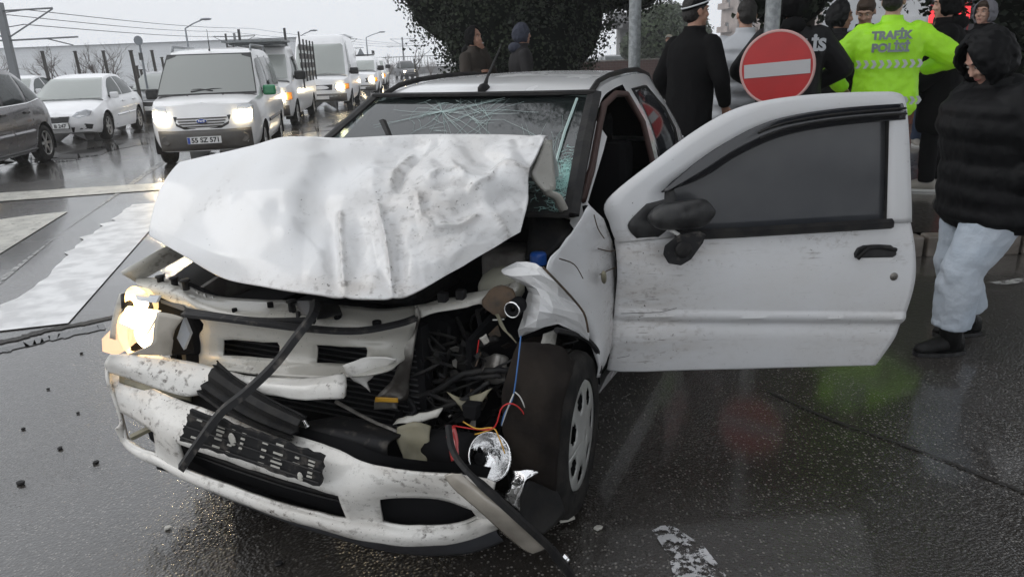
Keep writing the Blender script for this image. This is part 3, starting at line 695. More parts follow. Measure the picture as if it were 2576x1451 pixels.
def interior(o, x0, x1, hw, z0, z1, seats=True, mt='blackmatte'):
    MB().box(((x0+x1)/2,0,z0+.02),(abs(x0-x1),hw*2-.1,.04)).build('cabin_floor',mt,o)
    if seats:
        for sg in (1,-1):
            s_ = MB().box((x0-.9,sg*.36,z0+.08),(.5,.46,.14)).box((x0-1.18,sg*.36,z0+.38),(.13,.46,.55)).box((x0-1.21,sg*.36,z0+.72),(.09,.24,.16)).build('seat','darkgrey',o,bevel=.03)
        MB().lathe([(.17,0),(.185,.012),(.19,0),(.185,-.012),(.17,0)],(x0-.42,.36,z0+.30),'X',n=20).build('steering_wheel','blacktrim',o)
def vehicle(name, label, cat, at, rz, S, paint, whl, glassm='carglass', group=None):
    o = empty(name, at+(0,) if len(at) == 2 else at, R(rz)); tag(o, label, cat, group)
    arches = [(x,r*1.0,r*1.16) for x,y,r in whl]
    body_mesh(S, arches).build('body', paint, o, smooth=True, angle=40, weld=True)
    cabin_mesh(S).build('cabin', paint, o, smooth=True, angle=40, weld=True)
    wells(o, arches, S.prm(whl[0][0])[4])
    for x,y,r in whl:
        for sg in (1,-1): wheel(o, x, sg*y, r, sg)
    return o
QUEUE = 'vehicles queuing on the wet road'
# ---- small delivery van (tall, roof rails)
def connect_van():
    S = Shape([(.60,.24,.95,1.00,.76,.72,.70),(.40,.23,1.00,1.06,.84,.79,.75),(0,.23,1.04,1.12,.88,.83,.80),(-.35,.24,1.07,1.15,.895,.85,.82),(-1.2,.25,1.08,1.13,.895,.86,.82),(-2.4,.25,1.08,1.12,.895,.86,.82),(-3.25,.27,1.08,1.12,.89,.86,.80),(-3.38,.32,1.08,1.12,.86,.83,.78)],
              [(.02,1.10,.80),(-.25,1.32,.75),(-.60,1.66,.70),(-.80,1.80,.68),(-1.2,1.845,.70),(-2.2,1.85,.71),(-3.1,1.82,.70),(-3.36,1.70,.69)],
              [(.2,.06),(.45,.24),(.7,.22),(.95,.08),(1.1,.02)], [(.3,.02),(.6,.06),(1.1,.02)])
    o = vehicle('delivery_van', 'silver white delivery van with a green left mirror and lit headlights', 'van', (-5.02,12.75), -79, S, 'paint_silverwhite', [(0,.75,.31),(-2.66,.75,.31)], group=QUEUE)
    ws = shield(S,.0,1.12,.78,-.68,1.74,.68,.08).build('windscreen','vanglass',o,smooth=True)
    rows = shield(S,.03,1.095,.80,-.70,1.765,.70,.08,.002).build('screen_surround','blacktrim',o,smooth=True)
    for sg,l in ((1,.3),(-1,.25)):
        w_ = MB().tube([(.06,-.25*sg if sg > 0 else .10,1.16),(.02,.1*sg,1.19),(-.01,.45*sg,1.18)],.012,5).build('wiper','blacktrim',o)
    for sg in (1,-1):
        side_window(S,sg,[(-.30,1.14),(-.7,1.13),(-1.15,1.13)],[(-.62,1.52),(-.85,1.66),(-1.15,1.68)]).build('side_window','carglass',o,smooth=True)
        side_window(S,sg,[(-1.27,1.13),(-2.05,1.13)],[(-1.27,1.69),(-2.05,1.70)]).build('side_window','carglass',o,smooth=True)
        side_window(S,sg,[(-2.2,1.13),(-3.1,1.13)],[(-2.2,1.70),(-3.02,1.68)]).build('side_window','carglass',o,smooth=True)
        flankline(S,[(-1.21,.32),(-1.21,1.1),(-1.21,1.72)],sgs=(sg,)).build('door_seam','blackmatte',o)
        flankline(S,[(-2.12,.36),(-2.12,1.72)],sgs=(sg,)).build('door_seam','blackmatte',o); flankline(S,[(-.45,.62),(-1.2,.62),(-2.1,.62),(-2.25,.62)],.07,.0,sgs=(sg,)).build('rub_strip','bumper_grey',o)
        MB().tube([(-.95,sg*.66,1.80),(-1.05,sg*.66,1.90),(-2.9,sg*.67,1.91),(-3.05,sg*.67,1.81)],.022,6).build('roof_rail','steel_galv',o,smooth=True)
        h = MB().prism([(S.front_x(y,z)+.012,y,z) for y,z in [(sg*.50,.70),(sg*.765,.715),(sg*.775,.93),(sg*.70,.955),(sg*.55,.93)]],(-.10,0,0)).build('headlight','lamp_clear',o,bevel=.01)
        MB().prism([(S.front_x(y,z)+.034,y,z) for y,z in [(sg*.515,.71),(sg*.62,.71),(sg*.75,.72),(sg*.758,.87),(sg*.65,.87),(sg*.545,.86)]],(-.06,0,0)).build('bulb_glow','headlamp_on',h)
        f = MB().lathe([(.001,.0),(.055,.0),(.07,.015),(.075,0),(.075,-.05)],(S.front_x(sg*.60,.43)+.005,sg*.60,.43),'X',n=20).build('fog_lamp','bumper_grey',o,smooth=True)
    for sg in (1,-1):          # the lit headlights also throw their beams on the road
        sl_ = bpy.data.lights.new('headlight_beam','SPOT'); sl_.energy = 90; sl_.color = (1,.80,.50); sl_.spot_size = R(70); sl_.spot_blend = .8; sl_.shadow_soft_size = .08
        so = bpy.data.objects.new('headlight_beam', sl_); col.objects.link(so); so.parent = o; so.location = (S.front_x(sg*.63,.79)+.10,sg*.63,.79); so.rotation_euler = (0,R(-76),0)
    mirror(o,-.42,.86,1.13,1,'paint_green',1.15); mirror(o,-.42,-.86,1.13,-1,'blacktrim',1.15)
    g = patch(S,[(-.44,.80),(.44,.80),(.40,.66),(.28,.60),(-.28,.60),(-.40,.66)],.012,.06).build('grille','grille',o,bevel=.01)
    for k in range(4): MB().tube([(S.front_x(y,z)+.02,y,z) for y,z in [(-.38+.02*k,.765-.042*k),(-.2,.765-.042*k),(0,.765-.042*k),(.2,.765-.042*k),(.38-.02*k,.765-.042*k)]],.010,5).build('grille_bar',mat('grille_slat',(.05,.045,.04),.5),g)
    b = MB().ball((S.front_x(0,.715)+.03,0,.725),(.012,.085,.036),16).build('badge','plateblue',o,smooth=True); MB().lathe([(1,-.002),(1,.004),(.9,.006)],n=24,axis='X').build('badge_ring','chrome',b)
    q = [c for c in b.children][0]; q.scale = (1,.085,.036); q.location = (S.front_x(0,.715)+.038,0,.725)
    text('lettering','Ford',.05,'chrome',frame((S.front_x(0,.715)+.043,0,.725),(0,1,0),(0,0,1)),b,.001,.001)
    rows = [[(S.front_x(y,z)+.006,y,z) for y in [i*.12-.72 for i in range(13)]] for z in (.255,.33,.42,.52,.585)]
    MB().grid(rows).build('bumper','bumper_grey',o,smooth=True,solid=.02)
    plate(o,'55 SZ 571',(S.front_x(0,.42)+.02,0,.425))
    MB().tube([(-.75,.0,1.82),(-.78,0,1.86),(-.80,0,2.17)],[.02,.008,.004],6).build('aerial','blacktrim',o)
    for sg in (1,-1): MB().ball((.22,sg*.28,1.105),(.012,.018,.010),8).build('washer_jet','blacktrim',o)
    for k in range(6): MB().box((-1.25-.32*k,0,1.862),(.05,1.0,.012)).build('roof_rib','paint_silverwhite',o,bevel=.005)
    interior(o,-.1,-3.2,.85,.62,1.7)
    return o
connect_van()
# ---- white three-box sedan
def sedan_shape(L=1.0, h=1.49, wid=.865):
    w = wid
    return Shape([(.62,.24,.62,.68,w*.80,w*.74,w*.76),(.45,.20,.70,.78,w*.93,w*.86,w*.86),(0,.20,.82,.90,w*.985,w*.90,w*.92),(-.5,.20,.90,.98,w,w*.92,w*.93),(-1.4,.20,.92,.98,w,w*.93,w*.94),(-2.3,.20,.95,1.0,w,w*.92,w*.94),(-2.75,.22,.97,1.05,w*.985,w*.88,w*.92),(-3.2,.28,.96,1.04,w*.93,w*.82,w*.88),(-3.42,.36,.92,1.0,w*.86,w*.78,w*.8)],
              [(-.20,.93,.76),(-.55,1.13,.68),(-.95,1.36,.60),(-1.3,1.45*h/1.49,.58),(-1.8,h,.58),(-2.3,1.45*h/1.49,.57),(-2.7,1.27,.60),(-3.05,1.06,.66)],
              [(.2,.06),(.4,.22),(.6,.20),(.75,.06),(.9,.01)], [(.35,.02),(.6,.08),(1.0,.01)])
def sedan(name, label, at, rz, paint, group=QUEUE, lights=None, txt=None, rimm='rim', h=1.49, detail=True, tails=None):
    S = sedan_shape(h=h); o = vehicle(name, label, 'car', at, rz, S, paint, [(0,.74,.315),(-2.6,.74,.315)], group=group)
    shield(S,-.16,.945,.74,-1.04,1.395,.57,.09).build('windscreen','vanglass' if detail else 'carglass',o,smooth=True)
    shield(S,-3.02,1.075,.62,-2.42,1.40,.53,.06,.008,sgn=-1).build('rear_window','carglass',o,smooth=True)
    for sg in (1,-1):
        side_window(S,sg,[(-.52,.955),(-1.0,.965),(-1.55,.975)],[(-.86,1.20),(-1.2,1.36),(-1.55,1.41)]).build('side_window','carglass',o,smooth=True)
        side_window(S,sg,[(-1.62,.975),(-2.2,.985),(-2.55,1.0)],[(-1.62,1.415),(-2.1,1.40),(-2.5,1.25)]).build('side_window','carglass',o,smooth=True)
        hd = MB().prism([(S.front_x(y,z)+.012,y,z) for y,z in [(sg*.34,.60),(sg*.46,.55),(sg*.66,.60),(sg*.71,.70),(sg*.60,.735),(sg*.42,.68)]],(-.08,0,0)).build('headlight','lamp_clear',o,bevel=.01)
        if lights and (lights == 2 or sg > 0): MB().ball((S.front_x(sg*.52,.64)+.02,sg*.52,.64),(.03,.13,.075),12).build('bulb_glow','headlamp_on',hd,smooth=True)
        elif detail:
            for yy,rr in ((.46,.045),(.565,.05)): MB().lathe([(.001,-.01),(rr*.7,.0),(rr,.02),(rr*1.08,.02)],(S.front_x(sg*yy,.64)+.004,sg*yy,.64),'X',n=16).build('reflector','chrome',hd,smooth=True)
        if tails: MB().prism([(S.rear_x(y,z)-.012,y,z) for y,z in [(sg*.42,.72),(sg*.68,.72),(sg*.68,.88),(sg*.42,.88)]],(.05,0,0)).build('tail_light','red_on',o)
        mirror(o,-.62,sg*.80,.99,sg,paint,.95)
        if detail:
            flankline(S,[(-.62,.30),(-.60,.93)],sgs=(sg,)).build('door_seam','blackmatte',o); flankline(S,[(-1.58,.26),(-1.58,1.42)],sgs=(sg,)).build('door_seam','blackmatte',o); flankline(S,[(-2.35,.62),(-2.5,.97)],sgs=(sg,)).build('door_seam','blackmatte',o)
            flankline(S,[(-.7,.52),(-1.55,.53)],.05,.0,(sg,)).build('rub_strip',paint,o); flankline(S,[(-1.62,.53),(-2.2,.535)],.05,.0,(sg,)).build('rub_strip',paint,o)
            for xx in (-1.42,-2.3):
                MB().box((xx,sg*(S.body_y(xx,.82)+.015),.83),(.20,.035,.035)).build('door_handle',paint,o,bevel=.01)
    g = patch(S,[(-.30,.60),(.30,.60),(.27,.47),(.0,.45),(-.27,.47)],.012,.05).build('grille','grille',o,bevel=.01)
    MB().tube([(S.front_x(y,z)+.018,y,z) for y,z in [(-.30,.60),(.30,.60),(.27,.47),(0,.45),(-.27,.47),(-.30,.60)]],.011,5).build('grille_surround','chrome',g)
    patch(S,[(-.36,.36),(.36,.36),(.30,.24),(-.30,.24)],.012,.05).build('lower_intake','grille',o,bevel=.01)
    for sg in (1,-1): patch(S,[(sg*.42,.30),(sg*.66,.30),(sg*.70,.40),(sg*.56,.43)],.012,.05).build('fog_intake','grille',o,bevel=.01)
    MB().box((S.front_x(0,.40)+.006,0,.40),(.02,.54,.13)).build('plate_holder','blacktrim',o,bevel=.004)
    if txt: plate(o,txt,(S.front_x(0,.40)+.022,0,.40))
    else: plate(o,'',(S.front_x(0,.40)+.022,0,.40)) if detail else None
    for y0 in (.30,-.28): MB().tube([(-.15,y0,.955),(-.19,y0-.3,.985),(-.22,y0-.5,.985)],.011,4).build('wiper','blacktrim',o)
    interior(o,-.2,-2.6,.8,.45,1.3)
    return o
sedan('white_sedan', 'white sedan with a black grille beside the dark people carrier', (-10.2,17.5), -79, 'paint_whitecar', txt='55 B 247')
sedan('grey_sedan', 'dark grey car half hidden between the white sedan and the silver white van', (-11.1,24.0), -80, 'paint_greycar')
sedan('white_sedan', 'white car mostly hidden behind the dark people carrier and the white sedan', (-16.6,25.0), -80, 'paint_whitecar')
# ---- dark people carrier on the far left
def carrier():
    S = Shape([(.62,.24,.72,.80,.70,.66,.66),(.40,.20,.82,.90,.80,.75,.76),(0,.20,.92,1.0,.865,.79,.80),(-.4,.20,.98,1.08,.875,.81,.82),(-1.4,.20,1.00,1.06,.875,.82,.82),(-2.4,.21,1.03,1.08,.87,.82,.82),(-3.0,.24,1.04,1.09,.85,.79,.80),(-3.30,.32,1.02,1.06,.78,.72,.74),(-3.42,.40,.98,1.02,.70,.66,.68)],
              [(.05,1.02,.76),(-.4,1.32,.68),(-.85,1.55,.62),(-1.3,1.65,.60),(-2.0,1.66,.60),(-2.6,1.58,.59),(-3.05,1.36,.60),(-3.32,1.08,.64)],
              [(.2,.05),(.45,.22),(.7,.18),(.95,.03)], [(.4,.04),(.6,.14),(1.0,.02)])
    o = vehicle('people_carrier', 'dark anthracite people carrier with rounded tail cut by the picture edge', 'car', (-8.78,10.75), -80, S, 'paint_anthracite', [(0,.75,.315),(-2.76,.75,.325)], group=QUEUE)
    shield(S,.04,1.06,.74,-.88,1.58,.60,.1).build('windscreen','carglass',o,smooth=True)
    shield(S,-3.33,1.12,.58,-2.85,1.50,.52,.06,.008,sgn=-1).build('rear_window','carglass',o,smooth=True)
    for sg in (1,-1):
        side_window(S,sg,[(-.45,1.04),(-1.45,1.04)],[(-.78,1.42),(-1.45,1.57)]).build('side_window','carglass',o,smooth=True)
        side_window(S,sg,[(-1.55,1.04),(-2.3,1.06)],[(-1.55,1.575),(-2.38,1.53)]).build('side_window','carglass',o,smooth=True)
        side_window(S,sg,[(-2.42,1.06),(-2.95,1.12)],[(-2.47,1.51),(-2.90,1.33)]).build('side_window','carglass',o,smooth=True)
        flankline(S,[(-.45,1.025),(-1.5,1.025),(-2.35,1.045),(-2.95,1.10)],.022,.004,(sg,)).build('waist_trim','chrome',o)
        for xx in (-1.5,-2.36): flankline(S,[(xx,.26 if xx > -2 else .75),(xx,1.58 if xx > -2 else 1.52)],sgs=(sg,)).build('door_seam','blackmatte',o)
        flankline(S,[(-.55,.56),(-1.48,.57)],.06,.004,(sg,)).build('rub_strip','paint_anthracite',o); flankline(S,[(-1.52,.57),(-2.3,.58)],.06,.004,(sg,)).build('rub_strip','paint_anthracite',o)
        flankline(S,[(-.4,.27),(-2.35,.27)],.05,.0,(sg,)).build('sill_trim','chrome' if False else 'darkgrey',o)
        for xx in (-1.30,-2.18): MB().box((xx,sg*(S.body_y(xx,.9)+.012),.90),(.18,.04,.04)).build('door_handle','blacktrim',o,bevel=.012)
        mirror(o,-.55,sg*.84,1.08,sg,'blacktrim'); MB().box((-3.32,sg*.66,.86),(.10,.10,.26)).build('tail_light','amber',o,bevel=.02)
    interior(o,-.1,-3.0,.8,.5,1.5); return o
carrier()
# ---- boxy vans in the queue
def box_van(name, label, at, rz, paint, L=3.9, h=2.0, rake=.55, lights=2, wid=.92, drop=None, roofrack=False, hoodx=.55):
    S = Shape([(hoodx+.08,.30,.98,1.05,wid*.86,wid*.80,wid*.80),(hoodx-.12,.28,1.05,1.13,wid*.95,wid*.90,wid*.88),(0,.28,1.12,1.2,wid,wid*.95,wid*.92),(-.6,.28,1.15,1.2,wid,wid*.96,wid*.94),(-2,.30,1.15,1.2,wid,wid*.96,wid*.94),(-L+.2,.32,1.15,1.2,wid,wid*.96,wid*.92),(-L,.36,1.15,1.2,wid*.97,wid*.94,wid*.9)],
              [(hoodx-.28,1.17,wid*.88),(hoodx-.28-rake*.5,lerp(1.17,h-.1,.48),wid*.85),(hoodx-.28-rake,h-.10,wid*.80),(hoodx-.55-rake,h,wid*.79),(-1.6 if drop is None else drop+.3,h,wid*.80),(-L+.3 if drop is None else drop,h-.02,wid*.80)]+([(-L+.02,h-.12,wid*.78)] if drop is None else [(drop-.02,1.2,wid*.9)]),
              [(.25,.04),(.5,.14),(.8,.12),(1.05,.03)], [(.4,.01),(1.1,.01)])
    o = vehicle(name, label, 'van', at, rz, S, paint, [(0,wid-.13,.33),(-L+.95,wid-.13,.33)], group=QUEUE)
    shield(S,hoodx-.28,1.2,wid*.84,hoodx-.30-rake*.85,lerp(1.17,h-.1,.82),wid*.78,.09,.02).build('windscreen','vanglass',o,smooth=True)
    for sg in (1,-1):
        side_window(S,sg,[(hoodx-.5,1.2),(-.95,1.2)],[(hoodx-.46-rake*.8,h-.30),(-.95,h-.25)]).build('side_window','carglass',o,smooth=True)
        flankline(S,[(-1.05,.35),(-1.05,h-.2)],sgs=(sg,)).build('door_seam','blackmatte',o)
        mirror(o,-.15,sg*(wid-.02),1.28,sg,'blacktrim',1.5)
        hd = MB().prism([(S.front_x(y,z)+.012,y,z) for y,z in [(sg*wid*.48,.68),(sg*wid*.80,.68),(sg*wid*.80,.90),(sg*wid*.48,.88)]],(-.08,0,0)).build('headlight','lamp_clear',o,bevel=.01)
        if lights == 2 or (lights == 1 and sg > 0): MB().ball((S.front_x(sg*wid*.64,.77)+.02,sg*wid*.64,.77),(.03,.14,.10),12).build('bulb_glow','headlamp_on',hd,smooth=True)
        patch(S,[(sg*wid*.82,.70),(sg*wid*.95,.70),(sg*wid*.95,.88),(sg*wid*.82,.88)],.012,.06).build('indicator','amber',o)
    patch(S,[(-.40,.86),(.40,.86),(.38,.68),(-.38,.68)],.012,.05).build('grille','grille',o,bevel=.01)
    rows = [[(S.front_x(y,z)+.010,y,z) for y in [i*.13*wid/.92-.78*wid/.92 for i in range(13)]] for z in (.31,.42,.56)]
    MB().grid(rows).build('bumper','bumper_grey',o,smooth=True,solid=.03)
    plate(o,'',(S.front_x(0,.45)+.03,0,.44)); interior(o,-.1,-1.1,wid-.05,.75,h)
    for y0 in (.35,-.2): MB().tube([(hoodx-.22,y0,1.22),(hoodx-.30,y0-.5,1.30)],.012,4).build('wiper','blacktrim',o)
    if roofrack:
        for k in range(2): MB().box((-.3-.8*k,0,h+.07),(.05,1.35,.05)).build('roof_bar','steel_galv',o)
        MB().box((-.5,0,h+.12),(1.6,1.45,.05)).build('roof_board','steel_galv',o)
    return o, S
pk, S_ = box_van('dropside_truck', 'white dropside truck with roof board and slatted side racks behind the delivery van', (-6.35,19.6), -82, 'paint_silverwhite', L=4.9, h=2.02, rake=.5, drop=-1.3, roofrack=True, lights=1)
for sg in (1,-1):
    for k in range(4): MB().box((-3.1,sg*.93,1.28+.24*k),(3.4,.03,.15)).build('side_board','bumper_grey',pk)
    for k in range(5): MB().box((-1.45-.82*k,sg*.96,1.65),(.07,.04,1.15 if k else 1.5)).build('rack_post','darkgrey',pk)
for sg in (1,-1): MB().box((-1.42,sg*.6,2.0),(.06,.06,1.0)).build('headboard_post','darkgrey',pk)
box_van('panel_van', 'tall white panel van standing behind the dropside truck', (-6.35,26.4), -83, 'paint_whitecar', L=4.6, h=2.5, rake=.75, wid=1.0)
pv, S2 = box_van('estate_van', 'white estate van with a roof rack and dazzling headlights', (-6.75,35.5), -84, 'paint_whitecar', L=3.3, h=1.82, rake=.6, wid=.86)
for k in range(3): MB().box((-.7-.7*k,0,1.88),(.05,1.2,.05)).build('roof_bar','blacktrim',pv)
for sg in (1,-1): MB().tube([(-.5,sg*.6,1.93),(-2.4,sg*.6,1.93)],.02,5).build('roof_rail','blacktrim',pv); [MB().box((-.7-.7*k,sg*.6,2.0),(.04,.04,.16)).build('rack_post','blacktrim',pv) for k in range(3)]
box_van('estate_van', 'pale grey estate van behind the one with the roof rack', (-8.0,46), -84, 'paint_silverwhite', L=3.3, h=1.8, rake=.6, wid=.86)
sedan('grey_saloon', 'grey saloon with one dazzling headlight near the far bend', (-10.3,60), -82, 'paint_greycar', lights=1, detail=False, h=1.55)
sedan('dark_hatchback', 'dark car with two warm headlights rounding the far bend', (-8.9,71), -72, 'paint_black', lights=2, detail=False, h=1.6)
# ---- parked and braking cars beyond the plaza
PK = 'cars beyond the plaza wall'
sedan('braking_car', 'dark car with red brake lights partly hidden by the ivy tree', (4.75,52.6), 95, 'paint_black', PK, detail=False, tails=True)
sedan('braking_car', 'dark hatchback with red brake lights in the open under the overpass', (7.15,54), 95, 'paint_greycar', PK, detail=False, tails=True)
sedan('parked_car', 'white sedan parked below the round green tree', (8.8,44.0), 185, 'paint_whitecar', PK, detail=False)
sedan('parked_car', 'silver sedan parked between the white sedan and the blue van', (10.6,49), 185, 'paint_silverwhite', PK, detail=False)
box_van('parked_van', 'bright blue van parked behind the silver sedan', (10.2,53), 185, 'paint_blue', L=3.6, h=1.9, lights=0)
# ================================================================ THE WRECKED CAR (car frame: X forward, Y left, origin on the ground under the front axle)
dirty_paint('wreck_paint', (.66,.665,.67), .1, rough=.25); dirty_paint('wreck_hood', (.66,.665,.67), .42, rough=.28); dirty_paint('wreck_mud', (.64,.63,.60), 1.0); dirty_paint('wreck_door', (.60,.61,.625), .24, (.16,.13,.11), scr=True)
dirty_paint('inner_white', (.44,.43,.39), .9); mat('inner_grey', (.20,.19,.18), .6, c2=(.10,.09,.08), nscale=8)
glass('wreck_glass', (.02,.026,.026), .05, .40, (.45,.55,.53)); MATS['wreck_glass'].node_tree.nodes['Principled BSDF'].inputs['IOR'].default_value = 2.5; MATS['wreck_glass'].node_tree.nodes['Principled BSDF'].inputs['Specular IOR Level'].default_value = .5; glass('wreck_tint', (.02,.022,.026), .05, .18, (.3,.3,.32)); mat('tint_film', (.035,.038,.044), .10, spec=.6, c2=(.06,.062,.066), nscale=2, rough2=.22)
mat('crack', (.38,.50,.48), .3, spec=.7); mat('crack_dense', (.36,.60,.56), .35); mat('rubber', (.011,.011,.012), .6, spec=.22, c2=(.022,.021,.020), nscale=15, bump=.2, bscale=50); mat('dustyblack', (.013,.013,.014), .6, spec=.25, c2=(.10,.09,.08), nscale=30, nlo=.55, nhi=.75)
mat('mudliner', (.010,.008,.007), .8, spec=.15, c2=(.019,.015,.012), nscale=9, bump=.5, bscale=25); mat('rust', (.10,.065,.04), .75, c2=(.05,.04,.03), nscale=20, bump=.4); mat('metal_raw', (.28,.27,.25), .4, .7, c2=(.12,.11,.10), nscale=12, bump=.3)
mat('khaki', (.24,.22,.15), .5, c2=(.13,.12,.08), nscale=9); mat('beige_lens', (.36,.33,.28), .25, coat=.6, c2=(.20,.18,.15), nscale=5, detail=6); mat('blue_cap', (.02,.10,.42), .35)
mat('wire_red', (.5,.02,.02), .4); mat('wire_blue', (.05,.15,.38), .4); mat('wire_yellow', (.6,.33,.04), .4); mat('wire_white', (.5,.5,.48), .4); mat('foil', (.8,.8,.8), .16, 1, bump=.5, bscale=30)
mat('lens_warm', (.9,.62,.42), .25, coat=.5, alpha=.55, emis=(1,.58,.30), estr=.85); mat('lens_hot', (1,.85,.6), .25, coat=.5, emis=(1,.80,.48), estr=3.2); mat('lamp_hot', (1,.9,.7), .3, emis=(1,.80,.50), estr=9); mat('lamp_bowl', (.9,.75,.5), .2, .6, emis=(1,.70,.32), estr=1.3)
mat('interior', (.010,.010,.011), .95, spec=.08); mat('redtail', (.35,.02,.02), .3, coat=.6); mat('brownseal', (.06,.03,.025), .6)
car = empty('wrecked_car', (-.505,2.623,0), -1.98935)
tag(car, 'crashed white hatchback with torn front, buckled bonnet and its left door wide open', 'car')
def smooth_rows(rows, k=3):
    """refine a small control net of points into a dense smooth one"""
    a = [catmull(r, (len(r)-1)*k+1) for r in rows]; n = len(a[0]); cols_ = [catmull([r[i] for r in a], (len(a)-1)*k+1) for i in range(n)]
    return [[cols_[i][j] for i in range(n)] for j in range(len(cols_[0]))]
def crumple(rows, amp, sc_, seed=0):
    out = []
    for r in rows:
        q = []
        for p in r:
            v = V(*p)*sc_+V(seed,seed*.7,0); d = noise.noise_vector(v)+.5*noise.noise_vector(v*2.3)
            e = abs(noise.noise(v*1.3+V(5,1,2)))-.25
            q.append(tuple(V(*p)+d*amp*.7+V(e,e*.3,e)*amp))
        out.append(q)
    return out
def part(mb, name, mt, parent=None, **k): return mb.build(name, mt, parent or car, **k)
# ---- body shell: rear two thirds of the body, right front wing, roof
SW = Shape([(.46,.24,.72,.74,.66,.62,.62),(.25,.21,.80,.84,.785,.725,.73),(-.35,.20,.90,.94,.81,.74,.75),(-1.0,.19,.925,.95,.815,.745,.77),(-2.0,.19,.95,.98,.805,.72,.76),(-2.55,.22,.97,1.0,.76,.66,.72),(-2.98,.30,.95,.98,.66,.58,.62)],
           [(-.26,.96,.70),(-.60,1.155,.635),(-.95,1.355,.575),(-1.2,1.415,.562),(-1.7,1.435,.552),(-2.15,1.41,.528),(-2.55,1.27,.50),(-2.92,1.0,.54)],
           [(.2,.02),(.9,.01)], [(.3,.04),(.6,.10),(1.0,.02)])
def cut_low(c):
    if c.y > 0 and c.x > -.36: return True
    if c.x > -.30 and (c.z > .60 and abs(c.y) < .735): return True
    if c.x > .36: return True
    if c.y > .3 and -1.40 < c.x < -.33 and c.z > .30: return True
    return c.x > -2.7 and abs(c.y) < .66 and c.z > .86
def cut_cab(c):
    zr, wr = SW.roof(c.x)
    if c.y > 0 and -1.40 < c.x < -.30 and c.z < zr-.085 and c.y > .4: return True
    if -.26 >= c.x > -.95 and abs(c.y) < lerp(.66,.535,(-.26-c.x)/.69) : return True
    return False
AR = [(0,.285,.335),(-2.36,.285,.335)]
part(body_mesh(SW, AR, cut_low, .04, (-1,)), 'body_shell', 'wreck_paint', smooth=True, angle=40, weld=True)
part(cabin_mesh(SW, cut_cab), 'cabin', 'wreck_paint', smooth=True, angle=40, weld=True)
lin_ = MB()
for r in [[(x,y*.93,z-.035) for x,y,z in [(gx,0,zr) for gx,zr,wr in SW.gf if gx < -.98]]]: pass
lining = []
for gx,zr,wr in SW.gf:
    if gx < -.98: lining.append([(gx, wr*.94*t/6, zr-.03-.02*abs(t/6)**3) for t in range(-6,7)])
part(MB().grid(lining), 'headlining', 'interior', smooth=True)
part(MB().box((-1.6,0,.30),(2.6,1.5,.03)), 'floor_pan', 'interior'); part(MB().box((-.40,0,.62),(.04,1.44,.66)), 'firewall', 'interior')
part(MB().grid(smooth_rows([[(-.30,y,.90),(-.36,y,.955),(-.52,y,.97),(-.62,y,.90),(-.62,y,.70)] for y in (-.66,-.3,0,.3,.66)],3)), 'dashboard', 'interior', smooth=True)
part(MB().box((-2.55,0,.65),(.05,1.3,.65)), 'tailgate_lining', 'interior')
for sg in (1,-1):
    part(MB().box((-1.12,sg*.36,.50),(.5,.48,.18)).box((-1.42,sg*.36,.80),(.15,.48,.62)).box((-1.46,sg*.36,1.16),(.09,.26,.18)), 'seat', 'interior', bevel=.04)
part(MB().lathe([(.165,0),(.18,.014),(.19,0),(.18,-.014),(.165,0)],(-.78,.36,.86),'X',n=24), 'steering_wheel', 'rubber', smooth=True)
part(MB().box((-2.1,0,.62),(.16,1.2,.5)), 'rear_bench', 'interior', bevel=.05)
wells(car, AR[1:], .80); MB().lathe([(.335,-.5),(.335,-.79)],(0,0,.285),n=20,a0=-.3,a1=math.pi+.3).lathe([(.01,-.5),(.335,-.5)],(0,0,.285),n=20,a0=-.3,a1=math.pi+.3).build('wheel_arch_liner','blackmatte',car,smooth=True)
# side glass, right side and rear quarter
side_window(SW,1,[(-1.55,1.0),(-1.8,1.01),(-2.08,1.03)],[(-1.53,1.335),(-1.78,1.335),(-1.98,1.20)]).build('quarter_window','wreck_tint',car,smooth=True)
flk = [(-1.53,.99),(-1.8,1.0),(-2.10,1.02),(-2.10,1.10),(-2.0,1.22),(-1.80,1.35),(-1.51,1.35),(-1.53,.99)]
flankline(SW, flk, .022, .004, (1,)).build('quarter_window_seal','rubber',car)
side_window(SW,-1,[(-.50,.955),(-1.0,.965),(-1.42,.97)],[(-.78,1.16),(-1.05,1.30),(-1.42,1.355)]).build('side_window','wreck_tint',car,smooth=True)
side_window(SW,-1,[(-1.55,1.0),(-1.8,1.01),(-2.08,1.03)],[(-1.53,1.335),(-1.78,1.335),(-1.98,1.20)]).build('quarter_window','wreck_tint',car,smooth=True)
shield(SW,-2.90,1.03,.48,-2.48,1.30,.45,.05,.008,sgn=-1).build('rear_window','wreck_tint',car,smooth=True)
# windscreen with its black surround
def wsp(y, t, off=.012):
    ww = lerp(.685,.56,t); return (lerp(-.25,-.94,t)+.05*(1-(y/ww)**2)+off*.5, y, lerp(.965,1.355,t)+.02*math.sin(math.pi*max(0,min(1,t)))+off)
ws = shield(SW,-.25,.965,.685,-.94,1.355,.56,.05,.002,n=14).build('windscreen','wreck_glass',car,smooth=True)
def wband(pts, wd=.022, mt='rubber', nm='windscreen_seal', off=.010): return MB().tube([wsp(y,t,off) for y,t in pts], wd, 6, flat=.35).build(nm, mt, car)
wband([(-.685,0),(-.62,.5),(-.56,1)], .03); wband([(.685,0),(.62,.5),(.56,1)], .034)
wband([(-.56+k*.112,1.005) for k in range(11)], .034); wband([(-.68+k*.136,0) for k in range(11)], .03)
part(MB().tube([wsp(.50,.93,.012),wsp(.525,.6,.012),wsp(.565,.15,.012)],.006,5), 'pale_sticker_edge', 'crack')
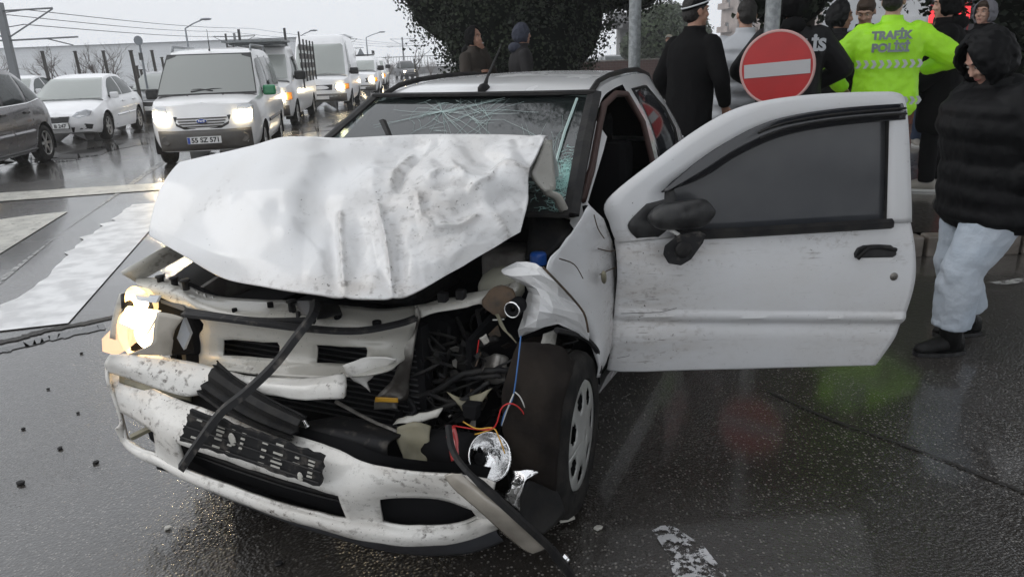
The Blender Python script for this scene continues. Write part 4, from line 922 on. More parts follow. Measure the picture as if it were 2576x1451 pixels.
# spider cracks: radial threads from each impact, plus a dense shattered patch low on the left
rc = random.Random(21); cm = MB()
def thread(y, t, a, ln, th=.0007, bend=.25):
    p = [(y,t)]; 
    for k in range(5):
        a += rc.gauss(0,bend); y += math.cos(a)*ln/5; t += math.sin(a)*ln/5*1.3
        if abs(y) > lerp(.66,.54,max(0,min(1,t))) or not (.02 < t < .97): break
        p.append((y,t))
    if len(p) > 1: cm.tube([wsp(*q,.006) for q in p],[th*(1.3-.9*i/len(p)) for i in range(len(p))],3,caps=False)
imp = (-0.1,0.82); imp2 = (0.625,0.241); imp3 = (0.114,0.769)
for k in range(30): thread(imp[0],imp[1],rc.uniform(0,6.28),rc.uniform(.10,.42),.0006,.12)
for k in range(34):
    r_ = rc.uniform(.03,.16); a = rc.uniform(0,6.28); thread(imp[0]+math.cos(a)*r_,imp[1]+math.sin(a)*r_*1.4,a+math.pi/2,rc.uniform(.03,.10),.0006)
for k in range(26): thread(imp3[0]+rc.uniform(-.05,.05),imp3[1]+rc.uniform(-.1,.1),rc.uniform(0,6.28),rc.uniform(.06,.4),.0006,.15)
for k in range(60): thread(imp2[0]-.03,imp2[1],rc.uniform(1.2,3.6),rc.uniform(.08,.55),.0007,.2)
stuff(cm.build('crack_threads','crack',car)); cm = MB()
for k in range(800):
    r_ = abs(rc.gauss(0,.075)); a = rc.uniform(0,6.28); thread(imp2[0]+math.cos(a)*r_*.8,imp2[1]+math.sin(a)*r_*1.6,rc.uniform(0,6.28),rc.uniform(.015,.05),.0008,.5)
stuff(cm.build('shattered_patch','crack_dense',car))
part(MB().tube([(-0.5,-0.247,1.283),(-0.42,-0.174,1.244),(-0.34,-0.099,1.194)],[.016,.014,.012],5,flat=.5), 'wiper_arm', 'rubber')
# roof trims and aerial
for sg in (1,-1):
    part(MB().tube([(x, sg*(SW.roof(x)[1]*.93), SW.roof(x)[0]+.004) for x in (-.97,-1.1,-1.3,-1.6,-1.9,-2.2,-2.5)],.013,6), 'roof_gutter_trim', 'rubber')
part(MB().tube([(x,SW.side_y(x,z)+.004,z) for x,z in [(-.40,1.0),(-.60,1.09),(-.85,1.235),(-1.0,1.31),(-1.2,1.345),(-1.36,1.335),(-1.40,1.2),(-1.40,.95),(-1.40,.6),(-1.36,.35)]],.016,6), 'door_aperture_seal', 'brownseal', smooth=True)
part(MB().tube([(x,SW.side_y(x,z)-.03,z) for x,z in [(-.36,.97),(-.60,1.10),(-.85,1.245),(-.99,1.325)]],.03,6), 'a_pillar_lining', 'rubber', smooth=True)
part(MB().prism([(-.41,.72,.30),(-.30,.78,.30),(-.30,.76,.98),(-.41,.70,.98)],(-.0,-.03,0)), 'a_post', 'interior')
an = part(MB().ball((0,0,.0),(.05,.026,.028),10), 'aerial_base', 'rubber', smooth=True); an.location = (-1.0,0,1.385); MB().tube([(-.0,0,0),(-.04,0,.05),(-.22,0,.20)],[.014,.007,.003],6).build('aerial_mast','rubber',an)
# ---- wheels
fl = wheel(car, .085, .745, .287, 1, .175, 7, sw=1.55, steer=R(5), cover=True, rimm=mat('hubcap',(.50,.51,.49),.35,.3,c2=(.36,.36,.35),nscale=6))
MB().lathe([(.001,.098),(.028,.098),(.034,.09),(.034,.07)],n=20).build('hub_emblem','blacktrim',fl,smooth=True)
for x,y,sg in ((0,-.715,-1),(-2.37,.715,1),(-2.37,-.715,-1)): wheel(car, x, y, .287, sg, .175, 7, rimm='hubcap')
# ---- bonnet: buckled sheet, tented off its hinges
def coons(T, B, Lf, Rt, nu, nv):
    T = catmull(T,nu); B = catmull(B,nu); Lf = catmull(Lf,nv); Rt = catmull(Rt,nv); rows = []
    for j in range(nv):
        v = j/(nv-1); row = []
        for i in range(nu):
            u = i/(nu-1)
            row.append(tuple((1-v)*T[i][k]+v*B[i][k]+(1-u)*Lf[j][k]+u*Rt[j][k]-((1-u)*(1-v)*T[0][k]+u*(1-v)*T[-1][k]+(1-u)*v*B[0][k]+u*v*B[-1][k]) for k in range(len(T[0]))))
        rows.append(row)
    return rows
def hp(p, a, b): return tuple(p)+(a,b)     # point plus its flat-sheet coordinates for placing the dents
T_ = [hp((0.1,-0.785,1.18),457,407),hp((0.06,-0.651,1.206),540,388),hp((0.03,-0.477,1.232),640,370),hp((0,-0.291,1.268),750,345),hp((-0.04,-0.125,1.262),860,347),hp((-0.07,0.061,1.269),980,341),hp((-0.1,0.24,1.273),1100,337),hp((-0.13,0.443,1.271),1240,338),hp((-0.16,0.634,1.263),1378,343)]
B_ = [hp((0.37,-0.707,0.953),375,593),hp((0.45,-0.474,0.922),455,640),hp((0.55,-0.197,0.891),560,700),hp((0.6,0.023,0.897),670,722),hp((0.6,0.183,0.893),780,738),hp((0.56,0.318,0.88),900,750),hp((0.52,0.405,0.875),985,751),hp((0.44,0.472,0.891),1070,722),hp((0.12,0.643,0.995),1310,583)]
L_ = [T_[0],hp((0.19,-0.749,1.114),435,460),hp((0.28,-0.731,1.026),405,530),B_[0]]
R_ = [T_[-1],hp((-0.07,0.63,1.198),1352,400),hp((-0.01,0.615,1.147),1325,445),hp((0.05,0.633,1.061),1322,520),B_[-1]]
hood = coons(T_, B_, L_, R_, 210, 116)
DENT = [([(735,610),(742,530),(785,445),(850,395),(960,362)],26,.012),([(800,590),(810,500),(850,435),(930,395),(1020,372)],60,-.030),([(600,600),(650,480),(720,400)],120,.020),
        ([(856,565),(860,640),(868,745)],9,.020),([(835,600),(842,740)],22,-.016),([(900,600),(905,730)],26,-.014),([(715,562),(800,566),(858,566),(960,535)],26,-.012),
        ([(1002,505),(1018,445),(1050,395),(1100,360)],14,-.020),([(985,500),(1000,430),(1030,385)],16,.014),([(1085,480),(1110,460),(1150,452),(1168,470)],9,.016),([(1095,500),(1130,490),(1165,495)],16,-.022),
        ([(958,555),(975,640),(988,748)],8,.020),([(1000,600),(1010,720)],20,-.016),([(1055,530),(1062,580),(1090,605),(1150,592),(1190,560)],10,.016),([(1080,545),(1130,560),(1180,530)],26,-.024),
        ([(1180,500),(1230,470),(1250,430),(1330,445)],12,.014),([(1240,520),(1280,500),(1310,510)],20,-.016),([(1180,380),(1230,420)],34,-.016),([(1100,410),(1130,440)],30,-.014),([(1240,560),(1275,600)],10,.010),([(480,660),(700,700),(900,728)],30,.008)]
from mathutils.geometry import delaunay_2d_cdt
rz_ = random.Random(14); FS = []
for gx in range(300,1460,58):
    for gy in range(320,790,52): FS.append((gx+rz_.uniform(-22,22), gy+rz_.uniform(-20,20)))
_fv,_,_ft,_,_,_ = delaunay_2d_cdt([V(*p) for p in FS], [], [], 0, 1e-4)
_fh = [rz_.uniform(-1,1)*(.019 if p.x > 920 else (.006 if p.x > 700 else .0015)) for p in _fv]
_ft = [(t, min(_fv[i].x for i in t), max(_fv[i].x for i in t), min(_fv[i].y for i in t), max(_fv[i].y for i in t)) for t in _ft]
def facet(u, v):
    """flat plates meeting in hard creases"""
    for t,x0,x1,y0,y1 in _ft:
        if u < x0 or u > x1 or v < y0 or v > y1: continue
        a, b2, c = (_fv[i] for i in t); den = (b2.y-c.y)*(a.x-c.x)+(c.x-b2.x)*(a.y-c.y)
        w1 = ((b2.y-c.y)*(u-c.x)+(c.x-b2.x)*(v-c.y))/den; w2 = ((c.y-a.y)*(u-c.x)+(a.x-c.x)*(v-c.y))/den; w3 = 1-w1-w2
        if min(w1,w2,w3) >= -1e-6: return w1*_fh[t[0]]+w2*_fh[t[1]]+w3*_fh[t[2]]
    return 0
def hood_disp(u, v):
    d = 0
    for pl,wd,am in DENT:
        best = 1e9
        for (ax,ay),(bx,by) in zip(pl,pl[1:]):
            dx,dy = bx-ax,by-ay; t = max(0,min(1,((u-ax)*dx+(v-ay)*dy)/(dx*dx+dy*dy))); best = min(best, math.hypot(u-ax-t*dx, v-ay-t*dy))
        if best < wd*4: d += 1.25*am*(math.exp(-best/wd*1.3) if wd < 18 else math.exp(-(best/wd)**2))
    k = max(0,min(1,(u-900)/120)); q = V(u*.012,v*.012,0)
    d += k*(.006*(abs(noise.noise(q*1.2))-.2)+.004*(abs(noise.noise(q*2.7+V(3,1,0)))-.2)) + .003*noise.noise(q*.6) + facet(u,v)
    return d
hood3 = []
for j,row in enumerate(hood):
    r2 = []
    for i,p in enumerate(row):
        a = V(*row[max(i-1,0)][:3]); b2 = V(*row[min(i+1,len(row)-1)][:3]); c = V(*hood[max(j-1,0)][i][:3]); d = V(*hood[min(j+1,len(hood)-1)][i][:3])
        nrm = (b2-a).cross(c-d).normalized()
        if nrm.x < 0: nrm = -nrm
        edge = min(1, j/6)*(.10+.90*min(1,(len(hood)-1-j)/14))
        r2.append(tuple(V(*p[:3])+nrm*(hood_disp(p[3],p[4])*edge+.035*math.sin(math.pi*j/(len(hood)-1)))))
    hood3.append(r2)
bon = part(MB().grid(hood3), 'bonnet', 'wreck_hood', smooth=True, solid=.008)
def hood_dirt_shade(u, v):
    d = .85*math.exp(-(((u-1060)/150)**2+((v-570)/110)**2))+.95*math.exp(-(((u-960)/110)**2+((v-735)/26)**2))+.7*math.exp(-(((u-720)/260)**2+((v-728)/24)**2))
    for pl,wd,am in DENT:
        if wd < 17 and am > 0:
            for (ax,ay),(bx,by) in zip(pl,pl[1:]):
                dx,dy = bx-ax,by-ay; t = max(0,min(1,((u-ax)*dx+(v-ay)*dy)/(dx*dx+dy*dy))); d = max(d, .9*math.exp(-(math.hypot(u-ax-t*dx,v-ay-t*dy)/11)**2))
    d = max(d, .30*max(0,min(1,(u-880)/120)))  # painted shade: right half darkened as it faces away from the light
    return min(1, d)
set_dirt(bon, [hood_dirt_shade(p[3],p[4]) for r in hood for p in r])
tp = [V(*p) for p in hood3[0]][::6]
MB().grid(smooth_rows([[tuple(p) for p in tp],[(p.x-.10,p.y*.99,p.z-.03) for p in tp],[(p.x-.24,p.y*.96,p.z-.14) for p in tp],[(p.x-.30,p.y*.93,max(1.0,p.z-.25)) for p in tp]],2)).build('bonnet_rear_fold','wreck_hood',bon,smooth=True,solid=.010)
MB().grid(smooth_rows([[(-0.17,0.624,1.249),(-0.2,0.633,1.246)],[(-0.12,0.61,1.177),(-0.2,0.641,1.153)],[(-0.1,0.6,1.137),(-0.2,0.646,1.098)],[(-0.14,0.629,1.077),(-0.2,0.645,1.073)]],4)).build('bonnet_stiffener','inner_white',bon,smooth=True,solid=.012)
MB().tube(catmull([(-0.18,0.632,1.098),(-0.18,0.623,1.067),(-0.22,0.643,1.042),(-0.26,0.653,0.99),(-0.3,0.666,0.955)],16),.020,6,flat=.5).build('bonnet_hinge','inner_white',bon,smooth=True)
# ---- right front wing edge and inner tray
part(MB().grid(smooth_rows([[(0.44,-0.801,0.83),(0.26,-0.734,0.897),(0,-0.721,0.946)],[(0.44,-0.786,0.818),(0.25,-0.729,0.874),(0,-0.716,0.921)],[(0.4,-0.778,0.777),(0.22,-0.742,0.826),(0,-0.713,0.88)]],4)), 'wing_flange', 'inner_white', smooth=True, solid=.006)
part(MB().prism([(.42,-.60,.44),(.40,-.60,.72),(-.34,-.62,.86),(-.34,-.62,.40)],(0,.02,0)), 'inner_wing', 'inner_grey'); part(MB().prism([(.30,.50,.36),(.26,.50,.66),(-.34,.60,.86),(-.34,.60,.36)],(0,.02,0)), 'inner_wing', 'interior')
part(MB().grid(smooth_rows([[(.46,-.70,.74),(.47,-.745,.66),(.49,-.765,.58),(.50,-.77,.50)],[(.40,-.745,.76),(.40,-.785,.66),(.40,-.80,.58),(.40,-.80,.50)],[(.30,-.75,.79),(.30,-.79,.68),(.30,-.80,.6),(.30,-.80,.52)]],3)), 'wing_corner', 'wreck_mud', smooth=True, solid=.006)
# ---- front panel (slam panel) with pressed openings
FPn = [[(0.38,-0.798,0.792),(0.36,-0.649,0.791),(0.36,-0.484,0.753),(0.36,-0.301,0.751),(0.36,-0.091,0.765),(0.36,0.104,0.77),(0.34,0.228,0.767),(0.3,0.346,0.776)],
      [(0.45,-0.697,0.784),(0.45,-0.534,0.784),(0.46,-0.399,0.747),(0.47,-0.22,0.734),(0.47,-0.003,0.752),(0.46,0.174,0.753),(0.44,0.292,0.746),(0.38,0.396,0.759)],
      [(0.45,-0.442,0.695),(0.455,-0.416,0.693),(0.46,-0.38,0.684),(0.46,-0.221,0.684),(0.46,-0.02,0.694),(0.45,0.16,0.699),(0.42,0.273,0.697),(0.37,0.375,0.714)],
      [(0.44,-0.47,0.614),(0.45,-0.421,0.624),(0.455,-0.342,0.63),(0.455,-0.097,0.649),(0.45,0.054,0.659),(0.44,0.24,0.671),(0.4,0.309,0.67),(0.36,0.35,0.671)],
      [(0.45,-0.474,0.549),(0.455,-0.429,0.56),(0.46,-0.348,0.573),(0.46,-0.102,0.594),(0.455,0.05,0.599),(0.445,0.237,0.619),(0.41,0.311,0.623),(0.36,0.338,0.617)],
      [(0.5,-0.424,0.541),(0.5,-0.388,0.541),(0.51,-0.305,0.545),(0.51,-0.065,0.559),(0.51,0.089,0.578),(0.49,0.266,0.604),(0.44,0.329,0.615),(0.38,0.32,0.606)]]
ROWS = smooth_rows(FPn,4); m = MB().grid(crumple(ROWS,.004,14)); nn_ = len(ROWS[0]); keep = []
for fi,f in enumerate(m.f):
    j, i = divmod(fi, nn_-1)
    hole = (12 <= j < 16 and (8 <= i < 12 or 16 <= i < 20)) or (4 <= j < 8 and False)
    if not hole: keep.append(f)
m.f = keep
sp_ = part(m, 'slam_panel', 'inner_white', smooth=True, solid=.006, angle=60)
for pt,r_ in [((0.42,-0.141,0.768),.010),((0.45,0.058,0.765),.011),((0.45,-0.271,0.743),.009),((0.44,0.145,0.758),.012),((0.43,0.283,0.755),.014),((0.44,-0.027,0.755),.006)]:
    MB().lathe([(.001,.006),(r_,.006),(r_,-.01)],pt,'Z',n=14).build('hole_grommet','interior',sp_)
for pt in ((0.42,-0.511,0.793),(0.4,-0.655,0.788),(0.4,-0.587,0.789),(0.44,-0.033,0.772)): MB().lathe([(.001,.028),(.016,.028),(.018,.022),(.012,.020),(.012,-.01)],pt,'Z',n=12).build('rubber_stop','rubber',sp_,smooth=True)
MB().tube([(0.45,-0.002,0.765),(0.48,0.022,0.738)],.008,5).build('bonnet_catch','rubber',sp_)
for k,(a,b2) in enumerate([((0.38,-0.473,0.755),(0.47,-0.362,0.723)),((0.38,-0.437,0.749),(0.47,-0.323,0.721)),((0.38,-0.507,0.762),(0.46,-0.407,0.724))]): MB().tube([a,b2],.006,5).build('pressed_rib','inner_white',sp_,smooth=True)
part(MB().box((.30,-.10,.50),(.05,.95,.42)), 'radiator', 'blackmatte')
rf = None
for k in range(16): 
    q = MB().box((.328,-.10,.34+k*.021),(.006,.9,.004)).build('radiator_fin','darkgrey',car)
# right-hand continuation, bent back
part(MB().grid(crumple(smooth_rows([[(0.31,0.345,0.779),(0.26,0.419,0.792),(0.21,0.494,0.803),(0.16,0.571,0.816),(0.12,0.624,0.831)],[(0.34,0.374,0.779),(0.29,0.442,0.787),(0.24,0.516,0.796),(0.19,0.591,0.809),(0.15,0.643,0.82)],[(0.35,0.383,0.754),(0.3,0.453,0.769),(0.25,0.527,0.779),(0.2,0.573,0.775),(0.16,0.626,0.791)]],4),.006,18)), 'slam_panel_end', 'inner_white', smooth=True, solid=.006)
for pt in ((0.27,0.432,0.802),(0.24,0.481,0.807)): part(MB().box((0,0,.0),(.03,.03,.035)), 'rubber_stop', 'rubber', bevel=.006).location = pt
part(MB().grid(crumple(smooth_rows([[(0.35,0.381,0.793),(0.36,0.395,0.759)],[(0.36,0.354,0.714),(0.36,0.373,0.696)],[(0.37,0.334,0.662),(0.37,0.361,0.624)],[(0.38,0.311,0.594),(0.36,0.338,0.534)],[(0.38,0.283,0.534),(0.36,0.324,0.475)],[(0.4,0.23,0.478),(0.38,0.304,0.466)],[(0.4,0.217,0.432),(0.39,0.301,0.445)]],4),.004,20)), 'chassis_leg_plate', 'metal_raw', smooth=True, solid=.008)
part(MB().grid(crumple(smooth_rows([[(0.5,0.19,0.626),(0.46,0.266,0.654),(0.42,0.35,0.643)],[(0.5,0.213,0.596),(0.46,0.269,0.614),(0.42,0.317,0.618)],[(0.46,0.253,0.53),(0.45,0.241,0.558),(0.43,0.269,0.595)]],4),.01,16)), 'torn_panel_flap', 'wreck_mud', smooth=True, solid=.004)
# ---- black grille bar across, corrugated grille piece, the loose diagonal strip
part(MB().tube(catmull([(0.52,-0.422,0.736),(0.55,-0.224,0.754),(0.56,-0.02,0.761),(0.55,0.139,0.76),(0.5,0.261,0.751),(0.44,0.365,0.764),(0.4,0.405,0.774)],26),.019,6,flat=.6), 'grille_bar', 'dustyblack')
part(MB().tube(catmull([(0.5,-0.435,0.739),(0.53,-0.112,0.752),(0.52,0.117,0.775)],12),.012,6), 'grille_bar', 'rubber')
cg = smooth_rows([[(0.6,-0.246,0.603),(0.61,-0.158,0.546),(0.64,-0.022,0.52),(0.66,0.141,0.505)],[(0.59,-0.234,0.614),(0.6,-0.137,0.573),(0.63,0.02,0.543),(0.65,0.154,0.522)],[(0.63,-0.262,0.553),(0.64,-0.152,0.512),(0.67,-0.016,0.493),(0.69,0.138,0.48)],[(0.65,-0.273,0.528),(0.66,-0.17,0.491),(0.69,-0.016,0.478),(0.71,0.143,0.472)]],5)
cg = [[tuple(V(*p)+V(.007,0,.007)*math.sin(j*1.9)) for p in r] for j,r in enumerate(cg)]
part(MB().grid(cg), 'broken_grille', 'rubber', solid=.006)
part(MB().tube(catmull([(0.5,0.113,0.831),(0.56,0.151,0.813),(0.63,0.137,0.764),(0.68,0.087,0.689),(0.74,0.025,0.621),(0.79,-0.034,0.568),(0.83,-0.088,0.491),(0.86,-0.156,0.397)],30),.0165,4,flat=.55), 'loose_trim_strip', 'dustyblack')
part(MB().grid(smooth_rows([[(0.42,-0.047,0.789),(0.48,0.093,0.825)],[(0.46,0.009,0.783),(0.52,0.126,0.816)],[(0.5,0.057,0.782),(0.54,0.132,0.791)]],3)), 'bent_bracket', 'darkgrey', smooth=True, solid=.006)
part(MB().grid(crumple(smooth_rows([[(0.42,0.05,0.795),(0.4,0.12,0.789)],[(0.48,0.1,0.767),(0.44,0.165,0.774)]],3),.006,20)), 'torn_plastic', 'rubber', smooth=True, solid=.004)
# ---- bumper cover: columns of top edge, opening top, lip top, lip bottom
BC = [[(0.576,-0.789,0.53),(0.615,-0.749,0.44),(0.624,-0.718,0.34),(0.589,-0.743,0.27)],[(0.561,-0.782,0.5),(0.597,-0.743,0.37),(0.611,-0.717,0.27),(0.597,-0.696,0.21)],[(0.542,-0.721,0.47),(0.626,-0.612,0.36),(0.64,-0.602,0.26),(0.633,-0.594,0.21)],[(0.58,-0.544,0.46),(0.668,-0.479,0.36),(0.65,-0.514,0.26),(0.647,-0.483,0.21)],
      [(0.603,-0.427,0.455),(0.69,-0.382,0.36),(0.682,-0.377,0.26),(0.677,-0.349,0.21)],[(0.632,-0.206,0.45),(0.72,-0.138,0.36),(0.708,-0.17,0.26),(0.703,-0.151,0.21)],[(0.653,0.008,0.45),(0.741,0.069,0.36),(0.728,0.057,0.26),(0.726,0.062,0.21)],[(0.67,0.188,0.45),(0.751,0.253,0.36),(0.731,0.224,0.26),(0.73,0.23,0.21)],
      [(0.686,0.3,0.45),(0.748,0.326,0.355),(0.724,0.325,0.26),(0.722,0.337,0.2)],[(0.706,0.409,0.445),(0.733,0.401,0.35),(0.696,0.381,0.255),(0.713,0.428,0.2)],[(0.688,0.541,0.44),(0.681,0.502,0.35),(0.681,0.507,0.25),(0.677,0.539,0.195)],[(0.663,0.651,0.44),(0.646,0.611,0.345),(0.619,0.629,0.25),(0.62,0.639,0.195)],[(0.638,0.73,0.43),(0.65,0.701,0.34),(0.567,0.674,0.25),(0.546,0.704,0.2)],[(0.632,0.766,0.42),(0.631,0.752,0.33),(0.582,0.733,0.27),(0.545,0.736,0.23)]]
rows = [[c[k] for c in BC] for k in range(4)]
# round the lip a little: add a bulging middle row
mid = [tuple(V(*a).lerp(V(*b2),.5)+V(.018,0,.004)) for a,b2 in zip(rows[2],rows[3])]
rows = [rows[0], [tuple(V(*a).lerp(V(*b2),.5)+V(.012,0,.006)) for a,b2 in zip(rows[0],rows[1])], rows[1], rows[2], mid, rows[3]]
K = 5; RR = smooth_rows(rows, K); RR = crumple(RR, .0035, 12, 3); nn_ = len(RR[0]); m = MB().grid(RR); keep = []
for fi,f in enumerate(m.f):
    j, i = divmod(fi, nn_-1); c = i/K
    hole = 2*K <= j < 3*K and (1.1 < c < 2.9 or 4.0 < c < 8.0 or 9.2 < c < 12.0)
    if not hole: keep.append(f)
m.f = keep; bumper = part(m, 'bumper', 'wreck_mud', smooth=True, solid=.012); set_dirt(bumper, [max(0,min(1,.25+.9*noise.noise(V(*p)*5)+(.5 if .30 < p[2] < .40 and p[1] < -.3 else 0)+(.6*math.exp(-((p[2]-.45)/.03)**2)))) for p in m.v])
lb = [V(*p) for p in rows[5]]
part(MB().grid(smooth_rows([[tuple(p+V(-.012,0,.01)) for p in lb[2:13]],[tuple(p+V(-.035,0,-.045)) for p in lb[2:13]],[tuple(p+V(-.075,0,-.10)) for p in lb[2:13]]],3)), 'chin_spoiler', mat('spoiler_grey',(.045,.048,.055),.5,c2=(.03,.03,.033),nscale=6), smooth=True, solid=.006)
MB().grid(smooth_rows([[tuple(V(*p)+V(-.10,0,.03)) for p in rows[2][4:9]],[tuple(V(*p)+V(-.12,0,0)) for p in rows[3][4:9]]],4)).build('lower_mesh','blackmatte',bumper)
for k in range(3): MB().tube([tuple(V(*a).lerp(V(*b2),.25+.25*k)+V(-.06,0,0)) for a,b2 in zip(rows[2][4:9],rows[3][4:9])],.008,5).build('intake_slat','rubber',bumper)
MB().grid(smooth_rows([[tuple(V(*p)+V(-.09,0,.02)) for p in rows[2][9:13]],[tuple(V(*p)+V(-.12,0,-.01)) for p in rows[3][9:13]]],3)).build('fog_recess','interior',bumper)
MB().grid(smooth_rows([[tuple(V(*p)+V(-.08,.02,.02)) for p in rows[2][1:4]],[tuple(V(*p)+V(-.09,.02,-.01)) for p in rows[3][1:4]]],3)).build('fog_recess','interior',bumper)
MB().tube([(0.653,-0.634,0.3),(0.604,-0.572,0.33)],.012,5).build('fog_brace','khaki',bumper)
part(MB().grid(smooth_rows([[tuple(V(*p)+V(-.055,0,.0)) for p in rows[0][1:13]],[tuple(V(*p)+V(-.075,0,0)) for p in rows[2][1:13]],[tuple(V(*p)+V(-.06,0,.01)) for p in rows[5][1:13]]],3)), 'bumper_backing', 'blackmatte', smooth=True)
part(MB().box((.30,-.02,.165),(.62,1.15,.014)), 'undertray', 'blackmatte')
for k in range(5): MB().tube([tuple(V(*a).lerp(V(*b2),.1+.19*k)+V(-.05,0,0)) for a,b2 in zip(rows[2][4:9],rows[3][4:9])],.0035,4).build('intake_mesh_wire','rubber',bumper)
# upper bumper band on the right front, with its split lower strip
part(MB().grid(crumple(smooth_rows([[(0.597,-0.735,0.575),(0.563,-0.669,0.575),(0.534,-0.512,0.57),(0.53,-0.367,0.565),(0.541,-0.272,0.56)],[(0.602,-0.764,0.54),(0.598,-0.646,0.54),(0.585,-0.474,0.53),(0.58,-0.328,0.525),(0.586,-0.257,0.52)],[(0.588,-0.777,0.5),(0.592,-0.66,0.49),(0.605,-0.473,0.48),(0.6,-0.371,0.475),(0.552,-0.321,0.48)]],4),.004,14)), 'bumper_upper_band', 'wreck_mud', smooth=True, solid=.008)
part(MB().grid(smooth_rows([[(0.573,-0.74,0.485),(0.583,-0.536,0.475),(0.575,-0.402,0.47)],[(0.585,-0.731,0.465),(0.594,-0.53,0.455),(0.59,-0.391,0.452)]],4)), 'bumper_insert', 'khaki', smooth=True, solid=.008)
part(MB().grid(crumple(smooth_rows([[(0.54,-0.273,0.562),(0.56,-0.117,0.573),(0.57,0.086,0.601),(0.55,0.231,0.63)],[(0.58,-0.167,0.56),(0.6,-0.049,0.569),(0.61,0.124,0.591),(0.59,0.259,0.612)],[(0.6,-0.087,0.539),(0.61,0.018,0.543),(0.62,0.135,0.556),(0.6,0.258,0.57)]],4),.005,16)), 'bumper_beam', 'wreck_mud', smooth=True, solid=.02)
# ---- number-plate carrier, plate gone
pc = [(0.775,-0.175,0.548),(0.785,0.318,0.492),(0.79,0.292,0.393),(0.78,-0.239,0.431)]; a, b2, c, d = [V(*p) for p in pc]
def pcp(u, v, off=0): return tuple(a.lerp(b2,u).lerp(d.lerp(c,u),v)+V(off,0,0))
rp = random.Random(5); ed = [(u/24, rp.uniform(-.03,.05)) for u in range(25)]+[(1+rp.uniform(-.01,.008), k/8) for k in range(1,8)]+[(1-u/24, 1+rp.uniform(-.05,.03)) for u in range(25)]+[(rp.uniform(-.008,.012), 1-k/8) for k in range(1,8)]
carrier_ = part(MB().prism([pcp(u,v) for u,v in ed],(-.010,0,0)), 'plate_carrier', 'dustyblack')
for cx_,cw,v0,v1,n in ((.10,.05,.2,.75,4),(.27,.06,.18,.8,6),(.36,.04,.15,.85,4),(.60,.05,.2,.85,4),(.70,.085,.10,.80,6),(.83,.05,.10,.5,3),(.93,.05,.25,.75,5),(.44,.03,.15,.6,4)):
    for k in range(n):
        if rp.random() < .12: continue
        v = lerp(v0,v1,k/max(1,n-1)); hh = .028; w_ = cw*rp.uniform(.55,1)
        MB().prism([pcp(cx_-w_/2,v-hh,.002),pcp(cx_+w_/2,v-hh,.002),pcp(cx_+w_/2,v+hh,.002),pcp(cx_-w_/2,v+hh,.002)],(.002,0,0)).build('slot','inner_white',carrier_)
MB().ball(pcp(.37,.42,.004),(.004,.014,.022),10).build('screw_boss','inner_white',carrier_); MB().ball(pcp(.875,.85,.004),(.004,.010,.016),10).build('screw_boss','inner_white',carrier_)
for v_ in (.15,.5,.85): MB().tube([pcp(k/12,v_,.004) for k in range(13)],.003,4).build('carrier_rib','rubber',carrier_)
# ---- right headlight, still lit, lens broken
hl = part(MB().prism([(0.45,-0.784,0.737),(0.45,-0.622,0.772),(0.45,-0.489,0.734),(0.44,-0.457,0.631),(0.46,-0.472,0.553),(0.5,-0.611,0.55),(0.5,-0.812,0.546),(0.48,-0.8,0.681)],(-.14,.02,0)), 'headlight', 'interior', bevel=.01)
cc = (0.47,-0.684,0.617)
MB().lathe([(.02,-.05),(.055,-.035),(.085,-.005),(.10,.035),(.105,.04)],cc,'X',n=24).build('reflector','lamp_bowl',hl,smooth=True)
MB().lathe([(.001,.0),(.05,.005),(.062,-.01)],(cc[0]+.02,cc[1]+.01,cc[2]),'X',n=20).build('bulb','lamp_hot',hl,smooth=True)
c2_ = (0.47,-0.674,0.732); MB().lathe([(.02,-.03),(.05,-.02),(.065,.01),(.07,.02)],c2_,'X',n=20).build('reflector','lamp_bowl',hl,smooth=True); MB().ball((c2_[0]+.01,c2_[1],c2_[2]),.024,10).build('bulb','lamp_hot',hl,smooth=True)
for q in ([(0.49,-0.74,0.721),(0.52,-0.619,0.735),(0.53,-0.528,0.738),(0.54,-0.553,0.696),(0.54,-0.594,0.654),(0.53,-0.686,0.657),(0.5,-0.791,0.655)],[(0.5,-0.791,0.655),(0.53,-0.686,0.657),(0.54,-0.594,0.654),(0.54,-0.667,0.609),(0.535,-0.727,0.572),(0.52,-0.808,0.533),(0.5,-0.906,0.528),(0.49,-0.909,0.574)]): MB().prism(q,(-.006,0,0)).build('broken_lens','lens_hot' if len(q) == 7 else 'lens_warm',hl)
MB().tube([(0.505,-0.784,0.657),(0.535,-0.679,0.659),(0.545,-0.587,0.656),(0.535,-0.521,0.74)],.003,4).build('lens_break_edge','lamp_clear',hl)
MB().grid(smooth_rows([[(0.56,-0.504,0.748),(0.55,-0.453,0.743),(0.54,-0.409,0.73)],[(0.57,-0.527,0.684),(0.56,-0.464,0.688),(0.55,-0.449,0.684)],[(0.57,-0.555,0.626),(0.56,-0.466,0.642),(0.55,-0.483,0.603)],[(0.56,-0.694,0.568),(0.56,-0.574,0.582),(0.55,-0.485,0.59)]],3)).build('broken_lens','beige_lens',hl,smooth=True,solid=.004)
for q in ([(0.52,-0.433,0.721),(0.51,-0.428,0.66),(0.52,-0.46,0.601),(0.53,-0.47,0.648)],[(0.54,-0.506,0.719),(0.53,-0.482,0.697),(0.54,-0.507,0.654)],[(0.5,-0.671,0.773),(0.48,-0.579,0.771),(0.5,-0.576,0.753),(0.52,-0.641,0.762)]): MB().prism(q,(-.012,0,0)).build('lens_shard','lamp_clear',hl)
part(MB().prism([(0.44,-0.629,0.754),(0.46,-0.496,0.74),(0.47,-0.471,0.721),(0.46,-0.6,0.738)],(-.01,0,0)), 'lamp_bracket', 'darkgrey'); part(MB().tube([(0.46,-0.763,0.754),(0.48,-0.747,0.709)],.022,10), 'lamp_adjuster', 'rubber', smooth=True)
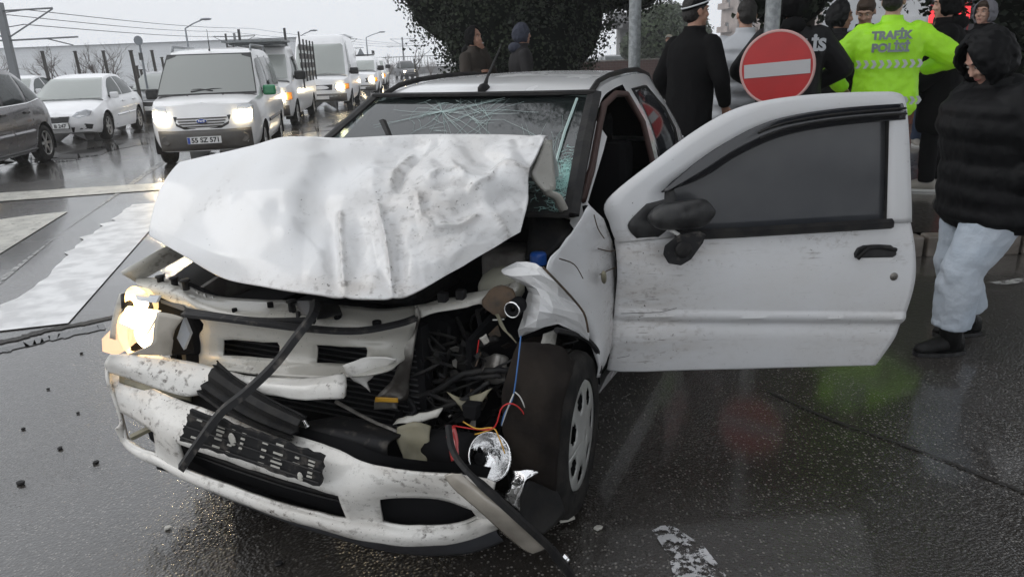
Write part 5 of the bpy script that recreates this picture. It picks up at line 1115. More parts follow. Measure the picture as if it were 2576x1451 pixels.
part(MB().grid(smooth_rows([[(0.47,-0.791,0.757),(0.46,-0.765,0.761)],[(0.5,-0.815,0.67),(0.49,-0.791,0.67)],[(0.52,-0.824,0.599),(0.51,-0.804,0.59)]],3)), 'wing_edge_strip', 'inner_white', smooth=True, solid=.004)
# ---- left front wing: flat rear half, folded front half
wr_ = smooth_rows([[(-0.204,0.765,1.023),(-0.198,0.77,1.026),(-0.195,0.775,1.023)],[(0.02,0.765,0.957),(-0.137,0.785,0.949),(-0.269,0.805,0.942)],[(0.15,0.75,0.917),(-0.062,0.792,0.878),(-0.34,0.815,0.838)],[(0.143,0.75,0.85),(-0.06,0.802,0.795),(-0.37,0.82,0.714)],[(0.059,0.765,0.731),(-0.099,0.818,0.692),(-0.362,0.825,0.606)],[(-0.074,0.79,0.598),(-0.115,0.835,0.577),(-0.321,0.825,0.492)],[(-0.101,0.825,0.498),(-0.109,0.84,0.497),(-0.244,0.82,0.421)],[(-0.132,0.82,0.41),(-0.152,0.82,0.405),(-0.189,0.815,0.395)]],5)
wg_ = crumple(wr_,.010,11,4); fw_ = part(MB().grid(wg_), 'front_wing', 'wreck_door', smooth=True, solid=.005); set_dirt(fw_, [min(1,.75*math.exp(-((p[0]+.30)/.10)**2)+.9*max(0,noise.noise(V(*p)*6))) for r in wg_ for p in r])
wf_ = smooth_rows([[(0.182,0.6,0.881),(0.152,0.64,0.9),(0.149,0.7,0.906),(0.18,0.74,0.903)],[(0.187,0.61,0.865),(0.193,0.67,0.877),(0.176,0.73,0.878),(0.153,0.78,0.847)],[(0.123,0.66,0.823),(0.18,0.72,0.836),(0.132,0.765,0.802),(0.079,0.8,0.776)],[(0.118,0.66,0.76),(0.201,0.74,0.789),(0.129,0.79,0.753),(0.025,0.825,0.708)],[(0.209,0.66,0.699),(0.224,0.735,0.748),(0.116,0.785,0.719),(-0.002,0.83,0.623)],[(0.155,0.65,0.664),(0.209,0.72,0.701),(0.136,0.765,0.702),(-0.022,0.825,0.598)]],2)
part(MB().grid(crumple(wf_,.014,12,8)), 'crumpled_wing', 'wreck_hood', solid=.004)
part(MB().tube(catmull([(0.219,0.755,0.914),(0.194,0.795,0.86),(0.123,0.815,0.791),(0.064,0.835,0.72),(0.038,0.84,0.649)],16),.004,5), 'torn_edge', 'rust')
part(MB().grid(crumple(smooth_rows([[(0.172,0.74,0.682),(0.078,0.75,0.662)],[(0.216,0.74,0.642),(0.106,0.75,0.614)],[(0.244,0.735,0.639),(0.093,0.74,0.558)],[(0.143,0.73,0.534),(0.119,0.735,0.518)]],3),.006,14)), 'hanging_flange', 'inner_white', smooth=True, solid=.005)
for q_ in ([(0.187,0.79,0.936),(0.091,0.805,0.893),(0.025,0.812,0.828)],[(-0.131,0.815,0.89),(-0.26,0.82,0.848),(-0.339,0.82,0.834)],[(-0.166,0.79,0.999),(-0.18,0.8,0.948),(-0.223,0.81,0.903)],[(-0.122,0.825,0.801),(-0.27,0.825,0.78),(-0.345,0.825,0.765)]): part(MB().tube(catmull([tuple(V(*p)+V(0,.006,0)) for p in q_],9),.0022,4), 'crease_line', 'rust')  # thin dark lines drawn along the folds of the wing
part(MB().tube([(0.235,0.72,0.613),(0.163,0.72,0.541),(0.055,0.72,0.458)],.010,5), 'hanging_rod', 'rust'); ir = part(MB().ball((0,0,0),(.034,.010,.018),12), 'side_repeater', 'khaki', smooth=True); ir.location = (-0.139,0.84,0.787); ir.rotation_euler = (0,R(-50),R(10))
part(MB().tube(catmull([(0.204,0.79,0.71),(0.042,0.8,0.636),(-0.034,0.82,0.587),(-0.108,0.83,0.511),(-0.14,0.825,0.428)],16),.010,6), 'arch_lip', 'rubber')
# dark arch liner and inner structure
part(MB().grid(crumple(smooth_rows([[(0.34,0.713,0.712),(0.3,0.818,0.7),(0.26,0.871,0.644)],[(0.4,0.697,0.606),(0.4,0.805,0.61),(0.38,0.883,0.595)],[(0.43,0.694,0.463),(0.43,0.8,0.47),(0.41,0.871,0.459)],[(0.45,0.734,0.32),(0.43,0.803,0.303),(0.41,0.861,0.277)]],6),.012,14,6)), 'splash_shield', 'mudliner', smooth=True, solid=.004)
rt = random.Random(33)
for k in range(80):
    x_, y_, z_ = rt.uniform(.16,.40), rt.uniform(.22,.62), rt.uniform(.30,.66); sz = rt.uniform(.008,.030); M_ = Matrix.Rotation(rt.uniform(0,6),3,'X') @ Matrix.Rotation(rt.uniform(0,6),3,'Y'); n_ = rt.randint(4,7)
    if x_ > .52-.3*z_: x_ -= .08
    pts = [M_ @ V(sz*rt.uniform(.4,1.5)*math.cos(6.28*i/n_), sz*rt.uniform(.4,1.5)*math.sin(6.28*i/n_), 0)+V(x_,y_,z_) for i in range(n_)]
    part(MB().prism([tuple(p) for p in pts], tuple(M_ @ V(0,0,.003))), 'torn_shard', rt.choice(('rubber','rubber','rubber','interior','dustyblack','mudliner','rust','rust','metal_raw')))
part(MB().grid(crumple(smooth_rows([[(0.024,0.56,0.588),(-0.209,0.62,0.508),(-0.639,0.66,0.315)],[(0.117,0.52,0.455),(-0.105,0.56,0.331),(-0.441,0.6,0.222)],[(0.273,0.5,0.347),(0.014,0.54,0.155),(-0.337,0.58,-0.082)],[(0.371,0.5,0.252),(0.066,0.54,-0.016),(-0.281,0.58,-0.259)]],5),.02,7)), 'arch_liner', 'mudliner', smooth=True, solid=.006)
part(MB().box((.02,.30,.22),(.62,.50,.22)), 'engine_sump', 'interior', bevel=.04); part(MB().box((-.05,.05,.52),(.45,.70,.34)), 'engine_block', 'interior', bevel=.05); part(MB().box((-.02,.05,.73),(.34,.42,.06)), 'engine_cover', 'rubber', bevel=.02)
part(MB().box((.10,-.42,.56),(.26,.22,.26)), 'battery', 'blackmatte', bevel=.015); part(MB().lathe([(.001,.06),(.10,.06),(.115,.03),(.115,-.06)],(-.22,.46,.78),'Z',n=24), 'strut_top', 'inner_grey', smooth=True)
bm_ = part(MB().ball((0,0,0),(.10,.08,.07),14), 'fluid_reservoir', mat('tank',(.45,.44,.36),.5), smooth=True); bm_.location = (0.014,0.52,0.767); cap = part(MB().lathe([(.001,.02),(.026,.02),(.03,.012),(.03,-.02)],(0,0,0),'Z',n=18), 'fluid_cap', 'blue_cap', smooth=True); cap.location = (-0.133,0.6,0.838)
# scuttle and dark bay behind the wing
part(MB().grid(smooth_rows([[(-0.3,0.491,0.986),(-0.3,0.672,0.936)],[(-0.22,0.53,0.915),(-0.22,0.676,0.895)],[(-0.12,0.553,0.837),(-0.12,0.614,0.827)]],4)), 'scuttle_panel', 'rubber', smooth=True, solid=.006)
# ---- hanging lamp remains at the left front
bowl = part(MB().lathe([(.012,-.06),(.045,-.05),(.070,-.02),(.082,.025),(.086,.03)],(0,0,0),'X',n=28), 'lamp_reflector', 'foil', smooth=True, solid=.003); bowl.location = (0.5,0.672,0.403); bowl.rotation_euler = (0,R(-28),R(62)); bowl.scale = (.85,.85,.85); MB().ball((-.045,0,0),(.02,.02,.02),10).build('bulb_socket','blackmatte',bowl)
part(MB().tube([(0.44,0.458,0.361),(0.48,0.626,0.396)],.060,14), 'lamp_housing', 'interior', smooth=True)
b3 = part(MB().grid(crumple(smooth_rows([[(0.48,0.748,0.361),(0.47,0.789,0.373),(0.45,0.822,0.358)],[(0.49,0.745,0.326),(0.49,0.787,0.349),(0.48,0.799,0.352)],[(0.5,0.735,0.296),(0.5,0.778,0.306),(0.49,0.779,0.314)],[(0.5,0.728,0.267),(0.5,0.753,0.253),(0.49,0.771,0.23)]],4),.010,22)), 'torn_reflector', 'foil', smooth=True, solid=.003)
part(MB().grid(crumple(smooth_rows([[(0.4,0.791,0.317),(0.36,0.84,0.248),(0.34,0.864,0.156)],[(0.46,0.766,0.292),(0.42,0.796,0.191),(0.38,0.845,0.134)],[(0.48,0.763,0.222),(0.44,0.79,0.146),(0.42,0.82,0.119)]],4),.006,14)), 'loose_liner', 'rubber', smooth=True, solid=.004)
part(MB().prism([(0.201,0.785,0.03),(0.165,0.816,0.03),(0.178,0.836,0.02),(0.195,0.816,0.015),(0.21,0.795,0.015)],(0,0,.008)), 'liner_fragment', 'inner_white')
lens = part(MB().grid(smooth_rows([[(0.74,0.668,0.482),(0.74,0.69,0.493),(0.735,0.716,0.494)],[(0.745,0.696,0.452),(0.745,0.738,0.471),(0.73,0.775,0.453)],[(0.73,0.76,0.39),(0.735,0.798,0.414),(0.71,0.835,0.391)],[(0.68,0.809,0.294),(0.69,0.849,0.33),(0.66,0.876,0.311)],[(0.62,0.837,0.211),(0.63,0.874,0.238),(0.6,0.894,0.226)],[(0.6,0.855,0.189),(0.6,0.873,0.2),(0.59,0.885,0.204)]],5)), 'headlamp_lens', 'beige_lens', smooth=True, solid=.012)
part(MB().tube(catmull([(0.6,0.61,0.547),(0.66,0.652,0.513),(0.72,0.721,0.5),(0.72,0.798,0.44),(0.68,0.857,0.35),(0.6,0.897,0.23),(0.55,0.907,0.157),(0.458,0.923,0.02)],28),[.010]*10+[.014]*12+[.018]*6,5,flat=.6), 'lens_edge_seal', 'rubber')
part(MB().grid(crumple(smooth_rows([[(0.58,0.588,0.533),(0.58,0.622,0.536)],[(0.62,0.618,0.497),(0.62,0.646,0.515)],[(0.66,0.646,0.475),(0.66,0.666,0.491)]],3),.006,22)), 'red_lamp_shard', 'redtail', smooth=True, solid=.004)
part(MB().tube([(0.367,0.838,0.02),(0.376,0.868,0.02),(0.383,0.886,0.015)],[.008,.012,.006],6), 'foil_scrap', 'foil')
ho = (0.24,0.665,0.781); part(MB().lathe([(.008,.012),(.015,.02),(.022,.02),(.026,.012),(.026,-.04),(.001,-.04)],ho,'X',n=24), 'horn', 'blackmatte', smooth=True); part(MB().lathe([(.022,.018),(.0245,.022),(.027,.018)],ho,'X',n=24), 'horn_ring', 'chrome', smooth=True)
# brackets, torn metal and khaki shields in the bay
def scrap(nm, mt, pts, seed, amp=.008, th=.004):
    part(MB().grid(crumple(smooth_rows(pts,4),amp,18,seed)), nm, mt, smooth=True, solid=th)
scrap('support_bracket','rust',[[(0.22,0.571,0.824),(0.2,0.606,0.841),(0.18,0.636,0.824)],[(0.24,0.557,0.783),(0.22,0.604,0.787),(0.2,0.656,0.786)],[(0.24,0.591,0.753),(0.23,0.606,0.738),(0.22,0.622,0.736)]],2)
scrap('torn_strip','khaki',[[(0.26,0.606,0.761),(0.26,0.619,0.763)],[(0.28,0.638,0.726),(0.28,0.649,0.731)],[(0.29,0.679,0.702),(0.29,0.691,0.688)]],3)
scrap('heat_shield','khaki',[[(0.36,0.469,0.519),(0.36,0.539,0.51),(0.34,0.628,0.549)],[(0.38,0.52,0.495),(0.38,0.583,0.499),(0.35,0.611,0.524)],[(0.38,0.54,0.471),(0.38,0.581,0.469),(0.37,0.591,0.489)]],4)
scrap('undershield','khaki',[[(0.5,0.372,0.446),(0.48,0.419,0.465),(0.46,0.469,0.45)],[(0.52,0.384,0.397),(0.5,0.431,0.381),(0.48,0.47,0.406)],[(0.54,0.41,0.351),(0.53,0.444,0.325),(0.52,0.473,0.332)]],5,.01)
scrap('torn_flap','inner_white',[[(0.46,0.348,0.456),(0.44,0.424,0.474),(0.42,0.486,0.502)],[(0.48,0.338,0.443),(0.46,0.42,0.452),(0.44,0.481,0.47)]],6,.012)
scrap('alternator_shell','metal_raw',[[(0.26,0.558,0.607),(0.26,0.608,0.628),(0.24,0.64,0.61)],[(0.28,0.559,0.574),(0.29,0.613,0.593),(0.26,0.641,0.578)],[(0.27,0.566,0.529),(0.28,0.613,0.534),(0.26,0.632,0.535)]],7,.01)
scrap('torn_lug','inner_white',[[(0.28,0.558,0.683),(0.28,0.582,0.697)],[(0.28,0.57,0.658),(0.28,0.592,0.671)]],8)
scrap('orange_strap','wire_yellow',[[(0.42,0.244,0.492),(0.4,0.314,0.489)],[(0.42,0.239,0.474),(0.4,0.313,0.474)]],9,.003)
scrap('airbox','dustyblack',[[(0.52,0.034,0.416),(0.5,0.196,0.452),(0.5,0.385,0.425)],[(0.6,0.095,0.446),(0.6,0.239,0.459),(0.58,0.387,0.436)],[(0.62,0.113,0.411),(0.62,0.248,0.413),(0.6,0.387,0.38)]],10,.006,.01)
scrap('airbox_rim','metal_raw',[[(0.44,0.1,0.468),(0.46,0.242,0.437),(0.48,0.358,0.426)],[(0.45,0.099,0.462),(0.47,0.241,0.431),(0.49,0.361,0.418)]],11,.004)
part(MB().tube(catmull([(0.62,0.082,0.458),(0.6,0.092,0.48),(0.62,0.128,0.462)],10),.008,6), 'tow_hook', 'chrome', smooth=True)
# hoses and wires
rh = random.Random(9)
HO = [([(0.2,0.323,0.652),(0.22,0.331,0.56),(0.24,0.348,0.482),(0.26,0.316,0.427)],.013),([(0.18,0.357,0.649),(0.2,0.346,0.554),(0.24,0.386,0.488)],.012),([(0.16,0.386,0.66),(0.2,0.393,0.56),(0.24,0.4,0.505),(0.26,0.44,0.447)],.012),([(0.32,0.276,0.448),(0.32,0.401,0.49),(0.32,0.522,0.572),(0.28,0.657,0.588)],.020),([(0.28,0.38,0.505),(0.31,0.53,0.555),(0.3,0.638,0.574)],.016),([(0.32,0.306,0.439),(0.34,0.346,0.411),(0.36,0.435,0.451),(0.36,0.553,0.512)],.018),([(0.2,0.448,0.597),(0.22,0.518,0.628),(0.22,0.591,0.665)],.022),([(0.12,0.396,0.676),(0.18,0.469,0.62),(0.22,0.56,0.591)],.016),([(0.33,0.391,0.486),(0.35,0.504,0.486),(0.33,0.61,0.562)],.014),([(0.3,0.317,0.533),(0.3,0.38,0.556),(0.28,0.416,0.596)],.012),([(0.14,0.484,0.721),(0.2,0.524,0.649),(0.26,0.52,0.56)],.014),([(0.34,0.299,0.483),(0.36,0.352,0.436),(0.38,0.325,0.412)],.015)]
for pts,r_ in HO: part(MB().tube([tuple(V(*p)+V(0,0,.0022*math.sin(i*2.4))) for i,p in enumerate(catmull(pts,22))],[r_*(.50+.05*(i % 2)) for i in range(22)],8), 'hose', 'rubber', smooth=True)
WI = [('wire_blue',[(0.36,0.736,0.742),(0.4,0.74,0.664),(0.42,0.73,0.569),(0.44,0.711,0.524),(0.44,0.699,0.482)]),('wire_red',[(0.44,0.535,0.452),(0.46,0.64,0.468),(0.46,0.687,0.487),(0.45,0.707,0.547),(0.44,0.738,0.56),(0.42,0.764,0.523),(0.42,0.783,0.455)]),('wire_yellow',[(0.44,0.57,0.472),(0.46,0.627,0.469),(0.46,0.68,0.481),(0.47,0.703,0.459),(0.48,0.725,0.416)]),('wire_white',[(0.42,0.737,0.589),(0.42,0.755,0.573),(0.42,0.773,0.531)]),('wire_red',[(0.3,0.567,0.685),(0.3,0.558,0.637)]),('wire_yellow',[(0.44,0.534,0.431),(0.46,0.613,0.447),(0.46,0.68,0.478)]),('wire_white',[(0.44,0.699,0.482),(0.44,0.725,0.552),(0.42,0.733,0.582)]),('wire_white',[(0.26,0.599,0.741),(0.26,0.638,0.748)])]
for mt_,pts in WI: part(MB().tube(catmull(pts,22),.0022,5), 'wire', mt_, smooth=True)
clut = MB()
for k in range(120):
    x_ = rh.uniform(-.05,.32); y_ = rh.uniform(.02,.56); z_ = rh.uniform(.26,.62)
    q = [V(x_,y_,z_)]
    for j in range(4): q.append(q[-1]+V(rh.gauss(0,.03),rh.gauss(0,.07),rh.gauss(0,.06)))
    clut.tube(catmull([tuple(p) for p in q],12), rh.choice((.002,.003,.004,.006,.009)), 5)
for k in range(16): clut.box((rh.uniform(-.05,.26),rh.uniform(.05,.55),rh.uniform(.24,.6)),(rh.uniform(.03,.09),rh.uniform(.03,.09),rh.uniform(.03,.08)),Matrix.Rotation(rh.uniform(0,3),3,'X') @ Matrix.Rotation(rh.uniform(0,3),3,'Z'))
stuff(part(clut, 'engine_clutter', 'rubber', smooth=True, angle=40))
for q in ([(0.42,0.556,0.516),(0.42,0.61,0.52),(0.42,0.601,0.468),(0.42,0.56,0.474)],): part(MB().prism(q,(-.04,0,0)), 'connector', 'blackmatte', bevel=.004)
# ---- open left door (local X along the door from its hinge, Y away from the outside face, Z up)
door = MB(); DZ = lambda p, y=0: (p[0], y, p[1])
LB = catmull([(-0.002,0.361),(0.01,0.468),(0.024,0.613),(0.03,0.738),(0.028,0.815),(0.023,0.871)],72); RB = catmull([(1.045,0.334),(1.105,0.462),(1.129,0.575),(1.142,0.686),(1.132,0.796),(1.108,0.899)],72)
rows = []
for j in range(72):
    t = j/71; row = []
    for i in range(61):
        u = i/60; x = lerp(LB[j][0],RB[j][0],u); z = lerp(LB[j][1],RB[j][1],u)
        y = -.034*math.sin(math.pi*(.10+.80*t))-.014
        zc = lerp((0.017,0.581)[1],(1.101,0.52)[1],u)
        y += -.012*max(0,1-abs(z-zc-.012)/.022)+.010*math.exp(-((z-zc+.02)/.03)**2)
        fr = math.exp(-(u/.22)**2); q = V(x*7,z*7,0)
        y += fr*(.018*math.exp(-((z-.62)/.06)**2)-.012*math.exp(-((z-.5)/.05)**2)+.007*noise.noise(q*1.5)) + .002*noise.noise(q*.7)
        y += .02*math.exp(-(u/.03)**2)
        row.append((x,y,z))
    rows.append(row)
door.grid(rows)
OUT = [(0.023,0.871),(-0.001,0.936),(-0.01,1.025),(0.169,1.165),(0.321,1.268),(0.445,1.327),(0.585,1.354),(0.768,1.364),(0.938,1.363),(1.003,1.358),(1.033,1.336),(1.055,1.252),(1.082,1.081),(1.108,0.899)]
INN = [(0.235,0.881),(0.206,0.95),(0.197,1.059),(0.291,1.13),(0.41,1.199),(0.507,1.245),(0.619,1.275),(0.774,1.297),(0.916,1.304),(0.977,1.302),(0.988,1.282),(0.994,1.213),(1.004,1.084),(1.019,0.898)]
o2 = catmull(OUT,79); i2 = catmull(INN,79); fr_rows = []
for k in range(4):
    t = k/3; fr_rows.append([(lerp(a[0],b2[0],t), -.032-.004*math.sin(math.pi*t)+.09*max(0,(lerp(a[1],b2[1],t)-.95))*.5, lerp(a[1],b2[1],t)) for a,b2 in zip(o2,i2)])
door.grid(fr_rows)
dr = door.build('front_door','wreck_door',car,smooth=True,solid=.024,soff=0,angle=50); dirt_ = []
for (x,y,z) in door.v:
    d_ = 0
    if z < .92: d_ = 1.1*math.exp(-((x-.13)/.15)**2-((z-.66)/.085)**2)+.9*math.exp(-((x-.18)/.22)**2-((z-.48)/.09)**2)+.95*math.exp(-((x-.14)/.26)**2-((z-.83)/.06)**2)+.08+.35*math.exp(-((x-.98)/.2)**2-((z-.45)/.12)**2)
    dirt_.append(min(1,d_))
set_dirt(dr, dirt_); dr.location = (-.33,.80,0); dr.rotation_euler = (0,0,R(2.0)+1.98935)
dp = lambda p, y=0: (p[0], y+.09*max(0,p[1]-.95)*.5, p[1])
gl = MB().grid([[dp(p,-.012) for p in catmull([(0.235,0.889),(0.397,0.892),(0.694,0.897),(1.02,0.9)],20)],[dp(p,-.014) for p in catmull([(0.217,0.986),(0.462,1.049),(0.736,1.095),(1.005,1.099)],20)],[dp(p,-.012) for p in catmull([(0.198,1.054),(0.411,1.19),(0.648,1.274),(0.987,1.293)],20)]])
gl.build('door_glass','tint_film',dr,smooth=True)
MB().tube([dp(p,-.058) for p in ((0.25,0.891),(0.471,0.892),(0.769,0.897),(1.026,0.901))],.019,6).build('waist_seal','rubber',dr)
MB().tube([dp(p,-.030) for p in ((1.025,0.898),(1.009,1.084),(0.994,1.268))],.011,6).build('glass_channel','rubber',dr)
up = catmull([(0.179,1.049),(0.305,1.155),(0.423,1.227),(0.547,1.282),(0.673,1.308),(0.829,1.322),(1.025,1.329)],30); lo = catmull([(0.203,1.051),(0.329,1.094),(0.441,1.161),(0.567,1.215),(0.679,1.241),(0.835,1.258),(1.042,1.268)],30)
vis = []
for k in range(7):
    t = k/6; vis.append([dp((lerp(a[0],b2[0],t),lerp(a[1],b2[1],t)),-.040-.022*math.sin(math.pi*t*.9)-.004*math.sin(t*14)) for a,b2 in zip(up,lo)])
MB().grid(vis).build('wind_deflector',mat('deflector',(.012,.013,.016),.12,coat=.5),dr,smooth=True,solid=.003)
for tt in (.35,.65): MB().tube([dp((lerp(a[0],b2[0],tt),lerp(a[1],b2[1],tt)),-.064) for a,b2 in list(zip(up,lo))[13:]],.004,5).build('deflector_rib','rubber',dr)
MB().grid(smooth_rows([[dp((0.179,1.046),-.035),dp((0.229,1.058),-.035)],[dp((0.115,0.998),-.05),dp((0.234,0.997),-.05)],[dp((0.06,0.934),-.06),dp((0.212,0.927),-.06)],[dp((0.102,0.877),-.045),dp((0.169,0.881),-.045)]],5)).build('mirror_base','blacktrim',dr,smooth=True,solid=.012)
mh = MB(); mc = (0.246,0.98)
for k in range(9):
    t = k/8; a = (0.118,0.968); b2 = (0.363,0.98); c = (lerp(a[0],b2[0],t), lerp(a[1],b2[1],t)); hz = .052*(1-(2*t-1)**6)**.5*(.8+.25*t)+.004
    mh_ring = [(c[0]+.0, -.10-.05*math.cos(q)*(.3+.7*math.sin(math.pi*min(1,t+.12))), c[1]+hz*math.sin(q)) for q in [2*math.pi*i/14 for i in range(14)]]
    mh.v += mh_ring
mh.f = [(i*14+k,i*14+(k+1)%14,(i+1)*14+(k+1)%14,(i+1)*14+k) for i in range(8) for k in range(14)]+[tuple(range(14))[::-1],tuple(8*14+k for k in range(14))]
mh.build('door_mirror','blacktrim',dr,smooth=True,sub=1)
mgl = MB().prism([dp((0.179,0.873),-.13),dp((0.234,0.911),-.12),dp((0.3,0.919),-.12),dp((0.326,0.904),-.12),dp((0.317,0.875),-.12),dp((0.274,0.819),-.13),dp((0.238,0.798),-.13),dp((0.193,0.808),-.13),dp((0.174,0.842),-.13)],(0,.012,0)).build('hanging_mirror_glass','dustyblack',dr,bevel=.004)
MB().ball(dp((0.243,0.858),-.136),(.030,.006,.030),14).build('mirror_motor','rubber',dr,smooth=True); MB().tube([dp((0.197,0.928),-.10),dp((0.234,0.904),-.11)],.007,6).build('mirror_cable','wire_white',dr)
hcup = MB().prism([dp((0.903,0.775),-.058),dp((0.9,0.794),-.058),dp((0.91,0.814),-.058),dp((0.934,0.823),-.058),dp((0.987,0.824),-.058),dp((1.036,0.819),-.058),dp((1.057,0.802),-.058),dp((1.062,0.781),-.058),dp((1.048,0.772),-.058)],(0,.010,0)).build('door_handle','blacktrim',dr,bevel=.006)
MB().tube([dp((0.909,0.775),-.066),dp((0.943,0.817),-.072),dp((0.988,0.819),-.074),dp((1.05,0.803),-.066)],.008,6).build('handle_edge','rubber',dr,smooth=True)
MB().prism([dp((0.908,0.772),-.056),dp((1.052,0.769),-.056),dp((1.033,0.757),-.056),dp((0.934,0.755),-.056)],(0,.004,0)).build('handle_recess','wreck_paint',dr)
lk = (1.06,0.698); MB().lathe([(.001,-.062),(.012,-.063),(.016,-.058),(.016,-.03)],(lk[0],0,lk[1]),'Y',n=20).build('door_lock','metal_raw',dr,smooth=True)
sc_ = MB()
for pts in ([(0.039,0.604),(0.107,0.603),(0.183,0.602),(0.247,0.615)],[(0.026,0.426),(0.072,0.432)]): sc_.tube([dp(p,-.060 if p[1] > .42 else -.046) for p in catmull(pts,10)],.0010,4)
sc_.build('scratch','darkgrey',dr)
MB().prism([dp(p) for p in [(0.049,0.392),(1.026,0.357),(1.109,0.64),(1.091,0.866),(0.058,0.867)]],(0,.05,0)).build('inner_door_card','interior',dr)
# ================================================================ PEOPLE (local +X is where the chest faces, +Y the person's left)
mat('skin', (.42,.24,.17), .5, c2=(.36,.19,.13), nscale=14); mat('skin_pale', (.52,.33,.25), .5, c2=(.46,.26,.20), nscale=14); mat('lips', (.30,.09,.08), .4); mat('eyewhite', (.5,.48,.45), .3); mat('iris', (.03,.02,.015), .2)
mat('hair_dark', (.008,.006,.005), .6, bump=.8, bscale=90); mat('hair_brown', (.045,.026,.015), .6, bump=.8, bscale=90)
mat('cloth_black', (.0035,.0035,.004), .8, spec=.12, bump=.3, bscale=30); mat('cloth_black2', (.006,.006,.007), .6, spec=.2, bump=.3, bscale=25); mat('nylon_black', (.004,.0042,.005), .60, spec=.18, bump=.35, bscale=22)
mat('cloth_brown', (.030,.023,.017), .85, bump=.4, bscale=30); mat('cloth_charcoal', (.009,.008,.009), .85, bump=.4, bscale=30); mat('fleece_blue', (.035,.04,.06), .9, bump=.4, bscale=60); mat('cloth_grey', (.16,.16,.18), .9, bump=.4, bscale=60)
mat('puffer_white', (.48,.50,.53), .5, bump=.35, bscale=18); mat('hivis', (.34,.74,.02), .55, bump=.3, bscale=14, c2=(.28,.62,.015), nscale=3, emis=(.42,.85,.02), estr=.10); mat('reflective', (.45,.47,.49), .35, .3); mat('reflective_text', (.22,.25,.27), .4, .3)
mat('denim_light', (.46,.51,.57), .85, c2=(.39,.45,.52), nscale=3, bump=.5, bscale=35, detail=6); mat('denim_dark', (.02,.035,.07), .85, bump=.3); mat('trouser_grey', (.007,.007,.008), .85, spec=.15, bump=.3); mat('boot_black', (.005,.005,.005), .55, spec=.25, bump=.3); mat('sneaker', (.30,.28,.25), .7); mat('sole_white', (.55,.55,.54), .6); mat('cap_white', (.62,.64,.66), .6); mat('knit_beige', (.30,.26,.20), .9); mat('cloth_lightblue', (.40,.46,.55), .8)
def cap_tube(mb, pts, rs, n=12):
    """tapered limb with rounded ends"""
    P_ = [V(*p) for p in pts]; mb.tube(pts, rs, n); mb.ball(P_[0], rs[0]*.98, 10); mb.ball(P_[-1], rs[-1]*.98, 10)
def ring(z, cx, a, b2, n=20, cy=0, p=2.4, tilt=0):
    out = []
    for k in range(n):
        t = 2*math.pi*k/n; c, s = math.cos(t), math.sin(t)
        x = b2*abs(c)**(2/p)*(1 if c >= 0 else -1); y = a*abs(s)**(2/p)*(1 if s >= 0 else -1)
        out.append((cx+x, cy+y, z+tilt*x))
    return out
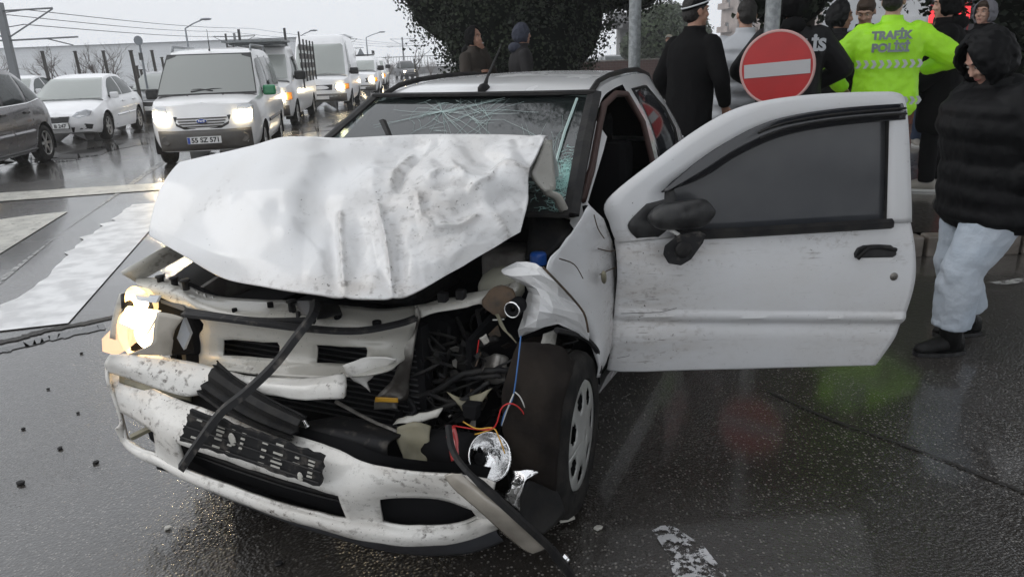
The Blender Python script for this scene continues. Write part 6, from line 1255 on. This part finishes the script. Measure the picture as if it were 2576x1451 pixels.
def person(label, at, yaw, h=1.75, lean=.03, jacket='cloth_black', hem=.80, bulk=1.0, quilt=0, trousers='trouser_grey', shoes='boot_black', sole=None, top='hood', topm=None, skin='skin', hair='hair_dark',
           hs=1.0, base=.15, arms=None, feet=((.03,.10),(-.03,-.10)), knees=None, legw=1.0, head=(0,0), collar=True, group=None, wr=(.012,.16), vox=.010, headx=0, lift=(0,0), kneef=.03):
    s = h/1.75; fwd = lean; at = (at[0],at[1],base)
    rb = random.Random(label)
    hipz = .92; chest = (fwd*.7,0,1.27); neck = (fwd,0,1.455); Hc = V(fwd+.025+headx,0,1.625-abs(headx)*.25)
    HM = Matrix.Rotation(R(head[0]),3,'Z') @ Matrix.Rotation(R(head[1]),3,'Y')
    A = arms or [((.02,.27,1.14),(.08,.25,.90)),((.02,-.27,1.14),(.08,-.25,.90))]
    # ---- one continuous body: trunk, limbs, hands, neck, head
    m = MB()
    m.rings([ring(.86,0,.15,.10),ring(.98,0,.155,.105),ring(1.10,fwd*.35,.135,.095),ring(1.28,fwd*.7,.165,.115),ring(1.40,fwd*.9,.17,.10),ring(1.46,fwd,.08,.065)])
    cap_tube(m, [(fwd,0,1.43),tuple(V(fwd,0,1.43).lerp(Hc,.55))],[.060,.056])
    for i,sg in enumerate((1,-1)):
        sh = V(fwd*.95,sg*.175,1.40); el, ha = V(*A[i][0]), V(*A[i][1])
        cap_tube(m,[tuple(sh),tuple(sh.lerp(el,.5)),tuple(el)],[.052,.046,.040]); cap_tube(m,[tuple(el),tuple(el.lerp(ha,.4)),tuple(ha)],[.040,.036,.027])
        d = (ha-el).normalized(); up_ = V(0,0,1) if abs(d.z) < .8 else V(1,0,0); sd = d.cross(up_).normalized(); pn = sd.cross(d)
        m.rings([[tuple(ha+d*o+sd*(w_*math.cos(q))+pn*(t_*math.sin(q))) for q in [2*math.pi*k/10 for k in range(10)]] for o,w_,t_ in ((-.005,.026,.018),(.03,.040,.018),(.075,.042,.015),(.085,.038,.012))])
        for f,(off,ln) in enumerate(((-.032,.062),(-.011,.074),(.011,.070),(.031,.055))):
            b0 = ha+d*.08+sd*off; cap_tube(m,[tuple(b0),tuple(b0+d*ln*.5-pn*.006),tuple(b0+d*ln*.85-pn*.022)],[.0095,.009,.0075],8)
        th = ha+d*.025-sd*.034*sg; cap_tube(m,[tuple(th),tuple(th+d*.03-sd*.022*sg-pn*.008),tuple(th+d*.058-sd*.026*sg-pn*.018)],[.012,.011,.009],8)
        fx, fy = feet[i]; K = V(*(knees[i] if knees else (fx*.5+kneef,fy*.95,.50))); F = V(fx,fy,.08+lift[i])
        cap_tube(m,[(0,sg*.085,hipz-.02),tuple(V(0,sg*.085,hipz-.02).lerp(K,.5)),tuple(K)],[.082,.070,.052]); cap_tube(m,[tuple(K),tuple(K.lerp(F,.35)),tuple(F)],[.050,.052,.036])
        cap_tube(m,[(F.x-.03,F.y,F.z-.03),(F.x+.06,F.y,F.z-.035),(F.x+.12,F.y,F.z-.04)],[.026,.026,.022])
    hd = MB()
    hd.ball((-.012,0,.028),(.097,.076,.092),16); hd.ball((.022,0,-.035),(.070,.060,.080),14); hd.ball((.062,0,-.088),(.026,.028,.022),10)
    hd.rings([ring(z_,x_,a_,b_,8) for z_,x_,a_,b_ in ((.03,.078,.008,.012),(-.005,.090,.012,.016),(-.022,.096,.015,.018),(-.034,.086,.012,.012))])
    hd.ball((.074,0,.038),(.018,.055,.014),10); hd.ball((.070,.034,-.02),(.022,.022,.020),8); hd.ball((.070,-.034,-.02),(.022,.022,.020),8); hd.ball((.078,0,-.062),(.014,.026,.014),8)
    for sg in (1,-1): hd.ball((-.008,sg*.078,-.005),(.020,.010,.032),8)
    m.add([tuple(Hc+HM @ V(*v)) for v in hd.v], hd.f)
    b = m.build('person', skin, remesh=.0075)
    b.location = at; b.rotation_euler = (0,0,R(yaw)); b.scale = (s,s,s); tag(b, label, 'person', group)
    def ch(mb, nm, mt, **k): return mb.build(nm, mt, b, **k)
    for sg in (1,-1):
        e = MB(); e.ball((0,0,0),(.008,.011,.0055),8); e.v = [tuple(Hc+HM @ (V(.082,sg*.030,.016)+V(*v))) for v in e.v]; e = ch(e,'eye','eyewhite',smooth=True)
        e = MB(); e.ball((0,0,0),(.004,.0055,.0055),8); e.v = [tuple(Hc+HM @ (V(.0872,sg*.030,.016)+V(*v))) for v in e.v]; ch(e,'iris','iris',smooth=True)
        e = MB(); e.tube([(.085,sg*.014,.036),(.088,sg*.032,.041),(.076,sg*.05,.036)],[.004,.005,.003],6); e.v = [tuple(Hc+HM @ V(*v)) for v in e.v]; ch(e,'eyebrow',hair,smooth=True)
    e = MB(); e.tube([(.084,-.022,-.060),(.092,0,-.057),(.084,.022,-.060)],[.003,.006,.003],6); e.v = [tuple(Hc+HM @ V(*v)) for v in e.v]; ch(e,'lips','lips',smooth=True)
    # ---- trousers
    t = MB(); t.rings([ring(.84,0,.155*legw,.115*legw),ring(.92,0,.175*legw,.130*legw),ring(1.0,0,.17*legw,.125*legw),ring(1.05,fwd*.2,.16,.115)])
    for i,sg in enumerate((1,-1)):
        fx, fy = feet[i]; K = V(*(knees[i] if knees else (fx*.5+kneef,fy*.95,.50))); F = V(fx,fy,(.17 if shoes == 'boot_black' and legw > 1.2 else .09)+lift[i])
        a = V(0,sg*.085*legw,.90); pts = [tuple(a),tuple(a.lerp(K,.35)),tuple(a.lerp(K,.75)),tuple(K),tuple(K.lerp(F,.35)),tuple(K.lerp(F,.75)),tuple(F)]
        rs = [.098*legw,.098*legw,.082*legw,.076*legw,.077*legw,.072*legw,.068*legw]; t.tube(pts,rs,14)
    ch(t,'trousers',trousers,remesh=.013,disp=(.020*legw,.11))
    for i,sg in enumerate((1,-1)):
        fx, fy = feet[i]; F = V(fx,fy,lift[i]); sh_ = MB()
        sh_.rings([[(F.x+x_+0*k, F.y+w_*math.cos(q), F.z+.055+hh*math.sin(q)) if False else (F.x+x_, F.y+w_*math.cos(q), F.z+.012+max(0,hh*(1+math.sin(q)))) for q in [2*math.pi*k/12 for k in range(12)]] for x_,w_,hh in ((-.085,.022,.03),(-.07,.042,.055),(-.02,.046,.065),(.05,.047,.050),(.12,.050,.036),(.17,.042,.028),(.195,.018,.018))])
        if shoes == 'boot_black': K_ = V(*(knees[i] if knees else (fx*.5+kneef,fy*.95,.50))); sh_.tube([(F.x-.012,F.y,F.z+.05),tuple(V(F.x,F.y,F.z+.08).lerp(K_,.22)),tuple(V(F.x,F.y,F.z+.08).lerp(K_,.42))],[.056,.060,.064],12)
        o = ch(sh_,'shoe',shoes,smooth=True)
        MB().prism([(F.x+x_,F.y+w_,F.z+.002) for x_,w_ in ((-.09,-.03),(-.09,.03),(-.02,.048),(.10,.052),(.19,.03),(.20,0),(.19,-.03),(.10,-.052),(-.02,-.048))],(0,0,.022)).build('sole',sole or 'blacktrim',o)
    # ---- jacket
    j = MB(); B = bulk; nr = 26; rows = []
    prof = [(hem-.02,0,.165*B,.125*B),(hem+.04,0,.195*B,.150*B),(hem+.2 if hem < .86 else 1.02,fwd*.25,.190*B,.145*B),(1.12,fwd*.4,.185*B,.140*B),(1.28,fwd*.7,.205*B,.150*B),(1.385,fwd*.9,.200*B,.130*B),(1.43,fwd*.95,.15*B,.105*B),(1.475,fwd,.092,.088)]
    zs = [q[0] for q in prof]
    for k in range(nr):
        z = lerp(zs[0],zs[-1],k/(nr-1)); cx, a, d = (interp(zs,[q[c] for q in prof],z) for c in (1,2,3))
        if quilt: e = 1+quilt*(abs(math.sin((z-hem)*math.pi/.115))-.5) if z < 1.36 else 1; a *= e; d *= e
        rows.append(ring(z,cx,a,d,24))
    j.rings(rows)
    for i,sg in enumerate((1,-1)):
        sh = V(fwd*.93,sg*.165*min(B,1.12),1.375); el, ha = V(*A[i][0]), V(*A[i][1]); el = V(el.x,el.y*B**.5,el.z); n1 = 9; pts = []; rs = []
        for k in range(n1): pts.append(tuple(sh.lerp(el,k/(n1-1)))); rs.append(lerp(.085,.068,k/(n1-1))*B*(1+(quilt*.9*(abs(math.sin(k*.9))-.5) if quilt else 0)))
        j.tube(pts,rs,14); j.ball(sh,.085*B,12); j.ball(el,.066*B,12); pts = []; rs = []
        for k in range(n1): pts.append(tuple(el.lerp(ha,k/(n1-1)))); rs.append(lerp(.068,.046,k/(n1-1))*B**.8*(1+(quilt*.9*(abs(math.sin(k*.9+.5))-.5) if quilt else 0)))
        j.tube(pts,rs,14)
    if collar: j.rings([ring(1.44,fwd,.098,.092),ring(1.49,fwd+.008,.082,.086),ring(1.525,fwd+.012,.078,.084)])
    jk = ch(j,'jacket',jacket,remesh=.012 if vox <= .010 else vox,disp=wr)
    # ---- head cover
    tm = topm or jacket
    if top == 'hood' or top == 'hoodback':
        g = []; 
        for k in range(13):
            el_ = lerp(-62,90,k/12); row = []
            for q in range(25):
                wid = lerp(58-90*(hs-1),34-40*(hs-1),max(0,min(1,(el_+20)/80))) if el_ < 62 else 0
                az = lerp(wid,360-wid,q/24); ca, sa = math.cos(R(el_)), math.sin(R(el_))
                fl = 1+.30*max(0,-sa)**1.5; pk = 1+(.10+.5*(hs-1))*math.exp(-((el_-28)/30)**2)*max(0,math.cos(R(az)))
                row.append(tuple(Hc+HM @ V((.122*hs*ca*math.cos(R(az))*fl*pk)-.012,.108*hs*ca*math.sin(R(az))*fl,.128*hs*sa+.018)))
            g.append(row)
        ch(MB().grid(g),'hood',tm,sub=2,solid=.014,disp=(.030*hs,.05))
        hm = MB(); hm.ball((0,0,0),(.10,.09,.07),12)
        hm.v = [tuple(V(fwd-.07,0,1.475)+V(*v)) for v in hm.v]; ch(hm,'hood_collar',tm,smooth=True)
    if top == 'beanie' or top == 'capwhite':
        g = []
        for k in range(9):
            el_ = lerp(2,90,k/8); g.append([tuple(Hc+HM @ V(.108*math.cos(R(el_))**.75*math.cos(2*math.pi*q/24)-.012,.090*math.cos(R(el_))**.75*math.sin(2*math.pi*q/24),.030+.100*math.sin(R(el_))+.03*math.cos(2*math.pi*q/24)*(1-el_/90))) for q in range(25)])
        ch(MB().grid(g),'beanie' if top == 'beanie' else 'police_cap',tm,sub=1,solid=.008)
        if top == 'beanie': ch(MB().tube([tuple(V(*p)+V(0,0,.022)) for p in g[0]],.006,6),'white_stripe','cap_white',smooth=True)
        else: ch(MB().tube([tuple(V(*p)) for p in g[0]],.016,6),'cap_band','cloth_black',smooth=True)
    if top in ('hair','beanie','capwhite','hoodback'):
        hr = MB(); hr.ball((-.020,0,.040),(.100,.082,.092),18); hr.ball((-.045,0,-.015),(.070,.074,.070),14)
        if top in ('hair','hoodback'): hr.ball((.035,0,.085),(.055,.062,.036),12)
        hr.v = [tuple(Hc+HM @ V(*v)) for v in hr.v]; ch(hr,'hair',hair,remesh=.011,disp=(.010,.03))
    b['hc'] = 0; del b['hc']
    return b, Hc, HM, s
def back_text(b, s_, size, y0, z, bx, a, mt, bold=.004):
    def wp(v): return V(v.x, v.y, v.z-(v.x-0)**2/(2*a))
    text('back_lettering', s_, size, mt, frame((-bx,y0,z),(0,-1,0),(0,0,1)), b, .003, bold, warp=wp)
CROWD = 'people standing around the crash on the plaza'
# smoking man and his neighbour under the ivy
b,Hc,HM,s = person('person in a brown jacket and dark hood smoking under the ivy tree', (-.42,9.95,.15), -35, 1.76, .03, 'cloth_brown', top='hood', topm='cloth_black', group=CROWD,
    arms=[((.14,.27,1.16),(.15,.04,1.50)),((.10,-.26,1.14),(.16,-.05,1.20))])
m = MB().tube([(.13,.015,1.555),(.20,.005,1.555)],.004,6); m.build('cigarette','cap_white',b)
person('person in a dark jacket with a grey blue hood looking away beside the smoker', (.20,9.75,.15), 15, 1.77, .02, 'cloth_charcoal', top='hood', topm='fleece_blue', group=CROWD)
person('person in black with a beige knitted cap walking across the wet plaza', (4.3,19.6,.15), 200, 1.80, .05, 'cloth_black', trousers='trouser_grey', top='beanie', topm='knit_beige', group=CROWD, hem=.72, feet=((.34,.08),(-.36,-.08)), knees=((.24,.09,.50),(-.10,-.09,.47)), lift=(0,.03), head=(40,0))
person('person in a black coat and striped beanie with hands in pockets beside the car', (1.519,6.208,1.583), 40, 1.80, .03, 'cloth_black', hem=.66, bulk=1.02, trousers='trouser_grey', top='beanie', topm='cloth_black', group=CROWD, arms=[((.0,.29,1.12),(.14,.24,.92)),((.0,-.29,1.12),(.12,-.26,.92))], head=(-25,0), wr=(.016,.15))
person('person in a pale grey quilted puffer jacket behind the no entry sign', (2.069,6.624,1.572), 58, 1.78, .05, 'puffer_white', hem=.74, bulk=1.18, quilt=.13, trousers='cloth_black', top='hair', hair='hair_dark', group=CROWD, arms=[((.05,.30,1.13),(.22,.20,.98)),((.05,-.30,1.13),(.22,-.18,.98))], head=(30,10), wr=(.010,.08))
b,Hc,HM,s = person('police officer in a black jacket lettered on the back behind the no entry sign', (2.279,6.047,1.57), 72, 1.82, .03, 'cloth_black2', hem=.78, bulk=1.25, trousers='cloth_black', top='hood', topm='cloth_black', group=CROWD, arms=[((.08,.33,1.16),(.26,.20,1.02)),((.08,-.34,1.16),(.26,-.20,1.02))], head=(-30,0))
back_text(b,'POLİS',.115,-.075,1.33,.178,.28,'reflective',.006)
person('person in a black hooded coat seen in profile beside the police officer', (3.113,7.269,1.621), -20, 1.76, .04, 'cloth_black2', hem=.70, bulk=1.12, top='hood', group=CROWD, arms=[((.10,.27,1.14),(.30,.18,1.08)),((.10,-.28,1.14),(.30,-.18,1.06))], head=(0,5))
b,Hc,HM,s = person('bareheaded person in black looking down at papers facing the traffic officer', (3.499,7.405,1.72), -125, 1.80, .08, 'cloth_black', hem=.74, bulk=1.1, top='hair', hair='hair_brown', skin='skin_pale', group=CROWD, arms=[((.12,.28,1.14),(.32,.10,1.10)),((.12,-.28,1.14),(.32,-.08,1.10))], head=(0,30))
# traffic officer in hi-vis
b,Hc,HM,s = person('traffic police officer in a bright yellow green hi-vis jacket seen from behind', (3.13,6.191,1.529), 66, 1.83, .04, 'hivis', hem=.80, bulk=1.24, trousers='cloth_black', top='capwhite', topm='cap_white', skin='skin_pale', group=CROWD, arms=[((.02,.40,1.14),(.22,.30,.98)),((.06,-.42,1.20),(.26,-.28,1.12))], wr=(.024,.07), head=(-15,10))
back_text(b,'TRAFİK',.078,.0,1.375,.186,.26,'reflective_text',.005); back_text(b,'POLİSİ',.082,.0,1.285,.196,.26,'reflective_text',.005)
for z,n,w_ in ((1.17,9,.21),(.90,11,.235)):
    for k in range(n):
        y = lerp(w_,-w_,k/(n-1)); aa = .262*1.0; xb = -(.196 if z > 1 else .198)*max(.05,1-(abs(y)/aa)**2.4)**(1/2.4)-.012
        q = MB().prism([(xb,y+.018,z+.03),(xb,y-.006,z+.03),(xb-.002,y-.024,z),(xb,y-.006,z-.03),(xb,y+.018,z-.03),(xb,y,z)],(-.004,0,0)).build('chevron','reflective',b)
q = MB().lathe([(.001,0),(.045,0),(.045,-.006)],(0,0,0),'X',n=20).build('arm_patch','cloth_black',b); q.location = (-.05,.345,1.24); q.rotation_euler = (0,0,R(60))
q2 = MB().lathe([(.001,.004),(.026,.004),(.026,0)],(0,0,0),'X',n=20).build('arm_patch','reflective',q); 
for sg in (1,-1): MB().box((-.01,sg*.13,1.455),(.045,.12,.012),Matrix.Rotation(R(-20*sg),3,'X')).build('epaulette','hivis',b)
# youths on the right
b,Hc,HM,s = person('youth in black and white jacket, blue jeans and pale trainers by the brick planter', (5.85,10.3,.15), -105, 1.74, .02, 'cloth_black', trousers='denim_dark', shoes='sneaker', sole='sole_white', top='hair', hair='hair_brown', group=CROWD, head=(20,0))
MB().prism([(.150,.10,1.38),(.165,-.12,1.36),(.170,-.16,1.18),(.165,.06,1.15)],(.012,0,0)).build('white_chest_panel','cloth_lightblue',b)
person('tall youth in a black hooded coat facing the traffic officer', (4.125,7.08,1.686), 152, 1.83, .03, 'cloth_black', hem=.55, bulk=1.2, trousers='cloth_black', shoes='sneaker', sole='sole_white', top='hood', skin='skin_pale', group=CROWD, arms=[((.04,.28,1.12),(.20,.20,.92)),((.04,-.28,1.12),(.20,-.20,.92))], head=(5,5))
person('youth in a dark coat with a grey hood and short brown hair', (5.11,8.133,1.698), -150, 1.78, .03, 'cloth_black', bulk=1.15, top='hoodback', topm='cloth_grey', hair='hair_brown', skin='skin_pale', group=CROWD, head=(0,0))
# man walking past on the right, hood up
b,Hc,HM,s = person('person in a black hooded puffer jacket, light jeans and black boots walking past', (2.394,3.549,0.736), 182, 1.56, .08, 'nylon_black', hem=.74, bulk=1.55, quilt=.055, trousers='denim_light', legw=1.48, hs=1.2, shoes='boot_black', top='hood', skin='skin_pale', group=CROWD,
    arms=[((-.04,.32,1.12),(.10,.17,.95)),((-.02,-.32,1.12),(.10,-.17,.95))], feet=((.20,.12),(-.08,-.15)), knees=((.20,.13,.50),(.06,-.14,.48)), headx=.05, head=(4,36), base=0, wr=(.018,.10))
o = MB().lathe([(.001,.006),(.026,.006),(.030,0)],(0,0,0),'Y',n=20).build('sleeve_badge','fleece_blue',b); o.location = (.02,.425,1.26)
# ================================================================ SIGNS, POSTS, OVERHEAD LINE, DEBRIS
mat('sign_red', (.42,.012,.012), .35, spec=.6, c2=(.36,.010,.010), nscale=4); mat('sign_white', (.42,.42,.43), .4); mat('sign_rim', (.50,.30,.28), .4); mat('lamp_grey', (.22,.24,.26), .5, .4); mat('mast_grey', (.20,.21,.22), .6, .3); mat('wire_dark', (.10,.10,.11), .6)
sp = empty('no_entry_sign', (1.979,5.667,1.696)); sp.location.z = .15; tag(sp, 'round red no entry sign with a white bar on a grey post', 'road sign')
MB().lathe([(.055,0),(.055,3.2),(.001,3.2)],(0,0,0),'Z',n=24).build('post','steel_galv',sp,smooth=True,angle=40)
dsc = MB().lathe([(.001,.0),(.247,0),(.252,.004),(.252,.012),(.001,.012)],(0,0,0),'Y',n=48).build('sign_disc','sign_red',sp); c_ = (1.89,5.257,1.393); dsc.location = (c_[0]-sp.location.x,c_[1]-sp.location.y,c_[2]-.15); dsc.rotation_euler = (0,R(-4),R(-30))
MB().lathe([(.236,-.001),(.244,-.003),(.253,-.001),(.253,.014)],(0,0,0),'Y',n=48).build('rim','sign_rim',dsc,smooth=True)
MB().box((0,-.003,-.008),(.44,.004,.092)).build('white_bar','sign_white',dsc)
MB().box((0,.03,.12),(.16,.03,.04)).build('clamp','steel_galv',dsc)
pp = empty('sign_pole', (1.139,6.655,1.669)); pp.location.z = .15; tag(pp, 'thick galvanised grey pole carrying a panel overhead behind the car roof', 'pole')
MB().lathe([(.052,0),(.052,3.6),(.001,3.6)],(0,0,0),'Z',n=24).build('shaft','steel_galv',pp,smooth=True,angle=40); MB().box((.0,-.06,2.10),(.44,.03,.34)).build('sign_panel','mast_grey',pp)
MB().box((0,0,.01),(.22,.22,.02)).build('base_plate','steel_galv',pp)
def street_lamp(label, at, h, arm, yaw):
    o = empty('street_lamp', (at[0],at[1],0), R(yaw)); tag(o, label, 'street lamp', 'street lamps along the road')
    MB().tube([(0,0,0),(0,0,h*.6),(0,0,h)],[.10,.07,.05],8).build('pole','lamp_grey',o,smooth=True); MB().tube([(0,0,h),(arm*.5,0,h+.25),(arm,0,h+.42)],.035,6).build('arm','lamp_grey',o,smooth=True)
    MB().ball((arm+.25,0,h+.46),(.35,.12,.07),10).build('lantern','lamp_grey',o,smooth=True)
street_lamp('grey street lamp with an angled arm behind the delivery van', (-18.223,44.499,2.934), 3.75, 1.0, 0); street_lamp('grey street lamp above the tall panel van roof', (-16.836,63.672,3.859), 3.75, 1.0, 0); street_lamp('grey street lamp standing near the far railing', (-13.469,75.741,2.226), 3.9, 1.35, 0)
def mast(label, at, h, sides, lean=0, w=.16):
    o = empty('overhead_line_mast', (at[0],at[1],0), 0); o.rotation_euler = (0,R(lean),R(6)); tag(o, label, 'mast', 'overhead line masts')
    MB().box((0,0,h/2),(w,w,h)).build('post','mast_grey',o)
    for sg in sides:
        for z,ln in ((h-.25,1.6),(h-1.15,2.2)):
            MB().tube([(0,0,z),(sg*ln,0,z+.05)],.03,5).build('cantilever_arm','mast_grey',o)
        MB().tube([(0,0,h-1.1),(sg*1.6,0,h-.22)],.025,5).build('brace','mast_grey',o); MB().tube([(sg*1.2,0,h-1.12),(sg*2.0,0,h-1.35)],.02,5).build('register_arm','mast_grey',o)
    return o
mast('tall grey overhead line mast beyond the dark people carrier', (-16.138,25.172,1.517), 3.75, (1,-1), 0, .20)
mast('overhead line mast with double arms behind the delivery van roof', (-21.172,60.883,1.676), 4.1, (1,-1), 0, .16); mast('overhead line mast right of the tall panel van', (-17.135,81.822,1.556), 4.2, (1,-1), 0, .18); mast('far overhead line mast above the railing', (-13.766,104.897,1.554), 4.7, (1,-1), 0, .2)
def cable(label, pts):
    out = []
    for a, b2 in zip(pts,pts[1:]):
        for k in range(8):
            t = k/8; p = V(*a).lerp(V(*b2),t); out.append((p.x,p.y,p.z-.16*math.sin(math.pi*t)))
    out.append(pts[-1]); tag(MB().tube(out,.014,4).build('overhead_cable','wire_dark'), label, 'cable', 'overhead cables')
cable('upper overhead cable strung between the masts', [(-17.582,23.72,3.56),(-15.709,25.82,3.568),(-20.119,61.762,4.453),(-16.02,82.608,4.04),(-12.37,105.624,3.853)])
cable('lower overhead cable carrying droppers below the upper one', [(-17.599,23.568,3.079),(-15.791,25.675,3.107),(-20.301,61.563,3.824),(-16.464,82.459,3.567),(-12.931,105.498,3.455)])
cable('lower overhead cable carrying droppers below the upper one', [(-17.59,23.648,3.331),(-16.305,25.775,3.425),(-22.028,61.705,4.275),(-17.727,82.6,4.015),(-14.558,105.614,3.822)])
rs = empty('round_sign', (-11.359,24.08,1.381)); rs.location.z = 0; tag(rs, 'round grey backed road sign on a pole beyond the white sedan', 'road sign')
MB().tube([(0,0,0),(0,0,2.2)],.035,8).build('post','lamp_grey',rs); MB().lathe([(.001,.02),(.135,.02),(.14,0),(.001,0)],(0,-.05,2.42),'Y',n=24).build('sign_disc','lamp_grey',rs); MB().box((0,-.05,1.95),(.12,.02,.22)).build('small_plate','darkgrey',rs)
MB().tube([(0,0,2.2),(0,0,2.5)],.03,8).build('post_top','lamp_grey',rs)
ts = empty('triangular_sign', (-12.152,65.125,1.823)); ts.location.z = 0; tag(ts, 'triangular grey backed road sign behind the estate van', 'road sign')
MB().tube([(0,0,0),(0,0,2.2)],.04,6).build('post','lamp_grey',ts); MB().prism([(-.42,-.05,2.0),(.42,-.05,2.0),(0,-.05,2.75)],(0,.03,0)).build('sign_plate','lamp_grey',ts)
# crash debris on the road
rd = random.Random(17)
for i,(px,mt_,sz) in enumerate([((-1.942,2.496),'rubber',.016),((-1.946,2.762),'rubber',.012),((-1.726,2.636),'rubber',.012),((-2.223,2.956),'rubber',.010),((-2.055,3.097),'rubber',.009),((-1.229,2.173),'inner_white',.012),((-0.779,1.962),'rubber',.012),((0.262,2.089),'inner_white',.014),((-2.366,3.38),'rubber',.009),((-2.458,3.856),'rubber',.010)]):
    m = MB(); pts = [(sz*rd.uniform(.7,1.4)*math.cos(a),sz*rd.uniform(.5,1.2)*math.sin(a),0) for a in (0,1.2,2.2,3.3,4.4,5.4)]; o = m.prism(pts,(sz*.2,0,sz*.7)).build('debris_fragment',mt_,bevel=.002)
    o.location = (px[0],px[1],.002); tag(o, 'small dark plastic fragment lying on the wet asphalt' if mt_ == 'rubber' else 'small pale plastic fragment lying on the wet asphalt', 'debris', 'crash fragments on the road' if mt_ == 'rubber' else 'pale crash fragments on the road')

# ---------------------------------------------------------------- damp air over the whole place
hz = stuff(MB().box((0,0,0),(300,290,40)).build('haze', mat('haze_air',(1,1,1)))); hz.location = (10,110,18.8)
hm_ = MATS['haze_air'].node_tree; hm_.nodes.remove(hm_.nodes['Principled BSDF']); vv = hm_.nodes.new('ShaderNodeVolumePrincipled'); vv.inputs['Color'].default_value = (.95,.96,.98,1); vv.inputs['Density'].default_value = .002; vv.inputs['Anisotropy'].default_value = .3
hm_.links.new(vv.outputs[0], hm_.nodes['Material Output'].inputs['Volume'])
